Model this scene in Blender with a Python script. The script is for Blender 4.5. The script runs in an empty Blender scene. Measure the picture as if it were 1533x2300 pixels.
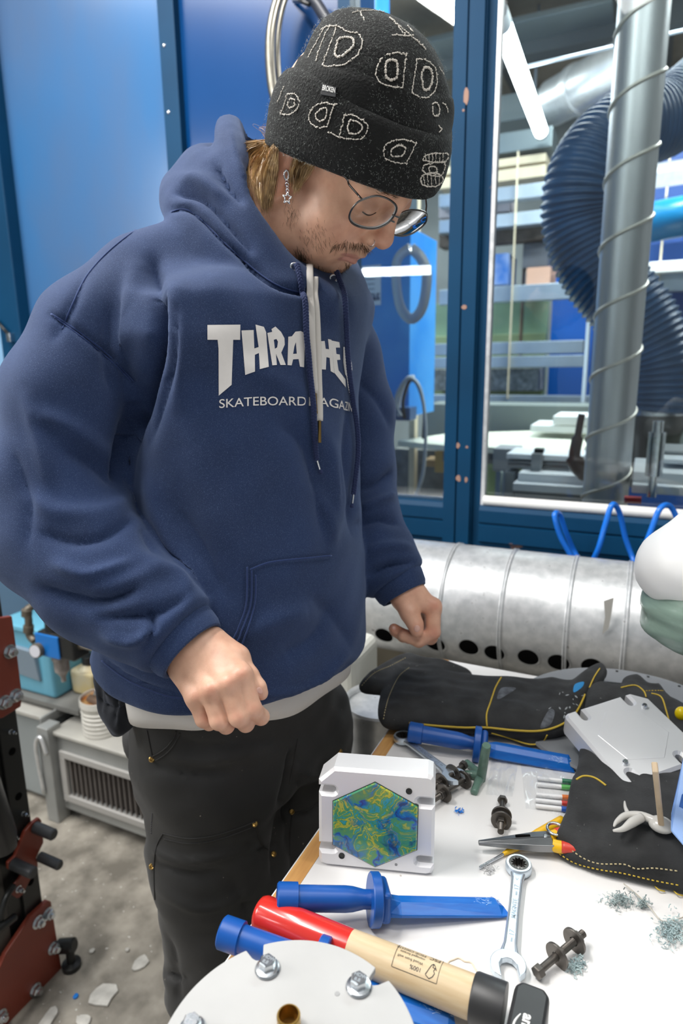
import bpy, bmesh, math, random
import numpy as np
from mathutils import Vector, Matrix, noise
from mathutils.bvhtree import BVHTree

random.seed(7)
rng = np.random.RandomState(7)
SC = bpy.context.scene
COL = SC.collection

# ------------------------------------------------------------------ camera
FPX, CX, CY, CAMH = 1450.0, 766.5, 1150.0, 1.40
_up = np.array([-84., 6350., 1450.]); _up /= np.linalg.norm(_up)
_wy = np.array([689., 340.2, -1450.]); _wy -= _up * (_wy @ _up); _wy /= np.linalg.norm(_wy)
_wx = np.cross(_wy, _up)
CM = np.stack([_wx, _wy, _up])            # camera axes in world coordinates (columns)
CAMP = np.array([0., 0., CAMH])
cam_data = bpy.data.cameras.new('camera')
cam = bpy.data.objects.new('camera', cam_data)
COL.objects.link(cam)
mw = Matrix([list(r) for r in CM]).to_4x4()
mw.translation = Vector(CAMP)
cam.matrix_world = mw
cam_data.sensor_fit = 'VERTICAL'
cam_data.sensor_height = 36.0
cam_data.sensor_width = 24.0
cam_data.lens = FPX / 2300.0 * 36.0
cam_data.clip_start = 0.02
cam_data.dof.use_dof = True
cam_data.dof.focus_distance = 0.70
cam_data.dof.aperture_fstop = 5.0
SC.camera = cam

# ------------------------------------------------------------------ world, lights, exposure
SC.view_settings.view_transform = 'Standard'
SC.view_settings.look = 'None'
SC.view_settings.gamma = 1.0
SC.view_settings.use_curve_mapping = False
SC.view_settings.exposure = 0.12
world = bpy.data.worlds.new('workshop_air')
world.use_nodes = True
SC.world = world
world.node_tree.nodes['Background'].inputs[0].default_value = (0.93, 0.97, 1.0, 1)
world.node_tree.nodes['Background'].inputs[1].default_value = 0.29

def area_light(name, loc, target, sx, sy, power, color=(1, 0.98, 0.95)):
    ld = bpy.data.lights.new(name, 'AREA')
    ld.shape = 'RECTANGLE'; ld.size = sx; ld.size_y = sy; ld.energy = power; ld.color = color
    lo = bpy.data.objects.new(name, ld); COL.objects.link(lo)
    lo.location = loc
    d = Vector(target) - Vector(loc)
    lo.rotation_euler = d.to_track_quat('-Z', 'Y').to_euler()
    return lo

area_light('tube_and_fill_light', (-1.25, 0.45, 3.2), (-0.35, 0.72, 1.1), 1.5, 0.12, 56)
area_light('tube_and_fill_light', (0.35, 0.75, 3.1), (0.0, 0.7, 0.9), 0.16, 1.5, 13)
area_light('tube_and_fill_light', (0.3, -0.4, 3.4), (-0.35, 0.75, 1.2), 1.5, 0.3, 10)
area_light('tube_and_fill_light', (-2.6, -0.35, 2.2), (-0.4, 0.75, 1.4), 0.9, 0.9, 30)  # added fill from the left to brighten the face, not a ceiling tube
area_light('tube_and_fill_light', (-2.3, 0.3, 3.5), (-1.6, 1.2, 0.6), 1.5, 0.12, 34)
# workshop beyond the glazing
area_light('workshop_tube_light', (0.4, 3.6, 3.48), (0.4, 3.6, 0), 2.4, 0.2, 165, (0.95, 1.0, 1.0))
area_light('workshop_tube_light', (-2.6, 4.6, 3.45), (-1.8, 4.4, 0), 1.6, 0.2, 130, (0.95, 1.0, 1.0))
area_light('roof_fill_light', (0.2, 4.2, 2.3), (0.2, 4.3, 4), 2.5, 1.0, 14, (0.95, 1.0, 1.0))  # added upward fill standing in for lamp light bounced onto the roof

# ------------------------------------------------------------------ point helpers: where a line of sight meets a real plane
def ray(px, py):
    return CM @ np.array([(px - CX) / FPX, -(py - CY) / FPX, -1.0])
def pt(px, py, d):                          # a point at axial distance d
    return CAMP + ray(px, py) * d
def onz(px, py, z):                         # on a horizontal plane
    r = ray(px, py); return CAMP + r * ((z - CAMH) / r[2])
def ony(px, py, y):                         # on a plane parallel to the window wall
    r = ray(px, py); return CAMP + r * (y / r[1])
def proj(P):
    c = (np.asarray(P) - CAMP) @ CM
    return CX + FPX * c[..., 0] / -c[..., 2], CY - FPX * c[..., 1] / -c[..., 2], -c[..., 2]

# ------------------------------------------------------------------ materials
MATS = {}
def mat(name, color, rough=0.5, metal=0.0, **k):
    """principled material; noise=(scale, amount[, second colour]) varies the base colour, bump=(scale, strength, distance)"""
    if name in MATS: return MATS[name]
    m = bpy.data.materials.new(name); m.use_nodes = True
    nt = m.node_tree; b = nt.nodes['Principled BSDF']; L = nt.links
    c = tuple(color) + (1,)
    b.inputs['Base Color'].default_value = c
    b.inputs['Roughness'].default_value = rough
    b.inputs['Metallic'].default_value = metal
    if 'spec' in k: b.inputs['Specular IOR Level'].default_value = k['spec']
    if 'trans' in k: b.inputs['Transmission Weight'].default_value = k['trans']
    if 'ior' in k: b.inputs['IOR'].default_value = k['ior']
    if 'alpha' in k: b.inputs['Alpha'].default_value = k['alpha']
    if 'sheen' in k:
        b.inputs['Sheen Weight'].default_value = k['sheen']; b.inputs['Sheen Roughness'].default_value = 0.45
        b.inputs['Sheen Tint'].default_value = k.get('sheen_tint', c[:3]) + (1,) if len(k.get('sheen_tint', c[:3])) == 3 else k['sheen_tint']
    if 'coat' in k: b.inputs['Coat Weight'].default_value = k['coat']; b.inputs['Coat Roughness'].default_value = 0.1
    if 'sss' in k:
        b.inputs['Subsurface Weight'].default_value = k['sss']; b.inputs['Subsurface Radius'].default_value = (1, .35, .2)
        b.inputs['Subsurface Scale'].default_value = 0.006
    if 'emit' in k:
        b.inputs['Emission Color'].default_value = k.get('emit_color', c[:3]) + (1,); b.inputs['Emission Strength'].default_value = k['emit']
    tc = nt.nodes.new('ShaderNodeTexCoord')
    co = tc.outputs['Object']
    if 'stretch' in k:
        mp = nt.nodes.new('ShaderNodeMapping'); mp.inputs['Scale'].default_value = k['stretch']
        L.new(co, mp.inputs['Vector']); co = mp.outputs['Vector']
    if 'noise' in k:
        sc, amt = k['noise'][:2]
        c2 = k['noise'][2] if len(k['noise']) > 2 else tuple(v * (1 - amt) for v in color)
        n = nt.nodes.new('ShaderNodeTexNoise'); n.inputs['Scale'].default_value = sc; n.inputs['Detail'].default_value = k.get('detail', 5)
        n.inputs['Distortion'].default_value = k.get('distort', 0)
        L.new(co, n.inputs['Vector'])
        r = nt.nodes.new('ShaderNodeValToRGB')
        r.color_ramp.elements[0].position = k.get('lo', 0.35); r.color_ramp.elements[1].position = k.get('hi', 0.68)
        r.color_ramp.elements[0].color = tuple(c2) + (1,); r.color_ramp.elements[1].color = c
        L.new(n.outputs['Fac'], r.inputs['Fac'])
        out = r.outputs['Color']
        if 'specks' in k:                   # (scale, threshold, colour) small spots of dust, chips or lint
            sc3, th, c3 = k['specks']
            n3 = nt.nodes.new('ShaderNodeTexNoise'); n3.inputs['Scale'].default_value = sc3; n3.inputs['Detail'].default_value = 2
            L.new(co, n3.inputs['Vector'])
            r3 = nt.nodes.new('ShaderNodeValToRGB'); r3.color_ramp.elements[0].position = th; r3.color_ramp.elements[1].position = th + k.get('speck_soft', 0.02)
            r3.color_ramp.elements[0].color = (0, 0, 0, 1); r3.color_ramp.elements[1].color = (1, 1, 1, 1)
            L.new(n3.outputs['Fac'], r3.inputs['Fac'])
            mx = nt.nodes.new('ShaderNodeMix'); mx.data_type = 'RGBA'
            L.new(r3.outputs['Color'], mx.inputs[0]); L.new(out, mx.inputs[6]); mx.inputs[7].default_value = tuple(c3) + (1,)
            out = mx.outputs[2]
        L.new(out, b.inputs['Base Color'])
        if k.get('rough2') is not None:
            mr = nt.nodes.new('ShaderNodeMapRange'); mr.inputs['To Min'].default_value = k['rough2']; mr.inputs['To Max'].default_value = rough
            L.new(n.outputs['Fac'], mr.inputs['Value']); L.new(mr.outputs['Result'], b.inputs['Roughness'])
    if 'bump' in k:
        sc, st, di = k['bump']
        n2 = nt.nodes.new('ShaderNodeTexNoise'); n2.inputs['Scale'].default_value = sc; n2.inputs['Detail'].default_value = 4
        L.new(co, n2.inputs['Vector'])
        bp = nt.nodes.new('ShaderNodeBump'); bp.inputs['Strength'].default_value = st; bp.inputs['Distance'].default_value = di
        L.new(n2.outputs['Fac'], bp.inputs['Height']); L.new(bp.outputs['Normal'], b.inputs['Normal'])
    MATS[name] = m
    return m

# ------------------------------------------------------------------ mesh building
def frame_of(d):
    d = np.asarray(d, float); d = d / (np.linalg.norm(d) + 1e-12)
    a = np.array([0, 0, 1.]) if abs(d[2]) < 0.9 else np.array([1., 0, 0])
    u = np.cross(a, d); u /= np.linalg.norm(u)
    return u, np.cross(d, u), d

class MB:
    """collects boxes, tubes, lathes and prisms into one mesh"""
    def __init__(s): s.v = []; s.f = []
    def add(s, verts, faces):
        o = len(s.v); s.v.extend([tuple(map(float, p)) for p in verts]); s.f.extend([tuple(i + o for i in f) for f in faces]); return s
    def hexa(s, p):                         # eight corners: bottom four, then top four
        return s.add(p, [(3, 2, 1, 0), (4, 5, 6, 7), (0, 1, 5, 4), (1, 2, 6, 5), (2, 3, 7, 6), (3, 0, 4, 7)])
    def box(s, a, b):
        x0, y0, z0 = a; x1, y1, z1 = b
        return s.hexa([(x0, y0, z0), (x1, y0, z0), (x1, y1, z0), (x0, y1, z0), (x0, y0, z1), (x1, y0, z1), (x1, y1, z1), (x0, y1, z1)])
    def bar(s, p, q, w, h, upv=(0, 0, 1)):  # a square bar from p to q
        p = np.asarray(p, float); q = np.asarray(q, float); d = q - p; d /= np.linalg.norm(d)
        u = np.cross(upv, d)
        if np.linalg.norm(u) < 1e-6: u = np.cross((1, 0, 0), d)
        u /= np.linalg.norm(u); t = np.cross(d, u)
        c = [-u * w / 2 - t * h / 2, u * w / 2 - t * h / 2, u * w / 2 + t * h / 2, -u * w / 2 + t * h / 2]
        return s.hexa([p + c_ for c_ in c] + [q + c_ for c_ in c])
    def lathe(s, p, d, prof, n=24, caps=True, ph=0.0):     # prof: (distance along d, radius)
        u, w, d = frame_of(d); p = np.asarray(p, float)
        vs = []; fs = []
        for t, r in prof:
            for i in range(n):
                a = 2 * math.pi * i / n + ph
                vs.append(p + d * t + (u * math.cos(a) + w * math.sin(a)) * r)
        m = len(prof)
        for j in range(m - 1):
            for i in range(n):
                k = (i + 1) % n
                fs.append((j * n + i, j * n + k, (j + 1) * n + k, (j + 1) * n + i))
        if caps:
            fs.append(tuple(range(n - 1, -1, -1))); fs.append(tuple((m - 1) * n + i for i in range(n)))
        return s.add(vs, fs)
    def cyl(s, p, q, r, r2=None, n=20):
        p = np.asarray(p, float); q = np.asarray(q, float)
        return s.lathe(p, q - p, [(0, r), (np.linalg.norm(q - p), r if r2 is None else r2)], n)
    def tube(s, pts, r, n=8, closed=False, flat=1.0, normal=None):
        P = np.asarray(pts, float); m = len(P)
        R = np.full(m, r, float) if np.isscalar(r) else np.asarray(r, float)
        T = np.gradient(P, axis=0)
        if closed: T = np.roll(P, -1, 0) - np.roll(P, 1, 0)
        T /= np.linalg.norm(T, axis=1, keepdims=True) + 1e-12
        u, w, _ = frame_of(T[0]); vs = []; fs = []
        if normal is not None: u = np.asarray(normal, float)
        for j in range(m):
            if normal is not None and np.ndim(normal) == 2: u = np.asarray(normal[j], float)
            u = u - T[j] * (u @ T[j]); u /= np.linalg.norm(u) + 1e-12; w = np.cross(T[j], u)
            for i in range(n):
                a = 2 * math.pi * i / n
                vs.append(P[j] + (u * math.cos(a) * flat + w * math.sin(a)) * R[j])
        for j in range(m if closed else m - 1):
            j2 = (j + 1) % m
            for i in range(n):
                k = (i + 1) % n
                fs.append((j * n + i, j * n + k, j2 * n + k, j2 * n + i))
        if not closed:
            fs.append(tuple(range(n - 1, -1, -1))); fs.append(tuple((m - 1) * n + i for i in range(n)))
        return s.add(vs, fs)
    def prism(s, poly, O, U, V, N, h0, h1):  # 2D polygon in the plane O+U*x+V*y, from h0 to h1 along N
        O, U, V, N = (np.asarray(a, float) for a in (O, U, V, N)); n = len(poly)
        vs = [O + U * x + V * y + N * h0 for x, y in poly] + [O + U * x + V * y + N * h1 for x, y in poly]
        fs = [tuple(range(n - 1, -1, -1)), tuple(range(n, 2 * n))] + [(i, (i + 1) % n, n + (i + 1) % n, n + i) for i in range(n)]
        return s.add(vs, fs)
    def ell(s, c, r, n=20, m=12, rot=None):
        vs = []; fs = []
        for j in range(1, m):
            th = math.pi * j / m
            for i in range(n):
                a = 2 * math.pi * i / n
                vs.append((math.sin(th) * math.cos(a) * r[0], math.sin(th) * math.sin(a) * r[1], math.cos(th) * r[2]))
        vs += [(0, 0, r[2]), (0, 0, -r[2])]; t = len(vs) - 2
        for j in range(m - 2):
            for i in range(n):
                k = (i + 1) % n; fs.append((j * n + i, (j + 1) * n + i, (j + 1) * n + k, j * n + k))
        for i in range(n):
            k = (i + 1) % n; fs.append((t, i, k)); fs.append((t + 1, (m - 2) * n + k, (m - 2) * n + i))
        V = np.array(vs)
        if rot is not None: V = V @ np.asarray(rot).T
        return s.add(V + np.asarray(c), fs)
    def grid(s, P, closed_u=False, closed_v=False):   # P[j][i] -> quads
        P = np.asarray(P, float); m, n = P.shape[:2]; fs = []
        for j in range(m if closed_v else m - 1):
            for i in range(n if closed_u else n - 1):
                a, b = (i + 1) % n, (j + 1) % m
                fs.append((j * n + i, j * n + a, b * n + a, b * n + i))
        return s.add(P.reshape(-1, 3), fs)

def tagp(o, label=None, cat=None, group=None, kind=None):
    if label: o['label'] = label
    if cat: o['category'] = cat
    if group: o['group'] = group
    if kind: o['kind'] = kind
    return o

def link_mesh(name, me, m, parent=None, smooth=0.0, bevel=0.0, seg=2):
    o = bpy.data.objects.new(name, me); COL.objects.link(o)
    if m is not None: me.materials.append(m)
    if smooth:
        me.polygons.foreach_set('use_smooth', [True] * len(me.polygons))
        if smooth < 3: me.set_sharp_from_angle(angle=smooth)
    if bevel:
        bv = o.modifiers.new('bevel', 'BEVEL'); bv.width = bevel; bv.segments = seg; bv.limit_method = 'ANGLE'; bv.angle_limit = 0.6
        bv.harden_normals = False
    if parent is not None: o.parent = parent
    return o

ROOT = {}
def obj(name, mb, m, parent=None, smooth=0.0, bevel=0.0, world=False, label=None, seg=2, loc=None):
    """one mesh object; world=True: the shape was given in world coordinates and is moved into its thing's frame"""
    V = np.array(mb.v, float)
    off = None
    if parent is not None and world:
        V = V - np.array(ROOT.get(parent.name, (0, 0, 0)))
    elif parent is None:
        off = np.array(loc) if loc is not None else np.array([(V[:, 0].min() + V[:, 0].max()) / 2, (V[:, 1].min() + V[:, 1].max()) / 2, V[:, 2].min()])
        V = V - off
    me = bpy.data.meshes.new(name)
    me.from_pydata(V.tolist(), [], mb.f); me.update()
    o = link_mesh(name, me, m, parent, smooth, bevel, seg)
    if off is not None: o.location = off; ROOT[o.name] = tuple(off)
    elif parent is not None: ROOT[o.name] = ROOT.get(parent.name, (0, 0, 0))
    if label: o['label'] = label
    return o

def thing(name, label, cat, loc=(0, 0, 0), rotz=0.0, group=None):
    o = bpy.data.objects.new(name, None); COL.objects.link(o)
    o.empty_display_size = 0.05
    o.location = loc; o.rotation_euler = (0, 0, rotz); ROOT[o.name] = tuple(loc)
    return tagp(o, label, cat, group)

def struct(name, mb, m, parent=None, **k):
    o = obj(name, mb, m, parent, **k)
    if parent is None: o['kind'] = 'structure'
    return o

def copy_tree(o, parent=None):
    c = o.copy(); COL.objects.link(c)
    if parent is not None: c.parent = parent
    for ch in [x for x in o.children]: copy_tree(ch, c)
    return c

def cr(pts, n=8, closed=False):             # Catmull-Rom through points
    P = np.asarray(pts, float); m = len(P); out = []
    for i in range(m if closed else m - 1):
        if closed: a, b, c, d = P[(i - 1) % m], P[i], P[(i + 1) % m], P[(i + 2) % m]
        else: a, b, c, d = P[max(i - 1, 0)], P[i], P[i + 1], P[min(i + 2, m - 1)]
        for k in range(n):
            t = k / n
            out.append(0.5 * (2 * b + (c - a) * t + (2 * a - 5 * b + 4 * c - d) * t * t + (3 * b - a - 3 * c + d) * t ** 3))
    if not closed: out.append(P[-1])
    return np.array(out)

def rrect(x0, y0, x1, y1, r, n=5):
    out = []
    for cx, cy, a0 in ((x1 - r, y1 - r, 0), (x0 + r, y1 - r, 90), (x0 + r, y0 + r, 180), (x1 - r, y0 + r, 270)):
        for i in range(n + 1):
            a = math.radians(a0 + 90 * i / n); out.append((cx + r * math.cos(a), cy + r * math.sin(a)))
    return out

def text_mesh(s, size, depth=0.0, offset=0.0, space=1.0):
    """flat lettering as a mesh, left aligned at the origin: (verts Nx2, faces)"""
    cu = bpy.data.curves.new('t', 'FONT'); cu.body = s; cu.size = size; cu.space_character = space; cu.offset = offset
    o = bpy.data.objects.new('t', cu); COL.objects.link(o)
    dg = bpy.context.evaluated_depsgraph_get(); dg.update()
    me = bpy.data.meshes.new_from_object(o.evaluated_get(dg))
    V = np.array([v.co[:] for v in me.vertices]); F_ = [tuple(p.vertices) for p in me.polygons]
    bpy.data.objects.remove(o); bpy.data.curves.remove(cu); bpy.data.meshes.remove(me)
    return V, F_
# ================================================================== the setting
YW = 1.80                                    # plane of the glazed partition
M_blue = mat('blue_frame_paint', (0.000, 0.045, 0.115), 0.55, spec=0.2, noise=(3, 0.25), specks=(9, 0.735, (0.22, 0.13, 0.10)), detail=3)
M_panel = mat('blue_panel_paint', (0.032, 0.135, 0.32), 0.22, noise=(2.2, 0.2, (0.07, 0.125, 0.24)), stretch=(1, 1, 0.5), coat=0.4)
M_panel2 = mat('deep_blue_panel', (0.0, 0.050, 0.19), 0.2, noise=(2, 0.15), coat=0.3)
M_galv = mat('galvanised_steel', (0.80, 0.81, 0.82), 0.42, 0.62, noise=(55, 0.3, (0.64, 0.66, 0.67)), detail=8, rough2=0.30, specks=(110, 0.70, (0.36, 0.36, 0.36)), speck_soft=0.06)
M_duct = mat('spiral_duct_steel', (0.60, 0.62, 0.64), 0.42, 0.8, noise=(7, 0.12), stretch=(6, 6, 0.4))
M_steel = mat('rack_steel', (0.42, 0.50, 0.58), 0.4, 0.6, noise=(6, 0.15))
M_wood = mat('pine', (0.62, 0.36, 0.14), 0.5, noise=(9, 0.35, (0.45, 0.22, 0.07)), stretch=(8, 1, 8))
M_cream = mat('cream_lath', (0.66, 0.58, 0.42), 0.6, noise=(6, 0.15))
M_white = mat('white_plastic', (0.80, 0.80, 0.78), 0.4)
M_dark = mat('dark_void', (0.006, 0.006, 0.006), 0.9, spec=0.0)
M_black = mat('black_paint', (0.012, 0.013, 0.013), 0.35)
M_concrete = mat('concrete', (0.36, 0.33, 0.28), 0.85, noise=(13, 0.5, (0.16, 0.145, 0.12)), detail=12, lo=0.34, hi=0.64, bump=(40, 0.4, 0.004), specks=(95, 0.72, (0.6, 0.58, 0.54)), speck_soft=0.02)
M_zinc = mat('zinc_bolt', (0.72, 0.75, 0.78), 0.25, 1.0, noise=(60, 0.2))

def glass_mat():
    m = bpy.data.materials.new('window_glass'); m.use_nodes = True
    nt = m.node_tree; nt.nodes.clear()
    o = nt.nodes.new('ShaderNodeOutputMaterial'); mx = nt.nodes.new('ShaderNodeMixShader')
    t = nt.nodes.new('ShaderNodeBsdfTransparent'); g = nt.nodes.new('ShaderNodeBsdfGlossy'); f = nt.nodes.new('ShaderNodeFresnel')
    g.inputs['Roughness'].default_value = 0.015; f.inputs['IOR'].default_value = 1.5
    t.inputs['Color'].default_value = (0.93, 0.97, 0.97, 1)
    nt.links.new(f.outputs[0], mx.inputs[0]); nt.links.new(t.outputs[0], mx.inputs[1]); nt.links.new(g.outputs[0], mx.inputs[2])
    nt.links.new(mx.outputs[0], o.inputs['Surface'])
    return m
M_glass = glass_mat()

struct('floor', MB().box((-6, -3, -0.1), (5, 8, 0)), M_concrete)
struct('wall_back', MB().box((-6, 7.0, 0), (5, 7.2, 4.2)), mat('far_wall', (0.33, 0.37, 0.38), 0.8, noise=(1.5, 0.3)))
struct('wall_left', MB().box((-6.2, -3, 0), (-6, 8, 4.2)), mat('far_wall', (0.3, 0.3, 0.3)))
roof = struct('ceiling', MB().box((-6, 1.95, 3.9), (5, 7.0, 4.0)), mat('roof_boards', (0.46, 0.39, 0.31), 0.8, noise=(3, 0.3)))
for i in range(9):
    struct('purlin', MB().box((-5.9 + i * 1.15, 1.96, 3.74), (-5.78 + i * 1.15, 6.99, 3.90)), mat('dark_purlin', (0.05, 0.055, 0.06), 0.6), roof, world=True)
for y in (3.3, 5.2):
    struct('roof_beam', MB().box((-5.95, y, 3.5), (4.95, y + 0.16, 3.74)), mat('grey_beam', (0.10, 0.12, 0.13), 0.5), roof, world=True)

# blue sheet-metal wall: two panels, a post at the left and the joint strip between them
xa = ony(33, 600, YW)[0]; xb = ony(392, 200, YW)[0]; xc = ony(768, 300, YW)[0]
zb = 0.20
wallp = struct('wall_window', MB().box((xa + 0.05, YW, zb), (xb - 0.03, YW + 0.03, 3.3)), M_panel)
struct('panel', MB().box((xb + 0.03, YW + 0.004, zb), (xc, YW + 0.034, 3.3)), M_panel2, wallp, world=True)
struct('panel', MB().box((xa - 2.2, YW + 0.01, zb), (xa - 0.06, YW + 0.04, 3.3)), mat('pale_blue_panel', (0.25, 0.45, 0.68), 0.25), wallp, world=True)
struct('post', MB().box((xa - 0.06, YW - 0.05, zb), (xa + 0.05, YW + 0.06, 3.3)), M_blue, wallp, world=True, bevel=0.004)
js = struct('joint_strip', MB().box((xb - 0.03, YW - 0.022, zb), (xb + 0.03, YW + 0.03, 3.3)), M_blue, wallp, world=True, bevel=0.003)
for k in range(9):
    struct('rivet', MB().ell((xb - 0.012, YW - 0.022, 0.9 + 0.18 * k), (0.006, 0.004, 0.006), 8, 6), M_zinc, js, world=True, smooth=1)
struct('plinth', MB().box((xa - 2.2, YW - 0.01, 0), (2.6, YW + 0.08, zb)), mat('grey_plinth', (0.2, 0.2, 0.19), 0.7), wallp, world=True)
# glazed part: mullion with two grooves, bottom rails, glass
xm = ony(1047, 900, YW)[0]; mwid = 0.052
prof = [(-mwid, 0.06), (-mwid, -0.03), (-0.018, -0.03), (-0.018, -0.024), (-0.013, -0.024), (-0.013, -0.03), (0.024, -0.03), (0.024, -0.022), (0.029, -0.022), (0.029, -0.012), (mwid, -0.012), (mwid, 0.06)]
zr1 = ony(1000, 1131, YW - 0.03)[2]; zr0 = ony(1000, 1222, YW - 0.03)[2]
win = struct('window_1', MB().prism(prof, (xm, YW, zr0 - 0.01), (1, 0, 0), (0, 1, 0), (0, 0, 1), 0, 3.3 - zr0), M_blue)
def rail(x0, x1):
    h = zr1 - zr0
    pr = [(0.06, h), (-0.02, h), (-0.03, h - 0.012), (-0.03, h * 0.62), (-0.024, h * 0.6), (-0.024, h * 0.57), (-0.03, h * 0.55), (-0.03, h * 0.16), (-0.02, h * 0.13), (-0.02, 0), (0.06, 0)]
    return MB().prism(pr, (x0, YW, zr0), (0, 1, 0), (0, 0, 1), (1, 0, 0), 0, x1 - x0)
struct('bottom_rail', rail(xc, xm - mwid), M_blue, win, world=True)
struct('bottom_rail', rail(xm + mwid, 2.6), M_blue, win, world=True)
struct('side_jamb', MB().box((xc, YW - 0.02, zr1), (xc + 0.035, YW + 0.05, 3.3)), M_blue, win, world=True)
struct('glass_pane', MB().box((xc + 0.035, YW + 0.012, zr1), (xm - mwid, YW + 0.016, 3.3)), M_glass, win, world=True)
struct('glass_pane', MB().box((xm + mwid, YW + 0.012, zr1), (2.6, YW + 0.016, 3.3)), M_glass, win, world=True)
struct('glazing_gasket', MB().box((xm + mwid, YW - 0.012, zr1), (xm + mwid + 0.010, YW + 0.012, 3.3)), M_galv, win, world=True)
struct('wall_lower', MB().box((xc, YW + 0.02, 0), (2.6, YW + 0.06, zr0)), mat('khaki_wall', (0.16, 0.14, 0.10), 0.8, noise=(4, 0.3)))
# paint chips knocked off the mullion
for px, py, w, h in ((1046, 215, 13, 34), (1040, 248, 5, 6), (1042, 690, 12, 10), (1028, 1001, 9, 14), (1048, 1004, 7, 6), (1029, 1074, 12, 17), (1046, 1077, 9, 15)):
    c = ony(px, py, YW - 0.0305); s = 1.83 / FPX
    ring = [(w / 2 * s * math.cos(a) * random.uniform(0.7, 1.1), h / 2 * s * math.sin(a) * random.uniform(0.7, 1.1)) for a in np.linspace(0, 2 * math.pi, 11)[:-1]]
    struct('paint_chip', MB().prism(ring, c, (1, 0, 0), (0, 0, 1), (0, 1, 0), -0.0006, 0.0004), mat('primer', (0.33, 0.19, 0.14), 0.7), win, world=True)

# lamps: LED tubes
def led(name, label, p, q, r, strength, holder=True):
    p = np.asarray(p); q = np.asarray(q)
    t = thing(name, label, 'lamp', tuple((p + q) / 2))
    d = (q - p) / np.linalg.norm(q - p)
    obj('tube', MB().cyl(p, q, r, n=16), mat('led_tube_%d' % strength, (0.9, 0.95, 1.0), 0.4, emit=strength, emit_color=(0.93, 0.98, 1.0)), t, world=True, smooth=0.8)
    for a, b in ((p - d * 0.12, p), (q, q + d * 0.04)):
        obj('end_cap', MB().cyl(a, b, r * 1.05, n=16), mat('lamp_cap', (0.35, 0.38, 0.4), 0.4), t, world=True, smooth=0.8)
    return t
led('tube_lamp', 'bright LED tube lamp hanging under the workshop roof behind the glass', onz(1126, 55, 2.85), onz(1214, 295, 2.85), 0.042, 9)
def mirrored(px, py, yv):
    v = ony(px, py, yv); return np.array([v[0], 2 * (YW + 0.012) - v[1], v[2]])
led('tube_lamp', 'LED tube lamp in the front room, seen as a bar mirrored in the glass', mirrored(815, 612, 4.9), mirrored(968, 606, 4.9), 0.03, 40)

# ------------------------------------------------------------------ the workshop behind the glass
def bar_thing(name, label, cat, m, px0, px1, py0, py1, Y, dep=0.12, group=None, bevel=0.004, floor=False):
    a = ony(px0, py1, Y); b = ony(px1, py0, Y); c0 = ony((px0 + px1) / 2, py1, Y)[2]; c1 = ony((px0 + px1) / 2, py0, Y)[2]
    if floor: c0 = 0.0
    o = obj(name, MB().box((a[0], Y, c0), (b[0], Y + dep, c1)), m, bevel=bevel)
    return tagp(o, label, cat, group)

# spiral duct standing behind the window
pd0 = ony(1357, 1128, 2.12); rd = 0.066
t = thing('spiral_duct', 'upright galvanised spiral duct with raised seam standing behind the glass', 'duct', (pd0[0], 2.12, 0.0))
obj('pipe', MB().lathe((0, 0, 0.3), (0, 0, 1), [(0, rd), (3.3, rd)], 48), M_duct, t, smooth=0.8)
hel = []
pitch = 0.180
for k in range(int(17 * 28)):
    a = 2 * math.pi * k / 28; hel.append((rd * 1.012 * math.cos(a - 1.2), rd * 1.012 * math.sin(a - 1.2), 0.32 + pitch * k / 28))
obj('seam', MB().tube(hel, 0.0055, 6), mat('seam_steel', (0.62, 0.60, 0.55), 0.5, 0.5), t, smooth=2)

# blue flexible hose
def hose(path, r, nrib, depth):
    P = cr(path, 26); L = np.concatenate([[0], np.cumsum(np.linalg.norm(np.diff(P, axis=0), axis=1))])
    N = nrib * 6; s = np.linspace(0, L[-1], N)
    Q = np.stack([np.interp(s, L, P[:, i]) for i in range(3)], 1)
    R = r * (1 + depth * np.sin(np.arange(N) / 6.0 * 2 * math.pi))
    return Q, R
hp = [ony(1640, 150, 3.0), ony(1500, 262, 2.85), ony(1390, 300, 2.7), ony(1315, 390, 2.6), ony(1302, 500, 2.6), ony(1345, 610, 2.6), ony(1420, 705, 2.6), ony(1472, 800, 2.6), ony(1476, 880, 2.6), ony(1470, 925, 2.6)]
Q, R = hose(hp, 0.128, 78, 0.045)
R = R * np.interp(np.arange(len(R)), [0, len(R) * 0.8, len(R)], [1, 1, 0.86])
t = thing('flexible_hose', 'thick blue ribbed extraction hose curving behind the upright duct', 'hose', tuple(hp[-1]))
obj('ribbed_sleeve', MB().tube(Q, R, 36), mat('blue_hose', (0.015, 0.075, 0.19), 0.42, noise=(10, 0.3)), t, world=True, smooth=2)
e = hp[-1]
obj('hose_clamp', MB().lathe(e + np.array([0, 0, 0.012]), (0, 0, -1), [(0, 0.108), (0.02, 0.108)], 32), M_zinc, t, world=True, smooth=0.7)
obj('nozzle', MB().lathe(e - np.array([0, 0, 0.0]), (0.03, 0, -1), [(0, 0.10), (0.05, 0.104), (0.09, 0.09), (0.25, 0.078), (0.27, 0.082)], 32), mat('smoked_plastic', (0.05, 0.05, 0.05), 0.2), t, world=True, smooth=0.7)

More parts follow.
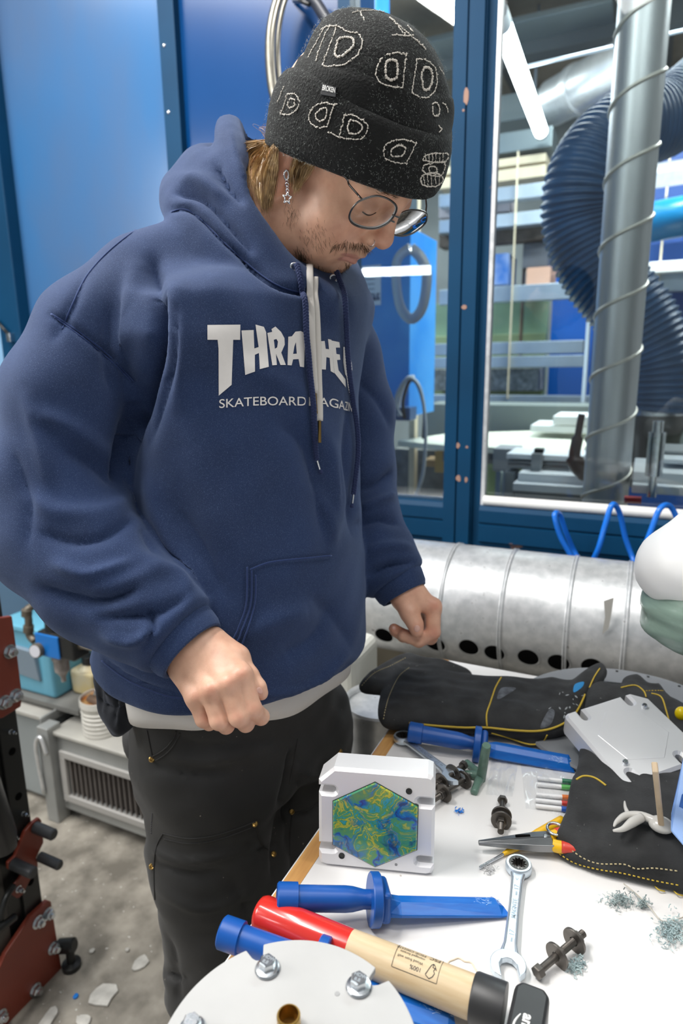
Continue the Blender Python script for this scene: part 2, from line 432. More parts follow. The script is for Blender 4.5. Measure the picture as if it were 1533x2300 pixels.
# horizontal round ducts under the roof
t = thing('round_duct', 'shiny round duct elbow under the roof behind the hose', 'duct', tuple(ony(1300, 200, 3.3)))
obj('pipe', MB().tube(cr([ony(1240, 232, 5.1), ony(1290, 205, 5.0), ony(1350, 172, 4.9), ony(1450, 120, 4.8)], 8), 0.145, 28), M_duct, t, world=True, smooth=2)
obj('collar', MB().tube(cr([ony(1290, 205, 5.0), ony(1303, 198, 4.97)], 3), 0.157, 28), M_duct, t, world=True, smooth=0.7)
for lab, y0, y1, dp, Y in (('wide grey sheet-metal duct running along the roof near the lamp', 42, 56, 0.35, 4.9), ('long grey duct low under the roof left of the hose', 215, 275, 0.3, 5.3), ('lower grey sheet duct below the lamp, end cut by the mullion', 300, 345, 0.25, 4.9)):
    sdo = bar_thing('sheet_duct', lab, 'duct', mat('duct_grey', (0.20, 0.25, 0.27), 0.35, 0.5), 900 if y1 < 100 else 1000, 1372 if y1 < 100 else 1240, y0, y1, Y, dp)
    for px in ((1060, 1200) if Y > 5 else ()):                  # hanger rods up to the roof
        hp_ = ony(px, y0 + 5, Y + dp / 2); obj('hanger', MB().box((hp_[0] - 0.008, Y + dp / 2 - 0.008, hp_[2]), (hp_[0] + 0.008, Y + dp / 2 + 0.008, 3.9)), M_steel, sdo, world=True)
tagp(obj('round_duct', MB().tube([ony(1430, 505, 4.2), ony(1700, 455, 4.2)], 0.105, 28), mat('blue_duct_paint', (0.0, 0.16, 0.36), 0.3), smooth=2), 'horizontal blue-painted duct far behind the upright duct', 'duct')
tagp(obj('round_duct', MB().tube([ony(1430, 402, 4.4), ony(1700, 360, 4.4)], 0.065, 24), M_duct, smooth=2), 'bright bare-metal duct above the blue duct at the right edge', 'duct')
tagp(obj('conduit', MB().tube([ony(1180, 150, 3.9), ony(1320, 118, 3.9), ony(1560, 62, 3.9)], 0.009, 8), M_steel, smooth=2), 'thin silvery conduit crossing under the roof beams', 'pipe')

# pallet rack with uprights, beams
RY = 4.6
t = thing('storage_rack', 'grey steel storage rack with cream uprights behind the window', 'rack', (ony(1200, 900, RY)[0], RY, 0))
def rbox(name, m, px0, px1, py0, py1, Y=RY, dep=0.1):
    a = ony(px0, py1, Y); b = ony(px1, py0, Y); pm = (px0 + px1) / 2
    return obj(name, MB().box((a[0], Y, ony(pm, py1, Y)[2]), (b[0], Y + dep, ony(pm, py0, Y)[2])), m, t, world=True, bevel=0.004)
for p in ((985, 1236, 422, 452), (985, 1236, 482, 512), (985, 1350, 640, 676), (965, 1310, 768, 796), (965, 1310, 800, 826), (960, 1340, 888, 912)): rbox('beam', M_steel, *p)
rbox('beam', M_steel, 1440, 1700, 608, 650); rbox('beam', M_steel, 1440, 1700, 385, 400)
for p in ((1139, 1161, 340, 896), (1478, 1502, 340, 660)): rbox('upright', M_cream, *p, Y=RY - 0.05, dep=0.04)
rbox('upright', mat('brown_lath', (0.25, 0.17, 0.12), 0.6), 1163, 1178, 540, 800, Y=RY + 0.3); rbox('upright', mat('pale_steel', (0.5, 0.58, 0.66), 0.4), 1304, 1322, 640, 1000, Y=RY - 0.3)
def pan(label, m, px0, px1, py0, py1, Y, dep=0.3, name='storage_box', cat='box', floor=False):
    return bar_thing(name, label, cat, m, px0, px1, py0, py1, Y, dep, floor=floor)
pan('pale green sheet board standing behind the rack', mat('pale_green', (0.20, 0.32, 0.22), 0.6), 955, 1232, 676, 772, RY + 0.5, 0.05, 'board', 'board', True)
pan('lower olive green board strip below the pale green board', mat('olive', (0.22, 0.30, 0.16), 0.6), 955, 1225, 752, 770, RY + 0.44, 0.05, 'board', 'board', True)
pan('saturated blue steel cabinet behind the rack beside the hose', mat('cab_blue', (0.0, 0.09, 0.42), 0.4), 1228, 1345, 560, 885, RY + 0.7, 0.4, 'cabinet', 'cabinet', True)
pan('blue sack of offcuts on the rack left of the cream upright', mat('sack_blue', (0.01, 0.12, 0.45), 0.5, noise=(9, 0.5, (0.25, 0.35, 0.6))), 1087, 1142, 570, 640, RY + 0.1, 0.3, 'plastic_sack', 'bag')
pan('salmon pink cardboard box on the rack behind the hose', mat('salmon', (0.55, 0.33, 0.24), 0.7), 1180, 1236, 600, 642, RY + 0.1, 0.3)
pan('dark grey crate on the rack above the salmon box', mat('dark_crate', (0.08, 0.09, 0.11), 0.5), 1172, 1232, 545, 600, RY + 0.15, 0.3, 'crate', 'crate')
pan('pale pink board on the upper rack shelf', mat('pinkish', (0.42, 0.38, 0.40), 0.6), 985, 1145, 455, 482, RY + 0.105, 0.15, 'board', 'board')
for i, (y0, y1) in enumerate(((360, 378), (384, 410))):
    pan(('upper', 'lower')[i] + ' tan plank lying on the top of the storage rack', M_cream, 985, 1225, y0, y1, RY + 0.3, 0.3, 'plank', 'plank')
pan('dark brown lumber pile between the rack beams', mat('lumber', (0.13, 0.10, 0.08), 0.8, noise=(14, 0.5)), 985, 1240, 512, 545, RY + 0.105, 0.15, 'lumber_stack', 'lumber')
pan('low grey tool tray with white sheet on the rack bottom shelf', mat('tray', (0.35, 0.37, 0.38), 0.5, noise=(30, 0.6)), 965, 1210, 828, 878, RY + 0.15, 0.3, 'tool_tray', 'tray')
pan('blue plastic crate on the rack at the right edge', mat('crate_blue', (0.03, 0.12, 0.42), 0.5), 1440, 1700, 540, 608, RY + 0.1, 0.3, 'crate', 'crate')
pan('dark blue steel cupboard far back near the right edge', mat('cab_blue2', (0.01, 0.06, 0.25), 0.4), 1440, 1700, 330, 385, RY + 0.45, 0.3, 'cabinet', 'cabinet', True)
pan('white roll on the right rack beam', M_white, 1455, 1700, 580, 606, RY - 0.105, 0.08, 'paper_roll', 'roll')

# blue cabinet seen left of the mullion with a notice on it
bc = pan('tall bright blue cabinet behind the glass next to the mullion', mat('bright_blue', (0.0, 0.20, 0.68), 0.35, noise=(3, 0.3, (0.06, 0.32, 0.75))), 700, 922, 520, 935, 2.9, 0.4, 'cabinet', 'cabinet')
pan('narrow blue steel pillar behind the glass above the beanie', MATS['bright_blue'], 700, 842, -60, 420, 3.4, 0.2, 'pillar', 'post', True)
bcp = ony(760, 935, 2.95); obj('leg', MB().box((bcp[0] - 0.03, 2.95, 0), (bcp[0] + 0.03, 3.0, bcp[2] + 0.01)), M_steel, bc, world=True)
nt_ = thing('notice_sheet', 'white printed notice sheet on the bright blue cabinet', 'paper', tuple(ony(822, 690, 2.895)))
a = ony(792, 688, 2.894); b = ony(854, 594, 2.894)
obj('sheet', MB().box((a[0], 2.8972, a[2]), (b[0], 2.8999, b[2])), mat('paper', (0.62, 0.72, 0.80), 0.7), nt_, world=True)
mbn = MB()
for i in range(4): mbn.box((a[0] + 0.012, 2.8962, a[2] + 0.07 + 0.022 * i), (b[0] - 0.03, 2.8971, a[2] + 0.0735 + 0.022 * i))
for i in range(3):                          # the bold blurred marks at the bottom corner
    x = b[0] - 0.052 + 0.017 * i
    mbn.box((x, 2.8962, a[2] + 0.022), (x + 0.006, 2.893, a[2] + 0.052))
    mbn.box((x, 2.8962, a[2] + (0.046, 0.022, 0.046)[i]), (x + 0.013, 2.893, a[2] + (0.052, 0.028, 0.052)[i]))
    mbn.box((x + 0.008, 2.8962, a[2] + 0.022), (x + 0.013, 2.893, a[2] + 0.036))
obj('print', mbn, mat('ink_blue', (0.08, 0.13, 0.25), 0.7), nt_, world=True)
pan('pale steel column between the blue cabinet and the mullion', mat('pale_steel', (0.4, 0.45, 0.5), 0.4), 948, 972, 560, 1120, 4.05, 0.04, 'column', 'post', True)
pan('cream wooden lath standing beside the blue cabinet', M_cream, 918, 938, 440, 935, 3.36, 0.05, 'lath', 'post', True)
hk = ony(921, 550, 2.8995); tagp(obj('band_hook', MB().tube(cr([hk, ony(921, 552, 2.83), ony(921, 556, 2.75), ony(921, 566, 2.72)], 6), 0.005, 8), M_zinc, smooth=2), 'small steel hook on the blue cabinet holding the polished band', 'hook')
# polished steel band hanging, cable loops
tagp(obj('steel_band', MB().tube(cr([ony(921, 556, 2.75), ony(890, 590, 2.75), ony(896, 680, 2.75), ony(922, 716, 2.75), ony(948, 690, 2.75), ony(958, 620, 2.75), ony(945, 580, 2.75), ony(922, 557, 2.75)], 8), 0.022, 8, flat=0.2, normal=(0.3, 1, 0)), M_duct, smooth=2), 'hanging bent polished steel band behind the glass beside the mullion', 'band')
for k, (pts, lab, mm) in enumerate((([(900, 935), (888, 900), (905, 860), (925, 850), (945, 880), (955, 960), (950, 1060), (930, 1120)], 'grey cable loop hanging by the cabinet behind the glass', mat('grey_cable', (0.35, 0.4, 0.45), 0.4)), ([(908, 940), (905, 900), (920, 856), (938, 866), (952, 920), (950, 985)], 'black cable loop beside the grey one behind the glass', M_black), ([(894, 935), (898, 890), (912, 852), (930, 846)], 'pale thin cable arch behind the glass near the sleeve', mat('pale_cable', (0.5, 0.55, 0.6), 0.4)))):
    tagp(obj('cable', MB().tube(cr([ony(x, y, 2.785 + 0.01 * k) for x, y in pts], 8), 0.008, 8), mm, smooth=2), lab, 'cable')
def bx_t(name, label, cat, m, px0, px1, py0, py1, Y, dep=0.2): return bar_thing(name, label, cat, m, px0, px1, py0, py1, Y, dep)
bx_t('valve_block', 'small blue valve block under the cable loops behind the glass', 'valve', mat('valve_blue', (0.02, 0.08, 0.22), 0.4), 885, 920, 915, 945, 2.799, 0.1)
bx_t('cardboard_box', 'yellow cardboard box under the long table behind the glass', 'box', mat('yellow_card', (0.50, 0.33, 0.10), 0.7), 975, 1012, 1015, 1062, 3.3, 0.15)
bx_t('cardboard_box', 'small tan cardboard box left of the yellow box behind the glass', 'box', mat('tan_card', (0.42, 0.27, 0.12), 0.7), 948, 976, 1033, 1048, 3.35, 0.15)
bx_t('machine_base', 'grey machine base below the long cream table behind the glass', 'machine', mat('base_grey', (0.13, 0.14, 0.13), 0.6, noise=(12, 0.6)), 885, 1010, 1010, 1125, 3.56, 0.4)
bx_t('work_bench', 'grey-green bench front behind the long cream table', 'bench', mat('bench_grey', (0.16, 0.19, 0.18), 0.6), 955, 1700, 912, 1000, 3.95, 0.3)
# long cream table of the panel saw
t = thing('saw_table', 'long cream table top of a panel saw behind the glass', 'table', tuple(ony(1100, 1000, 3.3)))
zt = ony(1150, 1003, 3.1)[2]
xA, xB = ony(885, 1000, 3.1)[0], ony(1310, 1000, 3.1)[0]
obj('table_top', MB().prism([(xA, 3.15), (xA + 0.3, 3.05), (xB, 3.05), (xB, 3.9), (xA + 0.6, 3.9), (xA + 0.15, 3.6)], (0, 0, zt - 0.03), (1, 0, 0), (0, 1, 0), (0, 0, 1), 0, 0.03), mat('cream_top', (0.72, 0.74, 0.62), 0.4), t, world=True, bevel=0.003)
obj('skirt', MB().box((xA + 0.25, 3.12, zt - 0.09), (xB, 3.16, zt - 0.03)), mat('skirt_grey', (0.12, 0.13, 0.14), 0.5), t, world=True)
for x in (xA + 0.5, xB - 0.15): obj('leg', MB().box((x, 3.2, 0), (x + 0.08, 3.28, zt - 0.09)), M_steel, t, world=True)
for i, (p0, p1, y0, y1) in enumerate(((1190, 1320, 956, 972), (1240, 1320, 935, 955))):
    bx_t('board', ('lower wide', 'upper narrow')[i] + ' white board stacked on the bench behind the upright duct', 'board', mat('white_board', (0.70, 0.72, 0.72), 0.5), p0, p1, y0, y1, 3.5 - 0.02 * i, 0.3)
# sliding saw carriage: rails, clamp, white beds
SY = 2.55
t = thing('saw_carriage', 'grey sliding saw carriage with white beds behind the window sill', 'machine', tuple(ony(1200, 1120, SY)))
def sbox(n, m, p0, p1, y0, y1, Y=None, dep=0.2):
    Y = SY if Y is None else Y
    a = ony(p0, y1, Y); b = ony(p1, y0, Y); pm = (p0 + p1) / 2
    obj(n, MB().box((a[0], Y, ony(pm, y1, Y)[2]), (b[0], Y + dep, ony(pm, y0, Y)[2])), m, t, world=True, bevel=0.003)
Mgm = mat('machine_grey', (0.30, 0.32, 0.34), 0.4, noise=(4, 0.2)); Mwb = mat('machine_white', (0.68, 0.72, 0.76), 0.35)
sbox('housing', Mgm, 1105, 1160, 1008, 1060, SY + 0.3, 0.15); sbox('rail', Mwb, 1136, 1310, 1022, 1034); sbox('rail', Mgm, 1136, 1310, 1036, 1046, SY + 0.03)
sbox('rail', Mgm, 1136, 1310, 1048, 1056, SY + 0.02); sbox('clamp', Mgm, 1190, 1216, 1018, 1072, SY - 0.04, 0.05); sbox('knob', M_black, 1198, 1220, 1008, 1018, SY - 0.03, 0.04)
sbox('bed', Mwb, 1162, 1320, 1066, 1088, SY - 0.1, 0.25); sbox('bed', Mwb, 1150, 1320, 1090, 1108, SY - 0.15, 0.3); sbox('bed_edge', Mgm, 1155, 1320, 1108, 1126, SY - 0.12, 0.3)
sbox('end_plate', Mgm, 1130, 1156, 1060, 1122, SY, 0.1); sbox('handle', mat('tool_green', (0.35, 0.42, 0.40), 0.4), 1120, 1127, 1060, 1122, SY - 0.05, 0.02)
sa = ony(1230, 1126, SY); obj('base', MB().box((sa[0] - 0.12, SY, 0), (sa[0] + 0.12, SY + 0.16, sa[2] + 0.01)), Mgm, t, world=True)
SY = 2.12
t = thing('saw_carriage', 'white machine bed with a steel clamping post right of the upright duct', 'machine', tuple(ony(1460, 1120, SY)))
sbox('bed', Mwb, 1418, 1700, 1066, 1094, SY - 0.1, 0.3); sbox('bed', Mwb, 1416, 1700, 1096, 1116, SY - 0.15, 0.3); sbox('rail', Mwb, 1480, 1700, 1035, 1046); sbox('rail', Mgm, 1480, 1700, 1016, 1024, SY + 0.1)
a = ony(1462, 1116, SY - 0.16)
obj('clamping_post', MB().lathe((a[0], a[1], a[2]), (0, 0, 1), [(0, 0.012), (0.06, 0.012), (0.06, 0.022), (0.18, 0.022), (0.18, 0.014), (0.21, 0.014)], 16), M_zinc, t, world=True, smooth=0.6)
obj('red_stop', MB().box(ony(1400, 1130, SY - 0.2), ony(1440, 1120, SY - 0.2) + np.array([0, 0.03, 0])), mat('red_stop', (0.4, 0.03, 0.03), 0.4), t, world=True)
tagp(obj('blade_guard', MB().tube(cr([ony(1306, 930, 2.4), ony(1296, 985, 2.4), ony(1290, 1030, 2.4), ony(1310, 1058, 2.4), ony(1345, 1060, 2.4)], 8), [0.012] * 8 + [0.02] * 8 + [0.03] * 8 + [0.035] * 8 + [0.03], 12), mat('brown_guard', (0.06, 0.035, 0.03), 0.35), smooth=2), 'dark brown curved blade guard just left of the upright duct', 'guard')
# white plastic pipe on the sill behind the glass
tagp(obj('white_pipe', MB().cyl((ony(1086, 1125, YW - 0.012)[0], YW - 0.012, zr1 + 0.0145), (1.2, YW - 0.012, zr1 + 0.0145), 0.014, n=20), M_white, smooth=0.8), 'white plastic pipe lying along the window rail', 'pipe')

# ------------------------------------------------------------------ in front of the partition
# galvanised duct with suction holes
DY = 1.48
c0 = ony(1150, 1235, DY); zc = 0.826; rD = 0.143
t = thing('extraction_duct', 'fat galvanised duct with a row of round suction holes behind the table', 'duct', (-0.3, DY, zc))
obj('pipe', MB().lathe((-3.2, DY, zc), (1, 0, 0), [(0, rD), (4.2, rD)], 64), M_galv, t, world=True, smooth=0.8)
for px in (1000, 1137, 1287, 1420, 640, 480, 60):
    x = ony(px, 1240, DY - 0.1)[0]
    obj('joint_ridge', MB().lathe((x - 0.006, DY, zc), (1, 0, 0), [(0, rD), (0.002, rD + 0.0035), (0.005, rD + 0.0008), (0.008, rD + 0.0035), (0.011, rD)], 64, caps=False), M_galv, t, world=True, smooth=0.6)
for px, py in ((862, 1428), (978, 1446), (1053, 1455), (1110, 1466), (1186, 1477), (1254, 1488), (1330, 1497), (45, 1300), (775, 1415)):
    # direction on the pipe surface: solve for the angle
    best = min(((abs(proj(np.array([x, DY - rD * math.cos(a), zc - rD * math.sin(a)]))[1] - py) + abs(proj(np.array([x, DY - rD * math.cos(a), zc - rD * math.sin(a)]))[0] - px), x, a)
                for a in np.linspace(0.2, 1.4, 41) for x in np.linspace(ony(px, py, DY - 0.13)[0] - 0.05, ony(px, py, DY - 0.13)[0] + 0.05, 11)))
    _, x, a = best
    nrm = np.array([0, -math.cos(a), -math.sin(a)]); tang = np.array([0, -math.sin(a), math.cos(a)])
    vs = []; n = 24
    for rr, hh in ((0.0255, 0.0012), (0.0235, 0.0016), (0.0225, 0.0010), (0.015, 0.0010), (0.007, 0.0010), (0.0001, 0.0010)):
        for i in range(n):
            b = 2 * math.pi * i / n; u, w = rr * math.cos(b), rr * math.sin(b)
            off = math.sqrt(max(rD ** 2 - w * w, 0)) - rD
            vs.append(np.array([x, DY, zc]) + nrm * (rD + off + hh) + tang * w + np.array([u, 0, 0]))
    mbh = MB().add(vs[2 * n:], [(j * n + i, j * n + (i + 1) % n, (j + 1) * n + (i + 1) % n, (j + 1) * n + i) for j in range(3) for i in range(n)]); obj('suction_hole', mbh, M_dark, t, world=True)
    obj('hole_rim', MB().add(vs, [(j * n + i, j * n + (i + 1) % n, (j + 1) * n + (i + 1) % n, (j + 1) * n + i) for j in range(2) for i in range(n)]), M_galv, t, world=True, smooth=1)
mbt = MB().box((-0.085, 0, -0.03), (-0.03, 0.001, 0.03))
a = ony(1368, 1395, DY - 0.14)
tp = obj('tape_scrap', MB().add([ony(x, y, DY - rD - 0.001) for x, y in ((1355, 1350), (1378, 1342), (1372, 1380), (1366, 1412), (1352, 1425), (1358, 1385))], [(0, 1, 2, 3, 4, 5)]), mat('tape_grey', (0.42, 0.41, 0.38), 0.6), t, world=True)

# blue spiral air hose
pts = [(1300, 1290, 1.60), (1281, 1248, 1.60), (1258, 1205, 1.58), (1245, 1158, 1.56), (1256, 1156, 1.62), (1270, 1195, 1.66), (1290, 1240, 1.70), (1315, 1275, 1.64), (1340, 1240, 1.57), (1358, 1180, 1.56), (1374, 1134, 1.58), (1390, 1150, 1.64), (1403, 1205, 1.67), (1418, 1248, 1.67), (1428, 1270, 1.62), (1440, 1248, 1.56), (1462, 1190, 1.56), (1482, 1142, 1.58), (1505, 1138, 1.64), (1525, 1180, 1.66), (1540, 1240, 1.64)]
tagp(obj('air_hose', MB().tube(cr([ony(x, y, 1.655 + (Y - 1.56) * 0.55) for x, y, Y in pts], 10), 0.0068, 10), mat('blue_hose_plastic', (0.01, 0.17, 0.72), 0.25), smooth=2), 'coiled bright blue air hose above the fat galvanised duct', 'hose')

# bandsaw blades hanging on the wall in a loop
t = thing('blade_loop', 'looped steel band blades hanging on the deep blue wall above the beanie', 'blade', tuple(ony(660, 130, YW - 0.06)))
loop = [(640, -60), (612, 20), (601, 100), (606, 190), (622, 250), (640, 300)]
for k in range(3):
    obj('blade', MB().tube(cr([ony(x + 9 * k + (0 if k < 2 else 4), y, YW - 0.09 + 0.02 * k) for x, y in loop], 8), 0.010, 6, flat=0.25, normal=(0.2, 1, 0)), mat('blade_steel', (0.42, 0.40, 0.34), 0.3, 0.9, noise=(30, 0.3)), t, world=True, smooth=2)
obj('blade', MB().tube(cr([ony(x, y, YW - 0.05) for x, y in ((690, -20), (718, 20), (740, 60), (752, 110))], 8), 0.017, 6, flat=0.3, normal=(0.2, 1, 0)), mat('dark_blade', (0.03, 0.035, 0.05), 0.4), t, world=True, smooth=2)
obj('hook', MB().tube(cr([ony(660, 2, YW), ony(675, 2, YW - 0.1), ony(695, 10, YW - 0.11)], 6), 0.006, 8), M_black, t, world=True, smooth=2)

# small sensor cable at the left post
t = thing('wall_hook', 'small black hook fixed to the blue post at the left edge', 'hook', tuple(ony(15, 760, YW - 0.06)))
obj('arm', MB().tube(cr([ony(-12, 715, YW - 0.06), ony(5, 735, YW - 0.07), ony(20, 752, YW - 0.06)], 5), 0.006, 8), M_black, t, world=True, smooth=2)
obj('end_piece', MB().box(ony(15, 768, YW - 0.07), ony(26, 748, YW - 0.06) + np.array([0, 0.02, 0])), M_zinc, t, world=True, bevel=0.002)
# ================================================================== left side: press, air handling unit, shelf clutter
def onx(px, py, x):
    r = ray(px, py); return CAMP + r * (x / r[0])
PXX = -1.165                                 # plane of the red press plates
M_red = mat('red_press_paint', (0.24, 0.042, 0.022), 0.42, noise=(5, 0.2))
def yz(pts): return [tuple(onx(x, y, PXX)[1:]) for x, y in pts]
press = thing('shop_press', 'black and red floor-standing shop press cut off by the left edge', 'press', (PXX, 0.8, 0))
def plate(name, pts, x0, x1, m, parent=press, bevel=0.002):
    return obj(name, MB().prism(yz(pts), (PXX, 0, 0), (0, 1, 0), (0, 0, 1), (1, 0, 0), x0, x1), m, parent, world=True, bevel=bevel)
def boltx(px, py, x, parent, r=0.012):
    c = onx(px, py, x)
    mb = MB().lathe(c, (1, 0, 0), [(0, r * 1.25), (0.003, r * 1.25)], 20); mb.lathe(c + np.array([0.003, 0, 0]), (1, 0, 0), [(0, r), (0.009, r), (0.011, r * 0.8)], 6)
    mb.lathe(c + np.array([0.012, 0, 0]), (1, 0, 0), [(0, r * 0.55), (0.008, r * 0.5)], 12)
    return obj('bolt', mb, M_zinc, parent, world=True, smooth=0.6)
# column: two flanges of a channel with drilled holes
yl = onx(100, 2040, PXX)[1]
col = obj('column', MB().box((PXX - 0.13, yl - 0.135, 0.02), (PXX - 0.012, yl - 0.005, 0.95)), M_black, press, world=True, bevel=0.004)
obj('flange', MB().box((PXX - 0.012, yl - 0.045, 0.02), (PXX - 0.004, yl, 0.95)), M_black, press, world=True, bevel=0.002)
obj('flange', MB().box((PXX - 0.012, yl - 0.135, 0.02), (PXX - 0.004, yl - 0.085, 0.95)), mat('dark_grey_paint', (0.05, 0.045, 0.04), 0.4), press, world=True, bevel=0.002)
for k in range(6):
    c = (PXX - 0.0042, yl - 0.022, 0.27 + 0.11 * k)
    obj('column_hole', MB().lathe(c, (1, 0, 0), [(0, 0.0085), (0.0008, 0.0085)], 16), M_dark, press, world=True)
for px, py in ((22, 1643), (50, 1827), (28, 1878)): boltx(px, py, PXX - 0.003, press, 0.004)
up = plate('upper_plate', [(-200, 1385), (0, 1385), (20, 1382), (28, 1440), (43, 1560), (40, 1585), (0, 1610), (-200, 1660)], -0.002, 0.010, M_red)
for px, py in ((21, 1463), (33, 1562), (8, 1577)): boltx(px, py, PXX + 0.010, up)
low = plate('lower_plate', [(-60, 2290), (5, 2140), (62, 2056), (100, 2020), (108, 2022), (122, 2110), (132, 2172), (110, 2205), (40, 2285), (0, 2330)], -0.002, 0.010, M_red)
for px, py in ((84, 2070), (106, 2052), (118, 2128), (78, 2222), (0, 2282)): boltx(px, py, PXX + 0.010, low)
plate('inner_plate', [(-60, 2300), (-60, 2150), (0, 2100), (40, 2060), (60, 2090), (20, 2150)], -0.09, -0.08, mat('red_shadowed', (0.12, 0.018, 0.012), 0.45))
lk = plate('upper_link', [(82, 1834), (87, 1840), (92, 1890), (75, 1925), (55, 1952), (30, 1955), (13, 1950), (12, 1935), (28, 1920), (50, 1865), (66, 1846)], 0.000, 0.009, M_red)
lk2 = plate('lower_link', [(80, 1925), (80, 1945), (62, 1975), (45, 2008), (35, 2016), (22, 2008), (22, 1990), (45, 1960), (65, 1930)], 0.002, 0.008, M_red)
boltx(40, 1996, PXX + 0.007, lk2, 0.006)
for (x0, y0), r, L_ in (((80, 1858), 0.0125, 0.055), ((90, 1924), 0.011, 0.060), ((30, 1940), 0.0125, 0.060)):
    c = onx(x0, y0, PXX + 0.01)
    obj('pin', MB().lathe(c, (1, 0.03, -0.06), [(0, r), (L_ - 0.003, r), (L_, r * 0.8)], 20), mat('pin_steel', (0.035, 0.037, 0.04), 0.4), press, world=True, smooth=0.6)
c = onx(134, 2125, PXX + 0.004)
obj('stop_lug', MB().lathe(c, (1, 0.25, 0.25), [(0, 0.017), (0.038, 0.017), (0.042, 0.012)], 16), M_black, press, world=True, smooth=0.6)
obj('foot', MB().lathe((PXX + 0.03, yl + 0.028, 0.0), (0, 0, 1), [(0, 0.022), (0.012, 0.022), (0.016, 0.010), (0.07, 0.010)], 16), M_black, press, world=True, smooth=0.6)
ja = onx(-30, 1640, PXX + 0.03)
obj('jack_cylinder', MB().tube([onx(-40, 1760, PXX + 0.05), onx(2, 1880, PXX + 0.05), onx(8, 1905, PXX + 0.05)], [0.032, 0.03, 0.026], 24), mat('jack_black', (0.02, 0.02, 0.022), 0.3), press, world=True, smooth=0.8)
obj('lever', MB().tube(cr([onx(-40, 2110, PXX + 0.03), onx(0, 2085, PXX + 0.03), onx(32, 2060, PXX + 0.02)], 5), 0.0085, 10), M_black, press, world=True, smooth=2)
obj('lever', MB().tube(cr([onx(0, 2070, PXX + 0.02), onx(12, 2020, PXX + 0.02), onx(30, 1990, PXX + 0.01)], 5), 0.007, 10), M_black, press, world=True, smooth=2)

# air handling units along the wall
M_unit = mat('unit_zinc', (0.42, 0.43, 0.42), 0.5, 0.35, noise=(5, 0.25), bump=(30, 0.1, 0.002))
M_unit_top = mat('unit_top', (0.52, 0.51, 0.46), 0.6, noise=(6, 0.25, (0.40, 0.39, 0.36)))
UY = 1.25
u0 = ony(112, 1655, UY); u1 = ony(150, 1822, UY)
xU = (u0[0] + u1[0]) / 2 + 0.01; zU1 = 0.300; zU0 = 0.040
unit = thing('ventilation_unit', 'low grey ventilation unit with louvred grille behind the man', 'ventilation', (xU, UY, 0.0))
gx0 = ony(155, 1745, UY)[0]; gx1 = gx0 + 0.62; gz1 = 0.228; gz0 = 0.098
mbu = MB().box((xU, UY, zU0), (gx0, UY + 0.012, zU1)); mbu.box((gx1, UY, zU0), (xU + 0.95, UY + 0.012, zU1))
mbu.box((gx0, UY, gz1), (gx1, UY + 0.012, zU1)); mbu.box((gx0, UY, zU0), (gx1, UY + 0.012, gz0))
obj('front_panel', mbu, M_unit, unit, world=True)
obj('casing', MB().box((xU + 0.002, UY + 0.05, zU0), (xU + 0.95, 1.62, zU1 - 0.006)), M_dark, unit, world=True)
obj('lid', MB().box((xU - 0.012, UY - 0.012, zU1), (xU + 0.96, 1.62, zU1 + 0.012)), M_unit_top, unit, world=True, bevel=0.003)
fr = MB(); w = 0.022
for a, b in (((gx0 - w, gz1), (gx1 + w, gz1 + w)), ((gx0 - w, gz0 - w), (gx1 + w, gz0)), ((gx0 - w, gz0), (gx0, gz1)), ((gx1, gz0), (gx1 + w, gz1))):
    fr.box((a[0], UY - 0.010, a[1]), (b[0], UY, b[1]))
gr = obj('grille_frame', fr, mat('grille_grey', (0.46, 0.45, 0.43), 0.5, 0.2), unit, world=True, bevel=0.002)
n_sl = 32
for i in range(n_sl):
    x = gx0 + (i + 0.5) * (gx1 - gx0) / n_sl
    obj('slat', MB().hexa([(x - 0.006, UY + 0.022, gz0), (x + 0.004, UY - 0.004, gz0), (x + 0.0055, UY - 0.003, gz0), (x - 0.0045, UY + 0.023, gz0),
                           (x - 0.006, UY + 0.022, gz1), (x + 0.004, UY - 0.004, gz1), (x + 0.0055, UY - 0.003, gz1), (x - 0.0045, UY + 0.023, gz1)]), mat('slat_grey', (0.36, 0.33, 0.31), 0.45, 0.3), gr, world=True)
obj('corner_post', MB().box((xU - 0.045, UY - 0.03, 0.0), (xU + 0.002, UY + 0.02, zU1 + 0.03)), M_unit, unit, world=True, bevel=0.003)
obj('corner_bracket', MB().tube(cr([(xU - 0.04, UY - 0.035, 0.10), (xU - 0.045, UY - 0.04, 0.26), (xU - 0.02, UY - 0.04, 0.305), (xU + 0.0, UY - 0.04, 0.25)], 5), 0.006, 8), M_galv, unit, world=True, smooth=2)
for z in (0.07, 0.18): obj('screw', MB().ell((xU + 0.012, UY - 0.002, z), (0.006, 0.004, 0.006), 8, 6), M_zinc, unit, world=True, smooth=1)
unit2 = thing('ventilation_unit', 'plain pale ventilation unit at left, its grille end hidden by the press', 'ventilation', (xU - 0.5, UY, 0))
obj('casing', MB().box((xU - 0.95, UY + 0.03, 0.02), (xU - 0.055, 1.62, zU1 + 0.015)), mat('unit_blue_grey', (0.40, 0.44, 0.45), 0.5, 0.3, noise=(4, 0.2)), unit2, world=True, bevel=0.004)
obj('lid', MB().box((xU - 0.96, UY + 0.015, zU1 + 0.015), (xU - 0.05, 1.62, zU1 + 0.03)), M_unit_top, unit2, world=True, bevel=0.003)
obj('joint_bar', MB().box((xU - 0.055, UY - 0.01, zU1 + 0.012), (xU - 0.0465, 1.62, zU1 + 0.045)), M_unit, unit2, world=True, bevel=0.003)
zT = zU1 + 0.012
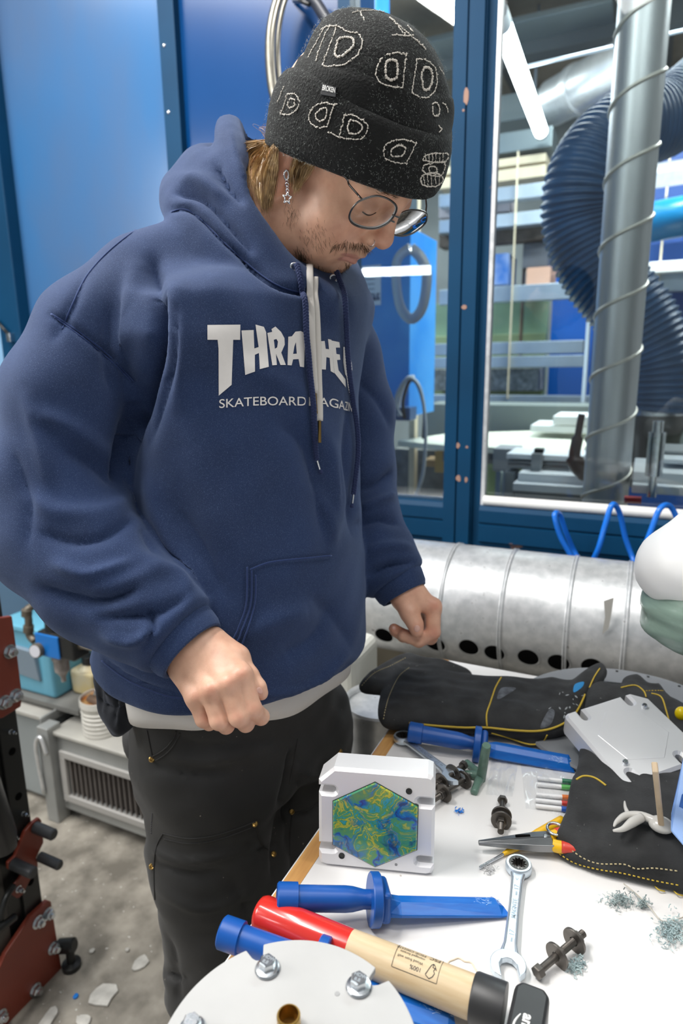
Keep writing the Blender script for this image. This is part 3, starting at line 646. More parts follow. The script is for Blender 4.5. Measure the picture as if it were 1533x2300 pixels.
# grey shelf board at the back of the units, bin on it
SHY = 1.50
shl = obj('grey_shelf', MB().box((xU - 0.85, 1.30, zU1 + 0.0451), (xU + 0.05, 1.66, zU1 + 0.06)), mat('shelf_grey', (0.17, 0.17, 0.16), 0.7)); tagp(shl, 'grey shelf board on the back of the ventilation units', 'shelf')
zS = zU1 + 0.06
def onzz(px, py): return onz(px, py, zS)
cb = onzz(75, 1568)
t = thing('storage_bin', 'light blue plastic storage bin with a grey label on the shelf at left', 'bin', (-1.725, 1.325, zS))
M_bin = mat('bin_blue', (0.17, 0.50, 0.68), 0.4, noise=(5, 0.15)); hb = 0.235
bw0, bw1 = 0.085, 0.105
obj('tub', MB().hexa([(-bw0, 0, 0), (bw0, 0, 0), (bw0, 0.17, 0), (-bw0, 0.17, 0), (-bw1, -0.02, hb), (bw1, -0.02, hb), (bw1, 0.17, hb), (-bw1, 0.17, hb)]), M_bin, t, bevel=0.012, seg=3)
obj('label_panel', MB().hexa([(-bw0, -0.014, 0.07), (bw0 * 0.45, -0.014, 0.06), (bw0 * 0.45, 0, 0.06), (-bw0, 0, 0.07), (-bw0, -0.03, 0.175), (bw0 * 0.5, -0.03, 0.17), (bw0 * 0.5, 0, 0.17), (-bw0, 0, 0.175)]), mat('bin_label', (0.22, 0.29, 0.36), 0.5), t, bevel=0.003)
obj('lid_edge', MB().box((-bw1 - 0.01, -0.03, hb - 0.005), (bw1 + 0.01, 0.17, hb + 0.015)), M_bin, t, bevel=0.005)
# air regulator: pipes, gauge, bowl
RYY = 1.21
def P_(px, py, dy=0.0): return ony(px, py, RYY + dy)
t = thing('air_regulator', 'compressed-air regulator with round gauge and clear bowl beside the light blue bin', 'regulator', tuple(P_(118, 1520)))
M_brass = mat('dull_pipe', (0.20, 0.17, 0.13), 0.45, 0.5, noise=(15, 0.4)); a = P_(92, 1470); b = P_(160, 1425)
obj('body', MB().box((a[0] - 0.008, RYY, a[2]), (b[0], RYY + 0.06, P_(130, 1428)[2])), M_black, t, world=True, bevel=0.006)
obj('face_plate', MB().box((a[0] - 0.01, RYY - 0.006, a[2]), (P_(134, 1450)[0], RYY, P_(130, 1430)[2])), mat('reg_blue', (0.01, 0.16, 0.52), 0.35), t, world=True, bevel=0.003)
obj('cap', MB().cyl(P_(125, 1424, 0.03), P_(118, 1375, 0.03), 0.026), M_black, t, world=True, smooth=0.6)
g = P_(92, 1457)
gg = obj('gauge', MB().lathe(g, (0.15, -1, 0.1), [(0, 0.020), (0.02, 0.022), (0.024, 0.0205)], 24), M_brass, t, world=True, smooth=0.6)
obj('dial', MB().lathe(g + np.array([0.0036, -0.024, 0.0024]), (0.15, -1, 0.1), [(0, 0.018), (0.001, 0.018)], 24), mat('dial_white', (0.6, 0.6, 0.65), 0.3), gg, world=True)
obj('bowl', MB().lathe(P_(135, 1470, 0.03), (0.03, 0, -1), [(0, 0.024), (0.012, 0.025), (0.018, 0.022), (0.05, 0.021), (0.06, 0.013), (0.07, 0.007), (0.085, 0.007)], 20), mat('smoky_bowl', (0.38, 0.34, 0.32), 0.15, noise=(50, 0.4)), t, world=True, smooth=0.6)
obj('pipe', MB().tube(cr([P_(160, 1447, 0.03), P_(185, 1449, 0.03), P_(225, 1458, 0.03), P_(300, 1470, 0.03)], 4), 0.0105, 12), mat('grey_pipe', (0.27, 0.25, 0.22), 0.5, 0.4), t, world=True, smooth=2)
obj('pipe_joint', MB().cyl(P_(170, 1448, 0.03), P_(184, 1449, 0.03), 0.014), M_brass, t, world=True, smooth=0.6)
obj('pipe', MB().tube(cr([P_(78, 1440, 0.03), P_(66, 1425, 0.03), P_(64, 1390, 0.03), P_(60, 1372, 0.03), P_(72, 1362, 0.05), P_(100, 1352, 0.12), np.array([P_(120, 1330, 0.2)[0], 1.44, 0.688])], 5), 0.011, 12), M_brass, t, world=True, smooth=2)
for x, y in ((64, 1412), (60, 1376)): obj('pipe_joint', MB().cyl(P_(x, y + 7, 0.03), P_(x, y - 7, 0.03), 0.015), M_brass, t, world=True, smooth=0.6)
# brown board, black strip for the gap's darkness, yellow bottle, tub with brush
bA = ony(160, 1545, 1.46); bB = ony(330, 1415, 1.46)
tagp(obj('chipboard', MB().box((bA[0] + 0.02, 1.51, zS), (bB[0], 1.53, bB[2])), mat('chipboard_brown', (0.30, 0.15, 0.05), 0.6, noise=(20, 0.35)), bevel=0.001), 'brown chipboard offcut standing behind the yellow bottle', 'board')
tagp(obj('dark_gap_strip', MB().box((ony(146, 1500, 1.40)[0], 1.42, zS), (ony(160, 1500, 1.40)[0], 1.46, zS + 0.2)), M_black), 'narrow black strip standing in for the dark gap beside the clear regulator bowl', 'panel')
tb = onz(212, 1652, zT); tb[1] = max(tb[1], UY + 0.06)
tub = thing('plastic_tub', 'white plastic tub with dried orange paint on its rim, on the ventilation unit', 'tub', tuple(tb))
hT = 0.115; rT = 0.056
obj('wall', MB().lathe((0, 0, 0), (0, 0, 1), [(0, rT * 0.95), (0.004, rT), (0.02, rT * 0.97), (0.024, rT * 1.0), (0.06, rT * 0.97), (0.09, rT * 0.98), (0.096, rT * 1.05), (hT, rT * 1.04), (hT, rT * 0.98), (0.05, rT * 0.92), (0.045, 0.0)], 32, caps=False), mat('tub_white', (0.72, 0.70, 0.64), 0.35), tub, smooth=0.6)
obj('paint_crust', MB().lathe((0, 0, 0.100), (0, 0, 1), [(0, rT * 0.96), (0.006, rT * 0.96)], 28), mat('orange_paint', (0.55, 0.16, 0.02), 0.4, noise=(30, 0.5, (0.7, 0.45, 0.2))), tub, smooth=0.6)
for i in range(5): obj('moulded_ring', MB().lathe((0, 0, 0.016 + 0.014 * i), (0, 0, 1), [(0, rT * 0.97), (0.002, rT * 1.012), (0.005, rT * 1.012), (0.007, rT * 0.97)], 32, caps=False), MATS['tub_white'], tub, smooth=0.6)
br = thing('paint_brush', 'flat brush with blue handle lying across the white tub', 'brush', tuple(tb + np.array([0, 0, hT])))
q0 = tb + np.array([0.012, -0.035, hT + 0.004]); q1 = q0 + np.array([-0.004, 0.045, 0.062])
obj('handle', MB().tube([q1 + (q1 - q0) * 0.6, q1 + (q1 - q0) * 0.3, q1, q0 + (q1 - q0) * 0.6], [0.007, 0.014, 0.012, 0.006], 12), mat('brush_blue', (0.01, 0.05, 0.28), 0.35), br, world=True, smooth=2)
obj('ferrule', MB().tube([q0 + (q1 - q0) * 0.6, q0 + (q1 - q0) * 0.2], [0.004, 0.007], 8), M_zinc, br, world=True, smooth=2)
obj('bristles', MB().hexa([q0 + np.array(o) for o in ((-0.026, -0.006, -0.004), (0.026, -0.006, -0.010), (0.026, 0.012, -0.006), (-0.026, 0.012, 0), (-0.022, -0.004, 0.010), (0.024, -0.004, 0.004), (0.024, 0.012, 0.008), (-0.022, 0.012, 0.014))]), mat('bristle_brown', (0.20, 0.13, 0.09), 0.8), br, world=True, bevel=0.003)
yb = onz(207, 1575, zT + 0.05); yb = onz(203, 1552, zS)
bt = thing('yellow_bottle', 'yellowed square plastic bottle with black screw cap behind the white tub', 'bottle', tuple(yb))
obj('body', MB().hexa([(-0.045, -0.035, 0), (0.05, -0.035, 0), (0.05, 0.035, 0), (-0.045, 0.035, 0), (-0.05, -0.035, 0.085), (0.055, -0.035, 0.085), (0.055, 0.035, 0.085), (-0.05, 0.035, 0.085)]), mat('yellow_bottle', (0.62, 0.48, 0.20), 0.4, noise=(14, 0.4, (0.55, 0.50, 0.36))), bt, bevel=0.012, seg=3)
obj('neck', MB().lathe((0.008, 0, 0.085), (0, 0, 1), [(0, 0.035), (0.014, 0.02), (0.02, 0.018)], 20), MATS['yellow_bottle'], bt, smooth=0.8)
obj('cap', MB().lathe((0.008, 0, 0.103), (0, 0, 1), [(0, 0.022), (0.024, 0.021), (0.026, 0.018)], 20), M_black, bt, smooth=0.6)
# dark bin between the unit and the man

# offcuts on the floor
def shard(px, py, w, h, lab, m, seed):
    r_ = random.Random(seed); c = onz(px, py, 0.0); s = proj(c)[2] / FPX
    ring = []
    for i in range(11):
        a = 2 * math.pi * i / 11; f = r_.uniform(0.72, 1.1)
        ring.append((w / 2 * s * math.cos(a) * f, h / 2 * s * math.sin(a) * f * 1.4))
    rot = r_.uniform(-0.4, 0.8); cx_, sx_ = math.cos(rot), math.sin(rot)
    o = obj('plastic_shard', MB().prism([(x * cx_ - y * sx_, x * sx_ + y * cx_) for x, y in ring], (c[0], c[1], 0), (1, 0, 0), (0, 1, 0), (0, 0, 1), 0.0, 0.006), m, bevel=0.002)
    return tagp(o, lab, 'offcut', 'plastic offcuts on the concrete floor')
Mwc = mat('offcut_white', (0.62, 0.60, 0.55), 0.6, noise=(40, 0.3))
for a in ((232, 2238, 60, 48, 'largest white flat offcut on the floor left of the trousers', Mwc, 1), (316, 2165, 30, 34, 'small white strip offcut close to the trousers on the floor', Mwc, 2), (110, 2288, 34, 40, 'white offcut at the bottom edge beside the red press foot', Mwc, 3), (190, 2294, 40, 22, 'white offcut on the floor at the very bottom below the largest one', Mwc, 4), (170, 2240, 12, 9, 'tiny bright blue chip on the floor', mat('chip_blue', (0.0, 0.2, 0.7), 0.4), 5), (207, 2138, 14, 10, 'small pale chip on the floor above the largest offcut', Mwc, 6), (286, 2136, 12, 8, 'tiny grey-white chip left of the small strip offcut', Mwc, 7)):
    shard(*a)
# ================================================================== the work table and what lies on it
TZ = 0.86
def T(px, py, h=0.0): return onz(px, py, TZ + h)
def basis(o, p, xd, upv=(0, 0, 1)):
    xd = np.array(xd, float); xd /= np.linalg.norm(xd); y = np.cross(upv, xd); y /= np.linalg.norm(y); z = np.cross(xd, y)
    m = Matrix(np.stack([xd, y, z], 1).tolist()).to_4x4(); m.translation = Vector(p)
    o.matrix_world = m; o.location = Vector(p); o.rotation_euler = m.to_euler(); return o
XL, YB = -0.312, 1.09
tab = thing('work_table', 'white-topped work table with bare wooden edge strip', 'table', (0.4, 0.5, 0))
M_top = mat('table_white', (0.76, 0.755, 0.75), 0.42, noise=(5, 0.05, (0.76, 0.74, 0.72)), specks=(90, 0.745, (0.45, 0.40, 0.36)), speck_soft=0.05)
obj('top', MB().box((XL + 0.021, -0.2, TZ - 0.03), (1.3, YB, TZ)), M_top, tab, world=True)
es = obj('edge_strip', MB().box((XL + 0.002, -0.2, TZ - 0.03), (XL + 0.0208, YB, TZ + 0.0002)), mat('edge_pine', (0.66, 0.36, 0.12), 0.45, noise=(14, 0.35, (0.5, 0.25, 0.08)), stretch=(10, 0.8, 4)), tab, world=True)
obj('edge_lacquer', MB().box((XL, -0.2, TZ - 0.03), (XL + 0.002, YB, TZ - 0.001)), mat('edge_white', (0.7, 0.72, 0.75), 0.4), tab, world=True)
obj('apron', MB().box((XL + 0.06, -0.1, TZ - 0.11), (1.2, YB - 0.06, TZ - 0.03)), mat('apron_grey', (0.35, 0.35, 0.35), 0.5), tab, world=True)
for x in (XL + 0.09, 1.14):
    for y in (-0.06, YB - 0.12): obj('leg', MB().box((x - 0.025, y - 0.025, 0), (x + 0.025, y + 0.025, TZ - 0.11)), mat('leg_grey', (0.3, 0.3, 0.3), 0.5), tab, world=True, bevel=0.002)

# ---- blue spatulas
M_spat = mat('spatula_blue', (0.003, 0.080, 0.36), 0.36, noise=(25, 0.12))
M_spatb = mat('spatula_blade_blue', (0.002, 0.10, 0.44), 0.3, noise=(35, 0.18, (0.006, 0.14, 0.52)), stretch=(1, 6, 6))
def spatula(label, p, q, roll=(0, 0, 1), blade_w=0.0145):
    t = thing('blue_spatula', label, 'spatula', group='blue plastic spatulas')
    d = np.asarray(q) - p; L = np.linalg.norm(d)
    basis(t, p, d, roll)
    obj('end_cap', MB().lathe((0, 0, 0), (1, 0, 0), [(0, 0.0125), (0.0015, 0.0142), (0.020, 0.0142), (0.0205, 0.0128)], 32), M_spat, t, smooth=0.6)
    obj('grip', MB().lathe((0.02, 0, 0), (1, 0, 0), [(0, 0.0118), (0.048, 0.0118), (0.055, 0.0112), (0.066, 0.0088), (0.072, 0.0088), (0.080, 0.0112)], 32), M_spat, t, smooth=0.8)
    obj('guard_disc', MB().lathe((0.092, 0, 0), (1, 0, 0), [(0, 0.0235), (0.001, 0.0245), (0.0085, 0.0245), (0.0095, 0.0235)], 40), M_spat, t, smooth=0.6)
    obj('shoulder', MB().hexa([(0.101, -0.0165, -0.0155), (0.112, -0.0165, -0.0155), (0.112, 0.0165, -0.0155), (0.101, 0.0165, -0.0155), (0.101, -0.0165, 0.0155), (0.110, -0.0165, 0.0155), (0.110, 0.0165, 0.0155), (0.101, 0.0165, 0.0155)]), M_spat, t, bevel=0.004, seg=3)
    w = blade_w; zt_ = 0.0045
    def sec(x, k, h): return [(x, -w * k, -h * 0.4), (x, -w * 0.35 * k, h), (x, w * 0.35 * k, h), (x, w * k, -h * 0.4), (x, w * k, -h), (x, -w * k, -h)]
    S = [sec(0.111, 0.75, 0.0075), sec(0.122, 1, 0.005), [(x - (y + w) * 0.10, y, z) for x, y, z in sec(L - 0.008, 1, 0.0040)], [(x - (y + w) * 0.30, y, z) for x, y, z in sec(L, 1.0, 0.0016)]]
    vs = [v for s in S for v in s]; n = 6; fs = []
    for j in range(len(S) - 1):
        for i in range(n): fs.append((j * n + i, j * n + (i + 1) % n, (j + 1) * n + (i + 1) % n, (j + 1) * n + i))
    fs.append(tuple(range(n - 1, -1, -1))); fs.append(tuple((len(S) - 1) * n + i for i in range(n)))
    bl = obj('blade', MB().add([(x, y, z - 0.004) for x, y, z in vs], fs), M_spatb, t, bevel=0.0006)
    # frayed scuffs near the tip
    mb = MB(); r_ = random.Random(3)
    for i in range(46):
        x = L - 0.004 - abs(r_.gauss(0, 0.012)); y = r_.uniform(-0.3, 0.3) * w; a = r_.uniform(-0.7, 0.7); l = r_.uniform(0.001, 0.005)
        zz = np.interp(x, [L - 0.016, L - 0.006, L], [0.0040, 0.0028, 0.0014]) - 0.0039
        mb.bar((x, y, zz), (x - l * math.cos(a), y + l * math.sin(a), zz + 0.0001), 0.0003, 0.0002)
    o = obj('scuff_marks', mb, mat('scuff', (0.45, 0.62, 0.85), 0.6), bl); o['kind'] = 'stuff'
    return t
spatula('blue spatula in front of the upright mould, its grip on the red hammer handle', T(621, 2017, 0.036), T(1134, 2024, 0.007), (0.1, 0.25, 1))
spatula('blue spatula farthest from the camera, along the black welding glove', T(917, 1643, 0.026), T(1291, 1712, 0.012), (0.3, -0.5, 1), 0.0125)
spatula('blue spatula lying partly under the round plate and the hammer', T(497, 2092, 0.030), T(1032, 2283, 0.006), (0, 0.1, 1))

# ---- hammer
hp0, hp1 = T(580, 2050, 0.0215), T(1188, 2290, 0.0225)
ham = thing('club_hammer', 'club hammer with red-tipped wooden handle and black head', 'hammer')
basis(ham, hp0, hp1 - hp0); HL = np.linalg.norm(hp1 - hp0)
M_hred = mat('lacquer_red', (0.55, 0.025, 0.018), 0.22, coat=0.5); M_hw = mat('ash_wood', (0.60, 0.48, 0.31), 0.45, noise=(18, 0.22, (0.52, 0.38, 0.22)), stretch=(1.2, 9, 9))
obj('red_grip', MB().lathe((0, 0, 0), (1, 0, 0), [(0, 0.0125), (0.002, 0.0155), (0.006, 0.0170), (0.05, 0.0168), (0.098, 0.0160)], 40), M_hred, ham, smooth=0.9)
wd = obj('wooden_shaft', MB().lathe((0.098, 0, 0), (1, 0, 0), [(0, 0.0160), (0.05, 0.0165), (0.12, 0.0168), (HL - 0.12, 0.0165)], 40), M_hw, ham, smooth=0.9)
obj('black_sleeve', MB().lathe((HL - 0.046, 0, 0), (1, 0, 0), [(0, 0.0185), (0.002, 0.0195), (0.026, 0.0195)], 40), mat('rubber_black', (0.018, 0.018, 0.019), 0.45), ham, smooth=0.6)
head = obj('head', MB().prism([(-0.075, -0.010), (-0.070, -0.014), (0.010, -0.014), (0.016, -0.009), (0.016, 0.009), (0.010, 0.014), (-0.070, 0.014), (-0.075, 0.010)], (HL, 0.0, 0), (0, 1, 0), (1, 0, 0), (0, 0, 1), -0.0215, 0.0185), mat('hammer_black', (0.016, 0.016, 0.017), 0.38, bump=(60, 0.15, 0.001)), ham, bevel=0.003)
def flat_text(name, s, size, O, U, V, m, parent, offset=0.0, lift=0.0, space=1.0, curve=None):
    """lettering laid on a surface: O origin, U reading direction, V up direction of the letters (local coordinates)"""
    V2, F_ = text_mesh(s, size, offset=offset, space=space)
    O, U, V = (np.asarray(a, float) for a in (O, U, V)); N = np.cross(U, V)
    P = []
    for x, y in V2[:, :2]:
        p = O + U * x + V * y + N * lift
        if curve: p = curve(p)
        P.append(p)
    return obj(name, MB().add(P, F_), m, parent)
M_ink = mat('print_black', (0.02, 0.02, 0.02), 0.6); M_wprint = mat('print_white', (0.80, 0.79, 0.77), 0.6)
flat_text('maker_lettering', 'amazon', 0.0115, (HL - 0.0030, -0.012, 0.0187), (0, -1, 0), (1, 0, 0), M_wprint, head, 0.0003)
sm = [(HL - 0.0052 - 0.0035 * math.sin(math.pi * k / 10), -0.014 - 0.0022 * k, 0.0187) for k in range(11)]
obj('arrow_mark', MB().tube(sm, [0.0003 + 0.0006 * math.sin(math.pi * min(1, (k + 1) / 10)) for k in range(11)], 6), M_wprint, head)
# printed label wrapped on the wooden shaft (upside down to the camera)
RS = 0.0168
def wrapc(p):                               # flat (x, s, h) -> round the shaft
    a = p[1] / RS; r = RS + 0.0001 + p[2]
    return np.array([p[0], math.sin(a) * r, math.cos(a) * r])
lx0, lx1 = 0.142, 0.182                      # along the shaft
s0, s1 = -0.0125, 0.0125
fr = MB()
def strip(pa, pb, w):
    pa = np.array(pa); pb = np.array(pb); n = 10; d = (pb - pa) / np.linalg.norm(pb - pa); q = np.array([-d[1], d[0]]) * w / 2
    P = [[wrapc(np.array([*(pa + (pb - pa) * k / n + sgn * q), 0.0])) for k in range(n + 1)] for sgn in (-1, 1)]
    fr.grid(P)
for a, b in (((lx0, s0), (lx1, s0)), ((lx1, s0), (lx1, s1)), ((lx1, s1), (lx0, s1)), ((lx0, s1), (lx0, s0))): strip(a, b, 0.0004)
SH = 0.004                                   # centre of the label round the shaft
obj('label_border', fr, M_ink, wd)
for i, (s, sz) in enumerate((('100%', 0.0048), ('Wood from well', 0.0034), ('managed forests', 0.0034), ('FSC® C002520', 0.0042))):
    V2, F_ = text_mesh(s, sz); 
    P = [wrapc(np.array([lx0 + 0.0255 - x, s0 + 0.0065 + 0.0048 * i - y + 0.0, 0.0])) for x, y in V2[:, :2]]
    obj('label_lettering', MB().add(P, F_), M_ink, wd)
V2, F_ = text_mesh('FSC', 0.0062); obj('label_lettering', MB().add([wrapc(np.array([lx1 - 0.0015 - x, s1 - 0.003 - y, 0.0])) for x, y in V2[:, :2]], F_), M_ink, wd)
tick = [(0, 0.006), (0.002, 0.0025), (0.0035, 0.001), (0.005, 0.0025), (0.0068, 0.008), (0.0082, 0.0115)]
tree = [(0.0078, 0.0118), (0.0045, 0.0135), (0.0020, 0.0115), (0.0008, 0.0085), (0.0022, 0.0070), (0.0012, 0.0045), (0.0035, 0.0045), (0.0035, 0.001)]
fr = MB()
for poly in (tick, tree):
    for a, b in zip(poly[:-1], poly[1:]): strip((lx1 - 0.0025 - a[0], s1 - 0.010 - a[1]), (lx1 - 0.0025 - b[0], s1 - 0.010 - b[1]), 0.0006)
obj('tree_tick_mark', fr, M_ink, wd)

# ---- ratchet spanners
M_chrome = mat('satin_chrome', (0.68, 0.76, 0.83), 0.36, 0.85, noise=(30, 0.06))
M_socket = mat('socket_dark', (0.09, 0.085, 0.08), 0.35, 0.9)
def spanner(label, p, q, upv=(0, 0, 1)):
    t = thing('ratchet_spanner', label, 'spanner', group='ratchet spanners')
    basis(t, p, np.asarray(q) - p, upv); L = np.linalg.norm(np.asarray(q) - p)
    # ring end
    ring = [(0.0135 * math.cos(a), 0.0135 * math.sin(a)) for a in np.linspace(0, 2 * math.pi, 33)[:-1]]
    mb = MB(); n = 32
    prof_ = [(0.0105, -0.0048), (0.0128, -0.0048), (0.0140, -0.003), (0.0140, 0.003), (0.0128, 0.0048), (0.0105, 0.0048)]
    mb.grid([[(r * math.cos(a), r * math.sin(a), z) for a in np.linspace(0, 2 * math.pi, n + 1)[:-1]] for r, z in prof_], closed_u=True, closed_v=True)
    obj('ring_end', mb, M_chrome, t, smooth=0.6)
    prof_ = []
    mb = MB(); rows = []
    for z in (-0.0044, 0.0044):
        rows.append([((0.0072 + 0.0012 * math.cos(12 * a)) * math.cos(a), (0.0072 + 0.0012 * math.cos(12 * a)) * math.sin(a), z) for a in np.linspace(0, 2 * math.pi, 97)[:-1]])
    ro = [[(0.0104 * math.cos(a), 0.0104 * math.sin(a), z) for a in np.linspace(0, 2 * math.pi, 97)[:-1]] for z in (0.0044, -0.0044)]
    mb.grid(rows + ro, closed_u=True, closed_v=True)
    obj('ratchet_socket', mb, M_socket, t, smooth=0.5)
    w0, w1 = 0.0072, 0.0066
    def sec(x, w, h): return [(x, -w, -h * 0.5), (x, -w, h * 0.5), (x, -w * 0.75, h), (x, -w * 0.6, h * 0.7), (x, w * 0.6, h * 0.7), (x, w * 0.75, h), (x, w, h * 0.5), (x, w, -h * 0.5), (x, w * 0.7, -h), (x, -w * 0.7, -h)]
    S = [sec(0.011, 0.0078, 0.0036), sec(0.020, 0.0062, 0.003), sec(L * 0.45, 0.0055, 0.0028), sec(L - 0.034, 0.0064, 0.003), sec(L - 0.020, 0.0095, 0.003)]
    n = 10; fs = [(j * n + i, j * n + (i + 1) % n, (j + 1) * n + (i + 1) % n, (j + 1) * n + i) for j in range(len(S) - 1) for i in range(n)]
    fs += [tuple(range(n - 1, -1, -1)), tuple((len(S) - 1) * n + i for i in range(n))]
    sh = obj('shaft', MB().add([v for s in S for v in s], fs), M_chrome, t, bevel=0.0004)
    jaw = []
    c = L - 0.010
    for a in np.linspace(0.98, 2 * math.pi - 0.98, 25): jaw.append((c + 0.0155 * math.cos(a) , 0.0155 * math.sin(a) * 1.05))
    inner = [(c + 0.013, -0.0078), (c + 0.000, -0.0078), (c - 0.005, -0.0045), (c - 0.0065, 0), (c - 0.005, 0.0045), (c + 0.000, 0.0078), (c + 0.013, 0.0078)]
    ang = 0.26; ca, sa = math.cos(ang), math.sin(ang)
    rot = lambda x, y: ((x - c) * ca - y * sa + c, (x - c) * sa + y * ca)
    obj('open_jaw', MB().prism([rot(x, y) for x, y in jaw + inner], (0, 0, 0), (1, 0, 0), (0, 1, 0), (0, 0, 1), -0.0034, 0.0034), M_chrome, t, bevel=0.0009)
    Mst = mat('stamped', (0.36, 0.42, 0.48), 0.4, 0.6)
    for s, x, sz, y in (('17', L - 0.042, 0.0070, 0.0025), ('mm', L - 0.035, 0.0032, 0.0015), ('MAGNTE', L * 0.42 + 0.016, 0.0062, 0.0022), ('17', 0.036, 0.0070, 0.0025), ('mm', 0.043, 0.0032, 0.0015), ('<', 0.023, 0.006, 0.002)):
        flat_text('stamped_lettering', s, sz, (x, y, 0.0022), (-1, 0, 0), (0, -1, 0) if False else (0, -1, 0), Mst, sh, 0.0002)
    return t
spanner('chrome ratchet spanner alone on the white table in front of the pliers', T(1164, 1946, 0.006), T(1138, 2192, 0.006))
spanner('chrome ratchet spanner behind the upright mould, resting on dark bolts', T(905, 1657, 0.008), T(1030, 1752, 0.017))

# ---- dark bolts with washers
M_bolt = mat('black_oxide', (0.16, 0.145, 0.13), 0.38, 0.8, noise=(50, 0.4))
def bolt_t(label, p, q, w1=0.45, w2=0.86):
    t = thing('hex_bolt', label, 'bolt', group='dark hex bolts with washers')
    d = np.asarray(q) - p; basis(t, p, d); L = np.linalg.norm(d)
    obj('bolt_head', MB().lathe((0, 0, 0), (1, 0, 0), [(0, 0.0052), (0.0008, 0.0062), (0.0062, 0.0062)], 6), M_bolt, t, bevel=0.0004)
    obj('shank', MB().lathe((0.006, 0, 0), (1, 0, 0), [(0, 0.0034), (L * 0.5, 0.0034)], 20), M_bolt, t, smooth=0.6)
    pr = []
    x = L * 0.5; 
    while x < L: pr += [(x, 0.0031), (x + 0.0006, 0.0036)]; x += 0.0012
    obj('thread', MB().lathe((0.006, 0, 0), (1, 0, 0), pr, 16), M_bolt, t, smooth=0.2)
    for f in (w1, w2):
        mb = MB().grid([[(L * f + xx, r * math.cos(a), r * math.sin(a)) for a in np.linspace(0, 2 * math.pi, 33)[:-1]] for xx, r in ((0, 0.0042), (0, 0.0116), (0.0004, 0.0120), (0.0022, 0.0120), (0.0026, 0.0116), (0.0026, 0.0042))], closed_u=True, closed_v=True)
        obj('washer', mb, M_bolt, t, smooth=0.6)
    obj('nut', MB().lathe((L * w2 + 0.0027, 0, 0), (1, 0, 0), [(0, 0.0062), (0.0055, 0.0062), (0.006, 0.0055)], 6), M_bolt, t, bevel=0.0004)
    return t
bolt_t('dark bolt with two washers beside the hammer head on the bare table', T(1203, 2187, 0.0075), T(1300, 2104, 0.0115))
bolt_t('dark bolt with washers pointing at the camera in front of the pens', T(1128, 1794, 0.0065), T(1124, 1862, 0.0112), 0.55, 0.72)
bolt_t('dark bolt behind the upright mould, head up beside the green sprue', T(1044, 1716, 0.016), T(978, 1766, 0.012), 0.40, 0.8)
bolt_t('dark bolt under the open jaw of the rear spanner', T(1052, 1744, 0.0112), T(968, 1800, 0.0112), 0.12, 0.66)

# ---- aluminium mould halves
M_alu = mat('milled_aluminium', (0.84, 0.83, 0.84), 0.42, 0.35, noise=(3, 0.05), bump=(90, 0.03, 0.001))
M_aluf = mat('cast_aluminium_face', (0.60, 0.585, 0.59), 0.48, 0.7, noise=(9, 0.10, (0.52, 0.51, 0.52)), specks=(55, 0.74, (0.2, 0.19, 0.2)))
S_ = 0.126
def plate_outline(s, inset=0.0, slots=True):
    c = 0.012; i = inset; a, b = i, s - i
    pts = [(a + c, b), (a, b - c)] if False else []
    def slot(x_edge, y, sgn):
        w = 0.0042; L = 0.015; xi = x_edge + sgn * L; out = []
        arc = [(xi + sgn * w * math.cos(t), y + w * math.sin(t)) for t in np.linspace(-math.pi / 2, math.pi / 2, 7)]
        pp = [(x_edge, y - w)] + arc + [(x_edge, y + w)]
        return pp
    left = []; right = []
    for y in (0.195 * s, 0.775 * s): left.append(slot(a, y, 1))
    for y in (0.15 * s, 0.73 * s): right.append(slot(b, y, -1))
    r = 0.008
    out = [(a + r, a)]
    out += [(b - r, a), (b - r * 0.3, a + r * 0.3), (b, a + r)]
    if slots: out += right[0] + right[1]
    out += [(b, b - r), (b - r * 0.3, b - r * 0.3), (b - r, b)]
    out += [(a + 0.017, b), (a, b - 0.017)]
    if slots: out += left[1][::-1] + left[0][::-1]
    out += [(a, a + r), (a + r * 0.3, a + r * 0.3)]
    return out
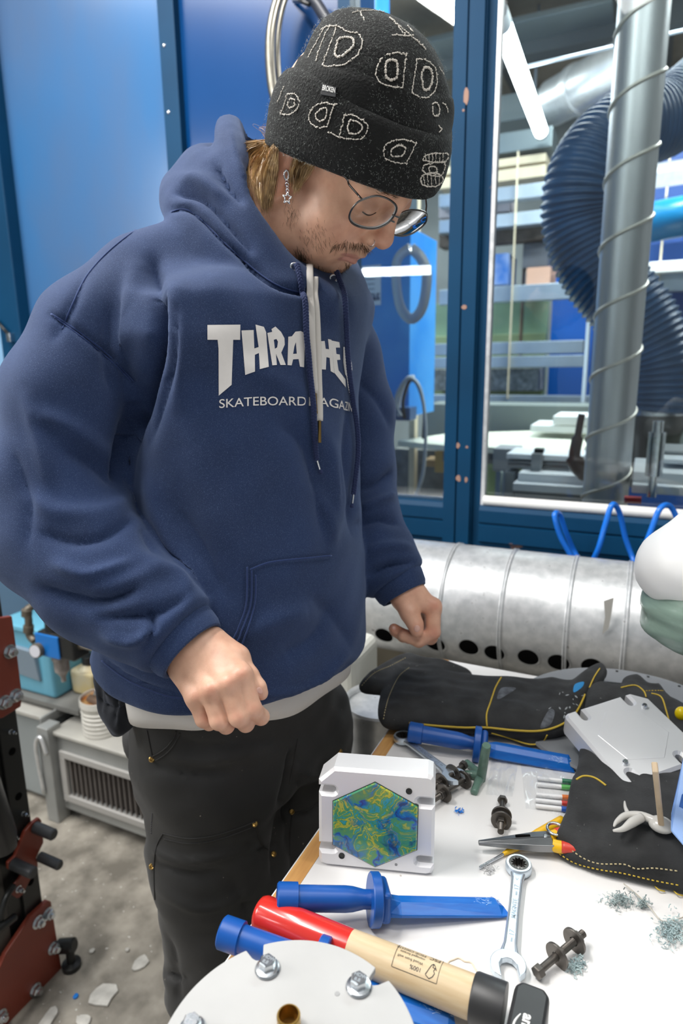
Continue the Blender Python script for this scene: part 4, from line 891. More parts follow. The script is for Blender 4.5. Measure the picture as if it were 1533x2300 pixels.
def marble():
    m = bpy.data.materials.new('marbled_plastic'); m.use_nodes = True; nt = m.node_tree; b = nt.nodes['Principled BSDF']; L = nt.links
    tc = nt.nodes.new('ShaderNodeTexCoord'); n1 = nt.nodes.new('ShaderNodeTexNoise'); n1.inputs['Scale'].default_value = 26; n1.inputs['Detail'].default_value = 3
    L.new(tc.outputs['Object'], n1.inputs['Vector'])
    mx = nt.nodes.new('ShaderNodeMix'); mx.data_type = 'RGBA'; mx.inputs[0].default_value = 0.05
    L.new(tc.outputs['Object'], mx.inputs[6]); L.new(n1.outputs['Color'], mx.inputs[7])
    def ramp(sc, det, dist, stops):
        n = nt.nodes.new('ShaderNodeTexNoise'); n.inputs['Scale'].default_value = sc; n.inputs['Detail'].default_value = det; n.inputs['Distortion'].default_value = dist
        L.new(mx.outputs[2], n.inputs['Vector'])
        r = nt.nodes.new('ShaderNodeValToRGB')
        while len(r.color_ramp.elements) < len(stops): r.color_ramp.elements.new(0.5)
        for e, (p, c) in zip(r.color_ramp.elements, stops): e.position = p; e.color = c + (1,)
        L.new(n.outputs['Fac'], r.inputs['Fac']); return r.outputs['Color']
    G1, G2, Y1, B1, B2, N1 = (0.10, 0.30, 0.10), (0.05, 0.26, 0.17), (0.62, 0.50, 0.03), (0.0, 0.13, 0.52), (0.02, 0.32, 0.50), (0.02, 0.05, 0.16)
    c1 = ramp(34, 5, 2.0, [(0.28, N1), (0.36, G2), (0.43, G1), (0.455, Y1), (0.475, G1), (0.51, G2), (0.535, B2), (0.56, G1), (0.60, G1), (0.63, Y1), (0.66, G1)])
    c2 = ramp(20, 5, 1.8, [(0.38, G1), (0.47, G2), (0.50, B1), (0.53, N1), (0.58, B1), (0.62, G1)])
    fac = ramp(19, 4, 1.0, [(0.47, (0, 0, 0)), (0.58, (1, 1, 1))])
    m2 = nt.nodes.new('ShaderNodeMix'); m2.data_type = 'RGBA'; L.new(fac, m2.inputs[0]); L.new(c1, m2.inputs[6]); L.new(c2, m2.inputs[7])
    L.new(m2.outputs[2], b.inputs['Base Color']); b.inputs['Roughness'].default_value = 0.16; b.inputs['Coat Weight'].default_value = 0.4
    return m
M_marble = marble()
def frustum(mb, outl, h0, h1, inset):
    """prism whose top edge is drawn in by inset (towards each corner's inside)"""
    P = np.array(outl); n = len(P); A = 0.5 * np.sum(P[:, 0] * np.roll(P[:, 1], -1) - np.roll(P[:, 0], -1) * P[:, 1]); s = 1 if A > 0 else -1
    e = np.roll(P, -1, 0) - P; e /= np.linalg.norm(e, axis=1, keepdims=True) + 1e-12; nn = np.stack([-e[:, 1], e[:, 0]], 1) * s
    m_ = nn + np.roll(nn, 1, 0); m_ /= np.maximum(np.sum(m_ * nn, axis=1, keepdims=True), 0.35)
    Q = P + m_ * inset
    vs = [(x, y, h0) for x, y in P] + [(x, y, h1 - inset) for x, y in P] + [(x, y, h1) for x, y in Q]
    fs = [tuple(range(n - 1, -1, -1)), tuple(range(2 * n, 3 * n))]
    for j in (0, 1): fs += [(j * n + i, j * n + (i + 1) % n, (j + 1) * n + (i + 1) % n, (j + 1) * n + i) for i in range(n)]
    return mb.add(vs, fs)
def place3(t, O, U, V, N):
    m = Matrix(np.stack([U, V, N], 1).tolist()).to_4x4(); t.location = Vector(O); t.rotation_euler = m.to_euler()
mp, mq = T(715, 1944), T(972, 1970)
mu = mq - mp; mu /= np.linalg.norm(mu); mn = np.array([mu[1], -mu[0], 0.0])
lean = 0.10; mv = np.array([0, 0, 1.0]) * math.cos(lean) - mn * math.sin(lean); mnn = np.cross(mu, mv)
mould = thing('hexagon_mould', 'upright aluminium mould half holding a green-blue marbled hexagon', 'mould')
place3(mould, mp - mnn * 0.0, mu, mv, mnn)
SH_ = 0.92                                   # height of the plate against its width
sq = lambda pts: [(x, y * SH_) for x, y in pts]
def U_(px, py):                              # pixel of the front face -> plate coordinates
    r = ray(px, py); s = ((mp - CAMP) @ mnn) / (r @ mnn); P = CAMP + r * s - mp; return (P @ mu, P @ mv)
obj('body', frustum(MB(), sq(plate_outline(S_)), -0.034, 0.0, 0.0035), M_alu, mould)
hexp = [U_(x, y) for x, y in ((842, 1757), (748, 1799), (748, 1896), (842, 1946), (935, 1908), (938, 1811))]
hc = np.mean(hexp, 0)
big = [tuple(hc + (np.array(p) - hc) * 1.018) for p in hexp]
obj('cavity_edge', MB().prism(big, (0, 0, 0), (1, 0, 0), (0, 1, 0), (0, 0, 1), -0.002, 0.00045), mat('cavity_dark', (0.03, 0.05, 0.04), 0.5), mould)
obj('marbled_hexagon', frustum(MB(), hexp, -0.003, 0.0022, 0.0012), M_marble, mould)
for px, py, r in ((918, 1777, 0.0034), (767, 1922, 0.0034)):
    u, v = U_(px, py)
    obj('guide_hole', MB().lathe((u, v, -0.001), (0, 0, 1), [(0, r), (0.0018, r), (0.0018, r * 0.75), (0.0012, r * 0.5)], 20), M_black, mould, smooth=0.5)
u, v = U_(889, 1942); obj('mark', MB().lathe((u, v, 0), (0, 0, 1), [(0, 0.0016), (0.0004, 0.0015)], 12), mat('mark_grey', (0.3, 0.3, 0.3), 0.5), mould)
# second half, lying face up on the glove
A_ = np.array([-0.0665, 0.8515, 0.930]); B_ = np.array([0.0307, 0.9301, 0.945]); D_ = np.array([0.0162, 0.7629, 0.900])
u2 = D_ - A_; u2 /= np.linalg.norm(u2); v2 = B_ - A_; v2 -= u2 * (v2 @ u2); v2 /= np.linalg.norm(v2); n2_ = np.cross(u2, v2)
mould2 = thing('hexagon_mould', 'empty aluminium mould half lying face up on the black glove', 'mould')
place3(mould2, A_, u2, v2, n2_)
obj('body', frustum(MB(), plate_outline(S_), -0.030, 0.0, 0.0035), mat('bright_aluminium', (0.78, 0.78, 0.79), 0.42, 0.45), mould2)
hx = [(S_ * 0.5 + 0.046 * math.cos(math.radians(60 * k + 12)), S_ * 0.5 + 0.046 * math.sin(math.radians(60 * k + 12))) for k in range(6)]
hx2 = [(S_ * 0.5 + (x - S_ * 0.5) * 0.985, S_ * 0.5 + (y - S_ * 0.5) * 0.985) for x, y in hx]
mb = MB()
for i in range(6):
    j = (i + 1) % 6; mb.add([(*hx[i], 0.0002), (*hx[j], 0.0002), (*hx2[j], 0.0005), (*hx2[i], 0.0005)], [(0, 1, 2, 3)])
mb.add([(x, y, 0.0005) for x, y in hx2], [tuple(range(6))])
obj('hexagon_land', mb, mat('alu_land', (0.79, 0.79, 0.80), 0.42, 0.45), mould2)
for x, y in ((0.030, 0.108), (0.098, 0.022)): obj('guide_pin', MB().lathe((x if x < .05 else 0.098, y, 0), (0, 0, 1), [(0, 0.0036), (0.004, 0.0036), (0.0055, 0.0026)], 20), M_zinc, mould2, smooth=0.5)

# ---- round plate with flange bolts at the front
PZ = 0.932
pc = np.array([-0.188, 0.303]); pr_ = 0.0925
rp = thing('round_plate', 'round notched aluminium plate at the bottom edge, held by flange bolts', 'plate', (pc[0], pc[1], PZ))
bolts_px = [(600, 2163), (805, 2203), (430, 2298)]
bl_ = [onz(x, y, PZ + 0.006)[:2] - pc for x, y in bolts_px]
notch_px = [(585, 2128), (815, 2160)]
ring = []
na = [math.atan2(*(b[::-1])) for b in bl_]
na.append(na[0] + math.pi); 
for k in range(240):
    a = 2 * math.pi * k / 240; r = pr_
    for i, b in enumerate(na[:2]):
        off = 0.062 if i == 0 else -0.055
        da = (a - (b + off) + math.pi) % (2 * math.pi) - math.pi
        if abs(da) < 0.075: r = pr_ - 0.013 * math.sqrt(max(0, 1 - (da / 0.075) ** 2))
    ring.append((r * math.cos(a), r * math.sin(a)))
obj('disc', MB().prism(ring, (0, 0, 0), (1, 0, 0), (0, 1, 0), (0, 0, 1), -0.006, 0), mat('brushed_alu', (0.44, 0.437, 0.432), 0.6, 0.0, spec=0.25, noise=(12, 0.1), bump=(70, 0.05, 0.001)), rp, bevel=0.0008)
obj('support_column', MB().lathe((0, 0, TZ - PZ + 0.0002), (0, 0, 1), [(0, 0.06), (0.006, 0.06), (0.008, 0.04), (PZ - TZ - 0.006, 0.04)], 40), M_alu, rp, smooth=0.6)
for b in bl_ + [-bl_[0] * 1.0, -bl_[1] * 1.0]:
    bo = obj('flange_bolt', MB().lathe((b[0], b[1], 0.0), (0, 0, 1), [(0, 0.0098), (0.0012, 0.0102), (0.0024, 0.0092), (0.0028, 0.0075)], 32), M_zinc, rp, smooth=0.6)
    obj('hex_head', MB().lathe((b[0], b[1], 0.002), (0, 0, 1), [(0, 0.0068), (0.0066, 0.0066), (0.0076, 0.0056)], 6, ph=0.3), M_zinc, bo)
    for s, dy in (('HDW', 0.0006), ('8.8', -0.0036)):
        flat_text('stamped_lettering', s, 0.0040, (b[0] - (0.0042 if s == 'HDW' else 0.0026), b[1] + dy, 0.0097), (1, 0, 0), (0, 1, 0), mat('stamp_grey', (0.30, 0.33, 0.36), 0.5, 0.5), bo, 0.00012)
bt_ = onz(648, 2290, PZ + 0.008)[:2] - pc
obj('brass_tube', MB().lathe((bt_[0], bt_[1], 0), (0, 0, 1), [(0, 0.0086), (0.012, 0.0086), (0.0128, 0.0080), (0.0128, 0.0072), (0.001, 0.0072)], 32, caps=False), mat('brass', (0.60, 0.38, 0.11), 0.3, 1.0, noise=(40, 0.3)), rp, smooth=0.6)
obj('tube_floor', MB().lathe((bt_[0], bt_[1], 0), (0, 0, 1), [(0, 0.0073), (0.0012, 0.0073)], 24), mat('brass_dark', (0.15, 0.08, 0.02), 0.4, 0.8), rp)
dm = onz(757, 2232, PZ)[:2] - pc; obj('drill_mark', MB().lathe((dm[0], dm[1], 0), (0, 0, 1), [(0, 0.0021), (0.0003, 0.0019)], 14), mat('mark_grey', (0.3, 0.3, 0.3), 0.5), rp)

# ---- green sprue
M_gp = mat('green_clear_plastic', (0.22, 0.38, 0.30), 0.18, noise=(30, 0.35), trans=0.35, ior=1.45)
sb = T(1079, 1752)
sp = thing('plastic_sprue', 'green plastic sprue standing on three splayed arms', 'sprue', tuple(sb))
topp = pt(1092, 1676, proj(sb)[2] * 0.955)
Rp = 0.0062; ax = topp - sb
post = obj('post', MB().lathe(sb + np.array([0, 0, 0.002]), ax, [(0, Rp * 1.05), (np.linalg.norm(ax) - 0.002, Rp * 0.92), (np.linalg.norm(ax) - 0.001, Rp * 0.8)], 20), M_gp, sp, world=True, smooth=0.7)
for px, py in ((1063, 1782), (1028, 1738), (1046, 1712)):
    e_ = T(px, py, 0.003); mid = (sb + e_) / 2 + np.array([0, 0, 0.004])
    obj('arm', MB().tube(cr([sb + np.array([0, 0, 0.006]), mid, e_], 6), [0.0058] * 6 + [0.005] * 6 + [0.004], 10, flat=1.0), M_gp, sp, world=True, smooth=2)
# ---- tan sprue with clear drips
sp2 = thing('plastic_sprue', 'tan plastic sprue with milky drips leaning on the empty mould', 'sprue', tuple(T(1478, 1850, 0.05)))
pA, pB = T(1484, 1852, 0.050), pt(1470, 1722, proj(T(1484, 1852, 0.05))[2] * 0.93)
M_tan = mat('tan_plastic', (0.55, 0.42, 0.28), 0.35, noise=(20, 0.25))
M_milk = mat('milky_plastic', (0.72, 0.70, 0.66), 0.2, trans=0.3)
dA = (pB - pA) / np.linalg.norm(pB - pA)
obj('stem', MB().bar(pA, pB, 0.0125, 0.006, (1, 0, 0.3)), M_tan, sp2, world=True, bevel=0.0015)
obj('foot_blob', MB().ell(pA, (0.013, 0.011, 0.008), 18, 10), M_milk, sp2, world=True, smooth=2)
for pts, r in (([(1478, 1848), (1440, 1832), (1405, 1832), (1385, 1845), (1378, 1856)], [0.005, 0.0045, 0.004, 0.0026, 0.0010]), ([(1440, 1836), (1418, 1848), (1398, 1862), (1376, 1866)], [0.005, 0.005, 0.003, 0.0012]), ([(1412, 1832), (1404, 1815), (1402, 1800)], [0.003, 0.002, 0.001])):
    obj('drip', MB().tube(cr([T(x, y, 0.052) for x, y in pts], 5), np.interp(np.linspace(0, 1, 5 * (len(pts) - 1) + 1), np.linspace(0, 1, len(r)), r), 10), M_milk, sp2, world=True, smooth=2)

# ---- five slim pens
for (x0, y0, x1, y1), c, nm in (((1206, 1748, 1290, 1757), (0.02, 0.16, 0.08), 'dark green'), ((1206, 1762, 1288, 1770), (0.10, 0.42, 0.10), 'light green'), ((1203, 1785, 1292, 1793), (0.75, 0.20, 0.04), 'orange'), ((1202, 1797, 1291, 1807), (0.60, 0.05, 0.04), 'red'), ((1202, 1810, 1290, 1820), (0.02, 0.10, 0.45), 'blue')):
    p, q = T(x0, y0, 0.004), T(x1, y1, 0.004); d = q - p; L_ = np.linalg.norm(d)
    t = thing('slim_pen', 'slim white pen with %s cap, half under the black glove' % nm, 'pen', group='slim pens in a row'); basis(t, p, d)
    obj('barrel', MB().lathe((0, 0, 0), (1, 0, 0), [(0, 0.0024), (0.001, 0.0027), (L_ * 0.78, 0.0027)], 12), mat('pen_white', (0.82, 0.82, 0.82), 0.3), t, smooth=0.8)
    obj('cap', MB().lathe((L_ * 0.66, 0, 0), (1, 0, 0), [(0, 0.0032), (L_ * 0.9, 0.0031), (L_ * 0.92, 0.002)], 12), mat('cap_' + nm, c, 0.35), t, smooth=0.6)

# ---- long-nose pliers and small screwdriver
M_ply = mat('plier_steel', (0.26, 0.265, 0.27), 0.32, 0.9, noise=(40, 0.15)); M_yel = mat('tool_yellow', (0.80, 0.46, 0.01), 0.35); M_tred = mat('tool_red', (0.58, 0.05, 0.03), 0.4)
pl = thing('long_nose_pliers', 'long-nose pliers with yellow and red grips under the glove cuff', 'pliers')
p, q = T(1074, 1893, 0.012), T(1237, 1890, 0.014); basis(pl, p, q - p); L_ = np.linalg.norm(q - p)
for s in (1, -1):
    S4 = [(0, 0.0003, 0.0022, 0.0026), (L_ * 0.4, 0.0003, 0.0066, 0.0045), (L_ * 0.8, 0.0003, 0.0112, 0.0062), (L_, 0.0003, 0.0120, 0.0062)]
    vs = []
    for x, y0, y1, h in S4: vs += [(x, s * y0, -h), (x, s * y1, -h * 0.7), (x, s * y1, h * 0.7), (x, s * y0, h)]
    fs = [(j * 4 + i, j * 4 + (i + 1) % 4, (j + 1) * 4 + (i + 1) % 4, (j + 1) * 4 + i) for j in range(3) for i in range(4)] + [(3, 2, 1, 0), (12, 13, 14, 15)]
    obj('jaw', MB().add(vs, fs), M_ply, pl, bevel=0.0006)
obj('pivot', MB().lathe((L_ * 0.93, 0.002, 0), (0, 0, 1), [(0, 0.0028), (0.0056, 0.0028), (0.0062, 0.002)], 16), M_ply, pl, smooth=0.6)
obj('cutter_slot', MB().box((L_ * 0.52, 0.0018, 0.0042), (L_ * 0.72, 0.0046, 0.0062)), M_dark, pl)
for s in (1, -1):
    pts = cr([(L_, s * 0.006, 0), (L_ + 0.012, s * 0.010, 0), (L_ + 0.05, s * 0.018, 0), (L_ + 0.09, s * 0.018, 0)], 6)
    hh = obj('grip', MB().tube(pts, 0.0068, 12), M_yel, pl, smooth=2)
    obj('red_band', MB().tube(pts[5:14] + np.array([0, s * 0.001, 0.0012]), 0.0064, 12), M_tred, hh, smooth=2)
obj('spring_ring', MB().tube([(L_ + 0.008 + 0.009 * math.cos(a), 0.011 + 0.010 * math.sin(a), 0.007) for a in np.linspace(0, 2 * math.pi, 25)[:-1]], 0.0017, 8, closed=True), M_zinc, pl, smooth=2)
sd = thing('small_screwdriver', 'small yellow-handled screwdriver lying under the pliers', 'screwdriver')
p, q = T(1076, 1949, 0.003), T(1262, 1843, 0.006); basis(sd, p, q - p); L_ = np.linalg.norm(q - p)
obj('blade', MB().lathe((0, 0, 0), (1, 0, 0), [(0, 0.0008), (0.001, 0.0016), (L_ * 0.30, 0.0016)], 12), M_zinc, sd, smooth=0.6)
obj('handle', MB().tube(cr([(L_ * 0.27, 0, 0), (L_ * 0.34, 0, 0), (L_ * 0.42, 0, 0), (L_ * 0.5, 0, 0), (L_ * 0.7, 0, 0), (L_, 0, 0)], 5), np.interp(np.linspace(0, 1, 26), [0, .2, .4, .6, .8, 1], [0.002, 0.0034, 0.005, 0.0045, 0.006, 0.006]), 12), M_yel, sd, smooth=2)

# ---- shavings, crumbs, glue ring
def tangle(px, py, w, h, n, lab, m, seed, hh=0.008, name='plastic_shavings'):
    r_ = random.Random(seed); mb = MB()
    for i in range(int(n * 2.2)):
        c = T(px + r_.gauss(0, w / 3.2), py + r_.gauss(0, h / 3.2)); c[2] = TZ + r_.uniform(0.0008, hh); pts = []
        a = r_.uniform(0, 6.28); l = r_.uniform(0.002, 0.005); cv = r_.uniform(-500, 500)
        for k in range(5):
            pts.append(c.copy()); a += cv * l / 5; c = c + np.array([math.cos(a) * l / 5, math.sin(a) * l / 5, r_.gauss(0, 0.0006)]); c[2] = max(c[2], TZ + 0.0006)
        mb.tube(pts, r_.uniform(0.0002, 0.0006), 4)
    o = tagp(obj(name, mb, m), lab, 'shavings'); o['kind'] = 'stuff'; return o
M_sh1 = mat('shaving_dark', (0.10, 0.13, 0.13), 0.5, noise=(60, 0.6, (0.45, 0.55, 0.55))); M_sh2 = mat('shaving_pale', (0.50, 0.62, 0.62), 0.4, noise=(70, 0.6, (0.25, 0.34, 0.36)))
tangle(1392, 2028, 52, 24, 90, 'dark grey shavings just below the glove cuff', M_sh1, 1)
tangle(1443, 2036, 24, 16, 40, 'small knot of shavings at the start of the clear strand', M_sh1, 2)
tangle(1505, 2098, 50, 50, 170, 'larger pale green-grey shavings heap at the right edge', M_sh2, 3)
tangle(1294, 2170, 34, 34, 70, 'pale shavings tuft right of the black-washered bolt', M_sh2, 4, 0.004)
tangle(1100, 1957, 20, 14, 26, 'faint grey lint beside the screwdriver tip', mat('lint', (0.6, 0.6, 0.6), 0.7), 5, 0.003)
tagp(obj('clear_strand', MB().tube(cr([T(1400, 1985, 0.004), T(1430, 2010, 0.004), T(1460, 2040, 0.006), T(1490, 2070, 0.004), T(1540, 2058, 0.004)], 6), 0.0007, 6), mat('strand', (0.45, 0.42, 0.36), 0.2), smooth=2), 'thin clear plastic strand between two knots of shavings', 'strand')
ringp = [(0.0125 + 0.0012 * math.sin(3 * a) + 0.0008 * math.sin(7 * a)) * np.array([math.cos(a), math.sin(a) * 1.05, 0]) for a in np.linspace(0, 2 * math.pi, 37)[:-1]]
g0 = T(1036, 2182, 0.0004); tagp(obj('glue_ring', MB().tube([g0 + p for p in ringp], 0.0009, 6, closed=True), mat('dried_glue', (0.66, 0.55, 0.43), 0.4), smooth=2), 'dried translucent glue ring on the table by the hammer shaft', 'residue')
tangle(1029, 1825, 14, 8, 16, 'tiny blue crumb of plastic behind the upright mould', mat('chip_blue', (0.0, 0.2, 0.7), 0.4), 8, 0.004, 'plastic_crumb')
# ---- thin clear plastic bags
def film_mat():
    m = bpy.data.materials.new('clear_film'); m.use_nodes = True; nt = m.node_tree; nt.nodes.clear()
    o = nt.nodes.new('ShaderNodeOutputMaterial'); mx = nt.nodes.new('ShaderNodeMixShader'); t = nt.nodes.new('ShaderNodeBsdfTransparent'); g = nt.nodes.new('ShaderNodeBsdfGlossy'); lw = nt.nodes.new('ShaderNodeLayerWeight')
    lw.inputs['Blend'].default_value = 0.25; t.inputs['Color'].default_value = (0.98, 0.985, 0.99, 1); g.inputs['Roughness'].default_value = 0.12
    lw.inputs['Blend'].default_value = 0.12; nt.links.new(lw.outputs['Facing'], mx.inputs[0]); nt.links.new(t.outputs[0], mx.inputs[1]); nt.links.new(g.outputs[0], mx.inputs[2]); nt.links.new(mx.outputs[0], o.inputs['Surface']); return m
M_film = film_mat()
def film(lab, corners, amp, seed, n=26):
    C4 = [T(*c) for c in corners]; P = []
    for j in range(n):
        row = []
        for i in range(n):
            u, v = i / (n - 1), j / (n - 1)
            p = (C4[0] * (1 - u) + C4[1] * u) * (1 - v) + (C4[3] * (1 - u) + C4[2] * u) * v
            p = p.copy(); p[2] = TZ + 0.0015 + amp * (0.5 + 0.5 * noise.noise(Vector((u * 5 + seed, v * 5, seed)))) * (0.4 + 0.6 * math.sin(math.pi * u) * math.sin(math.pi * v))
            row.append(p)
        P.append(row)
    o = obj('clear_bag', MB().grid(P), M_film, smooth=2)
    return tagp(o, lab, 'plastic bag')
film('small crumpled clear bag beside the green sprue', [(1105, 1700), (1165, 1705), (1150, 1795), (1090, 1790)], 0.010, 3)
film('flat clear bag lying over the slim pens', [(1165, 1690), (1285, 1715), (1282, 1840), (1180, 1822)], 0.010, 9)
# ================================================================== signed-distance modelling for soft shapes
def sines(P, k, seed, n=7):
    """smooth pseudo-noise in -1..1 on points P (...,3), k = waves per metre"""
    r_ = np.random.RandomState(seed); out = 0
    for i in range(n):
        d = r_.randn(3); d /= np.linalg.norm(d); f = k * r_.uniform(0.6, 1.7)
        out = out + np.sin((P @ d.astype(np.float32)) * (6.2832 * f) + r_.uniform(0, 6.28))
    return out / (n * 0.62)

def seg(P, a, b, ra, rb):
    a = np.asarray(a, np.float32); d = np.asarray(b, np.float32) - a
    t = np.clip(((P - a) @ d) / (d @ d + 1e-9), 0, 1)
    return np.linalg.norm(P - a - t[:, None] * d, axis=1) - (ra + (rb - ra) * t)
def chain(P, pts, k=0.0):
    f = None
    for (a, ra), (b, rb) in zip(pts[:-1], pts[1:]):
        e = seg(P, a, b, ra, rb); f = e if f is None else (np.minimum(f, e) if k == 0 else smin(f, e, k))
    return f
def smin(a, b, k):
    h = np.clip(0.5 + 0.5 * (b - a) / k, 0, 1); return b * (1 - h) + a * h - k * h * (1 - h)
def smax(a, b, k): return -smin(-a, -b, k)
def ell(P, c, r):
    q = (P - np.asarray(c, np.float32)) / np.asarray(r, np.float32); l = np.linalg.norm(q, axis=1)
    return (l - 1) * np.minimum(min(r), l * 0 + min(r))

def surface_nets(fn, lo, hi, h):
    """mesh of fn(P) = 0 on a regular grid; fn takes points (N,3)"""
    lo = np.asarray(lo, float); hi = np.asarray(hi, float)
    n = np.ceil((hi - lo) / h).astype(int) + 1
    ax = [lo[i] + h * np.arange(n[i]) for i in range(3)]
    F = np.empty(tuple(n), np.float32)
    yy, zz = np.meshgrid(ax[1], ax[2], indexing='ij')
    step = max(1, 400000 // (n[1] * n[2]))
    for i0 in range(0, n[0], step):
        xs = ax[0][i0:i0 + step]
        P = np.empty((len(xs),) + yy.shape + (3,), np.float32)
        P[..., 0] = xs[:, None, None]; P[..., 1] = yy; P[..., 2] = zz
        F[i0:i0 + step] = fn(P.reshape(-1, 3)).reshape(P.shape[:3])
    S = F < 0
    cells = np.zeros(tuple(n - 1), int)
    for dx in (0, 1):
        for dy in (0, 1):
            for dz in (0, 1): cells += S[dx:n[0] - 1 + dx, dy:n[1] - 1 + dy, dz:n[2] - 1 + dz]
    act = (cells > 0) & (cells < 8)
    idx = -np.ones(tuple(n - 1), np.int64); I = np.argwhere(act); idx[act] = np.arange(len(I))
    acc = np.zeros((len(I), 3)); cnt = np.zeros(len(I))
    for a in range(3):
        b, c = (a + 1) % 3, (a + 2) % 3
        for db in (0, 1):
            for dc in (0, 1):
                o0 = np.zeros(3, int); o0[b] = db; o0[c] = dc; o1 = o0.copy(); o1[a] = 1
                f0 = F[tuple((I + o0).T)]; f1 = F[tuple((I + o1).T)]; m = (f0 < 0) != (f1 < 0)
                t = np.where(m, f0 / np.where(m, f0 - f1, 1), 0)
                p = np.tile(o0, (len(I), 1)).astype(float); p[:, a] += t
                acc[m] += p[m]; cnt[m] += 1
    V = lo + h * (I + acc / cnt[:, None])
    quads = []
    for a in range(3):
        b, c = (a + 1) % 3, (a + 2) % 3
        s0 = [slice(1, n[i] - 1) for i in range(3)]; s0[a] = slice(0, n[a] - 1); s1 = list(s0); s1[a] = slice(1, n[a])
        A, B = S[tuple(s0)], S[tuple(s1)]; E = np.argwhere(A != B); base = np.array([1, 1, 1]); base[a] = 0
        E = E + base
        inside = S[tuple(E.T)]
        def cell(db, dc):
            q = E.copy(); q[:, b] -= db; q[:, c] -= dc; return idx[tuple(q.T)]
        q = np.stack([cell(1, 1), cell(0, 1), cell(0, 0), cell(1, 0)], 1)
        q[~inside] = q[~inside][:, ::-1]
        quads.append(q)
    return V, np.concatenate(quads)

def net_mesh(name, V, Q, m, parent=None, smooth=True):
    me = bpy.data.meshes.new(name)
    off = np.array(ROOT.get(parent.name, (0, 0, 0))) if parent is not None else np.array([V[:, 0].mean(), V[:, 1].mean(), V[:, 2].min()])
    W = (V - off).astype(np.float32)
    me.vertices.add(len(W)); me.vertices.foreach_set('co', W.ravel())
    me.loops.add(4 * len(Q)); me.loops.foreach_set('vertex_index', Q.ravel().astype(np.int32))
    me.polygons.add(len(Q)); me.polygons.foreach_set('loop_start', (np.arange(len(Q)) * 4).astype(np.int32))
    me.polygons.foreach_set('use_smooth', [smooth] * len(Q))
    me.update(calc_edges=True); me.validate()
    o = bpy.data.objects.new(name, me); COL.objects.link(o); me.materials.append(m)
    if parent is not None: o.parent = parent
    else: o.location = off
    ROOT[o.name] = tuple(off)
    return o

def vnormals(V, Q):
    a = V[Q[:, 2]] - V[Q[:, 0]]; b = V[Q[:, 3]] - V[Q[:, 1]]; fn = np.cross(a, b); N = np.zeros_like(V)
    for k in range(4): np.add.at(N, Q[:, k], fn)
    return N / (np.linalg.norm(N, axis=1, keepdims=True) + 1e-12)

def smooth_mesh(V, Q, it=2, lam=0.5):
    E = np.concatenate([Q[:, [0, 1]], Q[:, [1, 2]], Q[:, [2, 3]], Q[:, [3, 0]]])
    for _ in range(it):
        A = np.zeros_like(V); c = np.zeros(len(V))
        np.add.at(A, E[:, 0], V[E[:, 1]]); np.add.at(c, E[:, 0], 1); np.add.at(A, E[:, 1], V[E[:, 0]]); np.add.at(c, E[:, 1], 1)
        V = V + lam * (A / np.maximum(c, 1)[:, None] - V)
    return V

def bvh_of(V, Q): return BVHTree.FromPolygons([tuple(v) for v in V.tolist()], [tuple(q) for q in Q.tolist()])
def seen(bv, px, py, lift=0.0):             # the point of a surface met by the line of sight
    r = ray(px, py); r = r / np.linalg.norm(r)
    hit = bv.ray_cast(Vector(CAMP), Vector(r))
    if hit[0] is None: return None
    nn = np.array(hit[1]); nn = nn if nn @ r < 0 else -nn
    return np.array(hit[0]) + nn * lift
def on_surface(bv, pts, lift=0.0, n=6, closed=False):
    P = cr([(x, y, 0) for x, y in pts], n, closed)
    out = [seen(bv, x, y, lift) for x, y, _ in P]
    return [p for p in out if p is not None]

def poly_dist(poly, X, Y):                  # signed distance to a polygon, positive inside
    P = np.asarray(poly); n = len(P); D = np.full(X.shape, 1e9); inside = np.zeros(X.shape, bool)
    for i in range(n):
        a, b = P[i], P[(i + 1) % n]; e = b - a
        t = np.clip(((X - a[0]) * e[0] + (Y - a[1]) * e[1]) / (e @ e + 1e-12), 0, 1)
        D = np.minimum(D, np.hypot(X - a[0] - t * e[0], Y - a[1] - t * e[1]))
        c = ((a[1] > Y) != (b[1] > Y)) & (X < (b[0] - a[0]) * (Y - a[1]) / (b[1] - a[1] + 1e-12) + a[0]); inside ^= c
    return np.where(inside, D, -D)

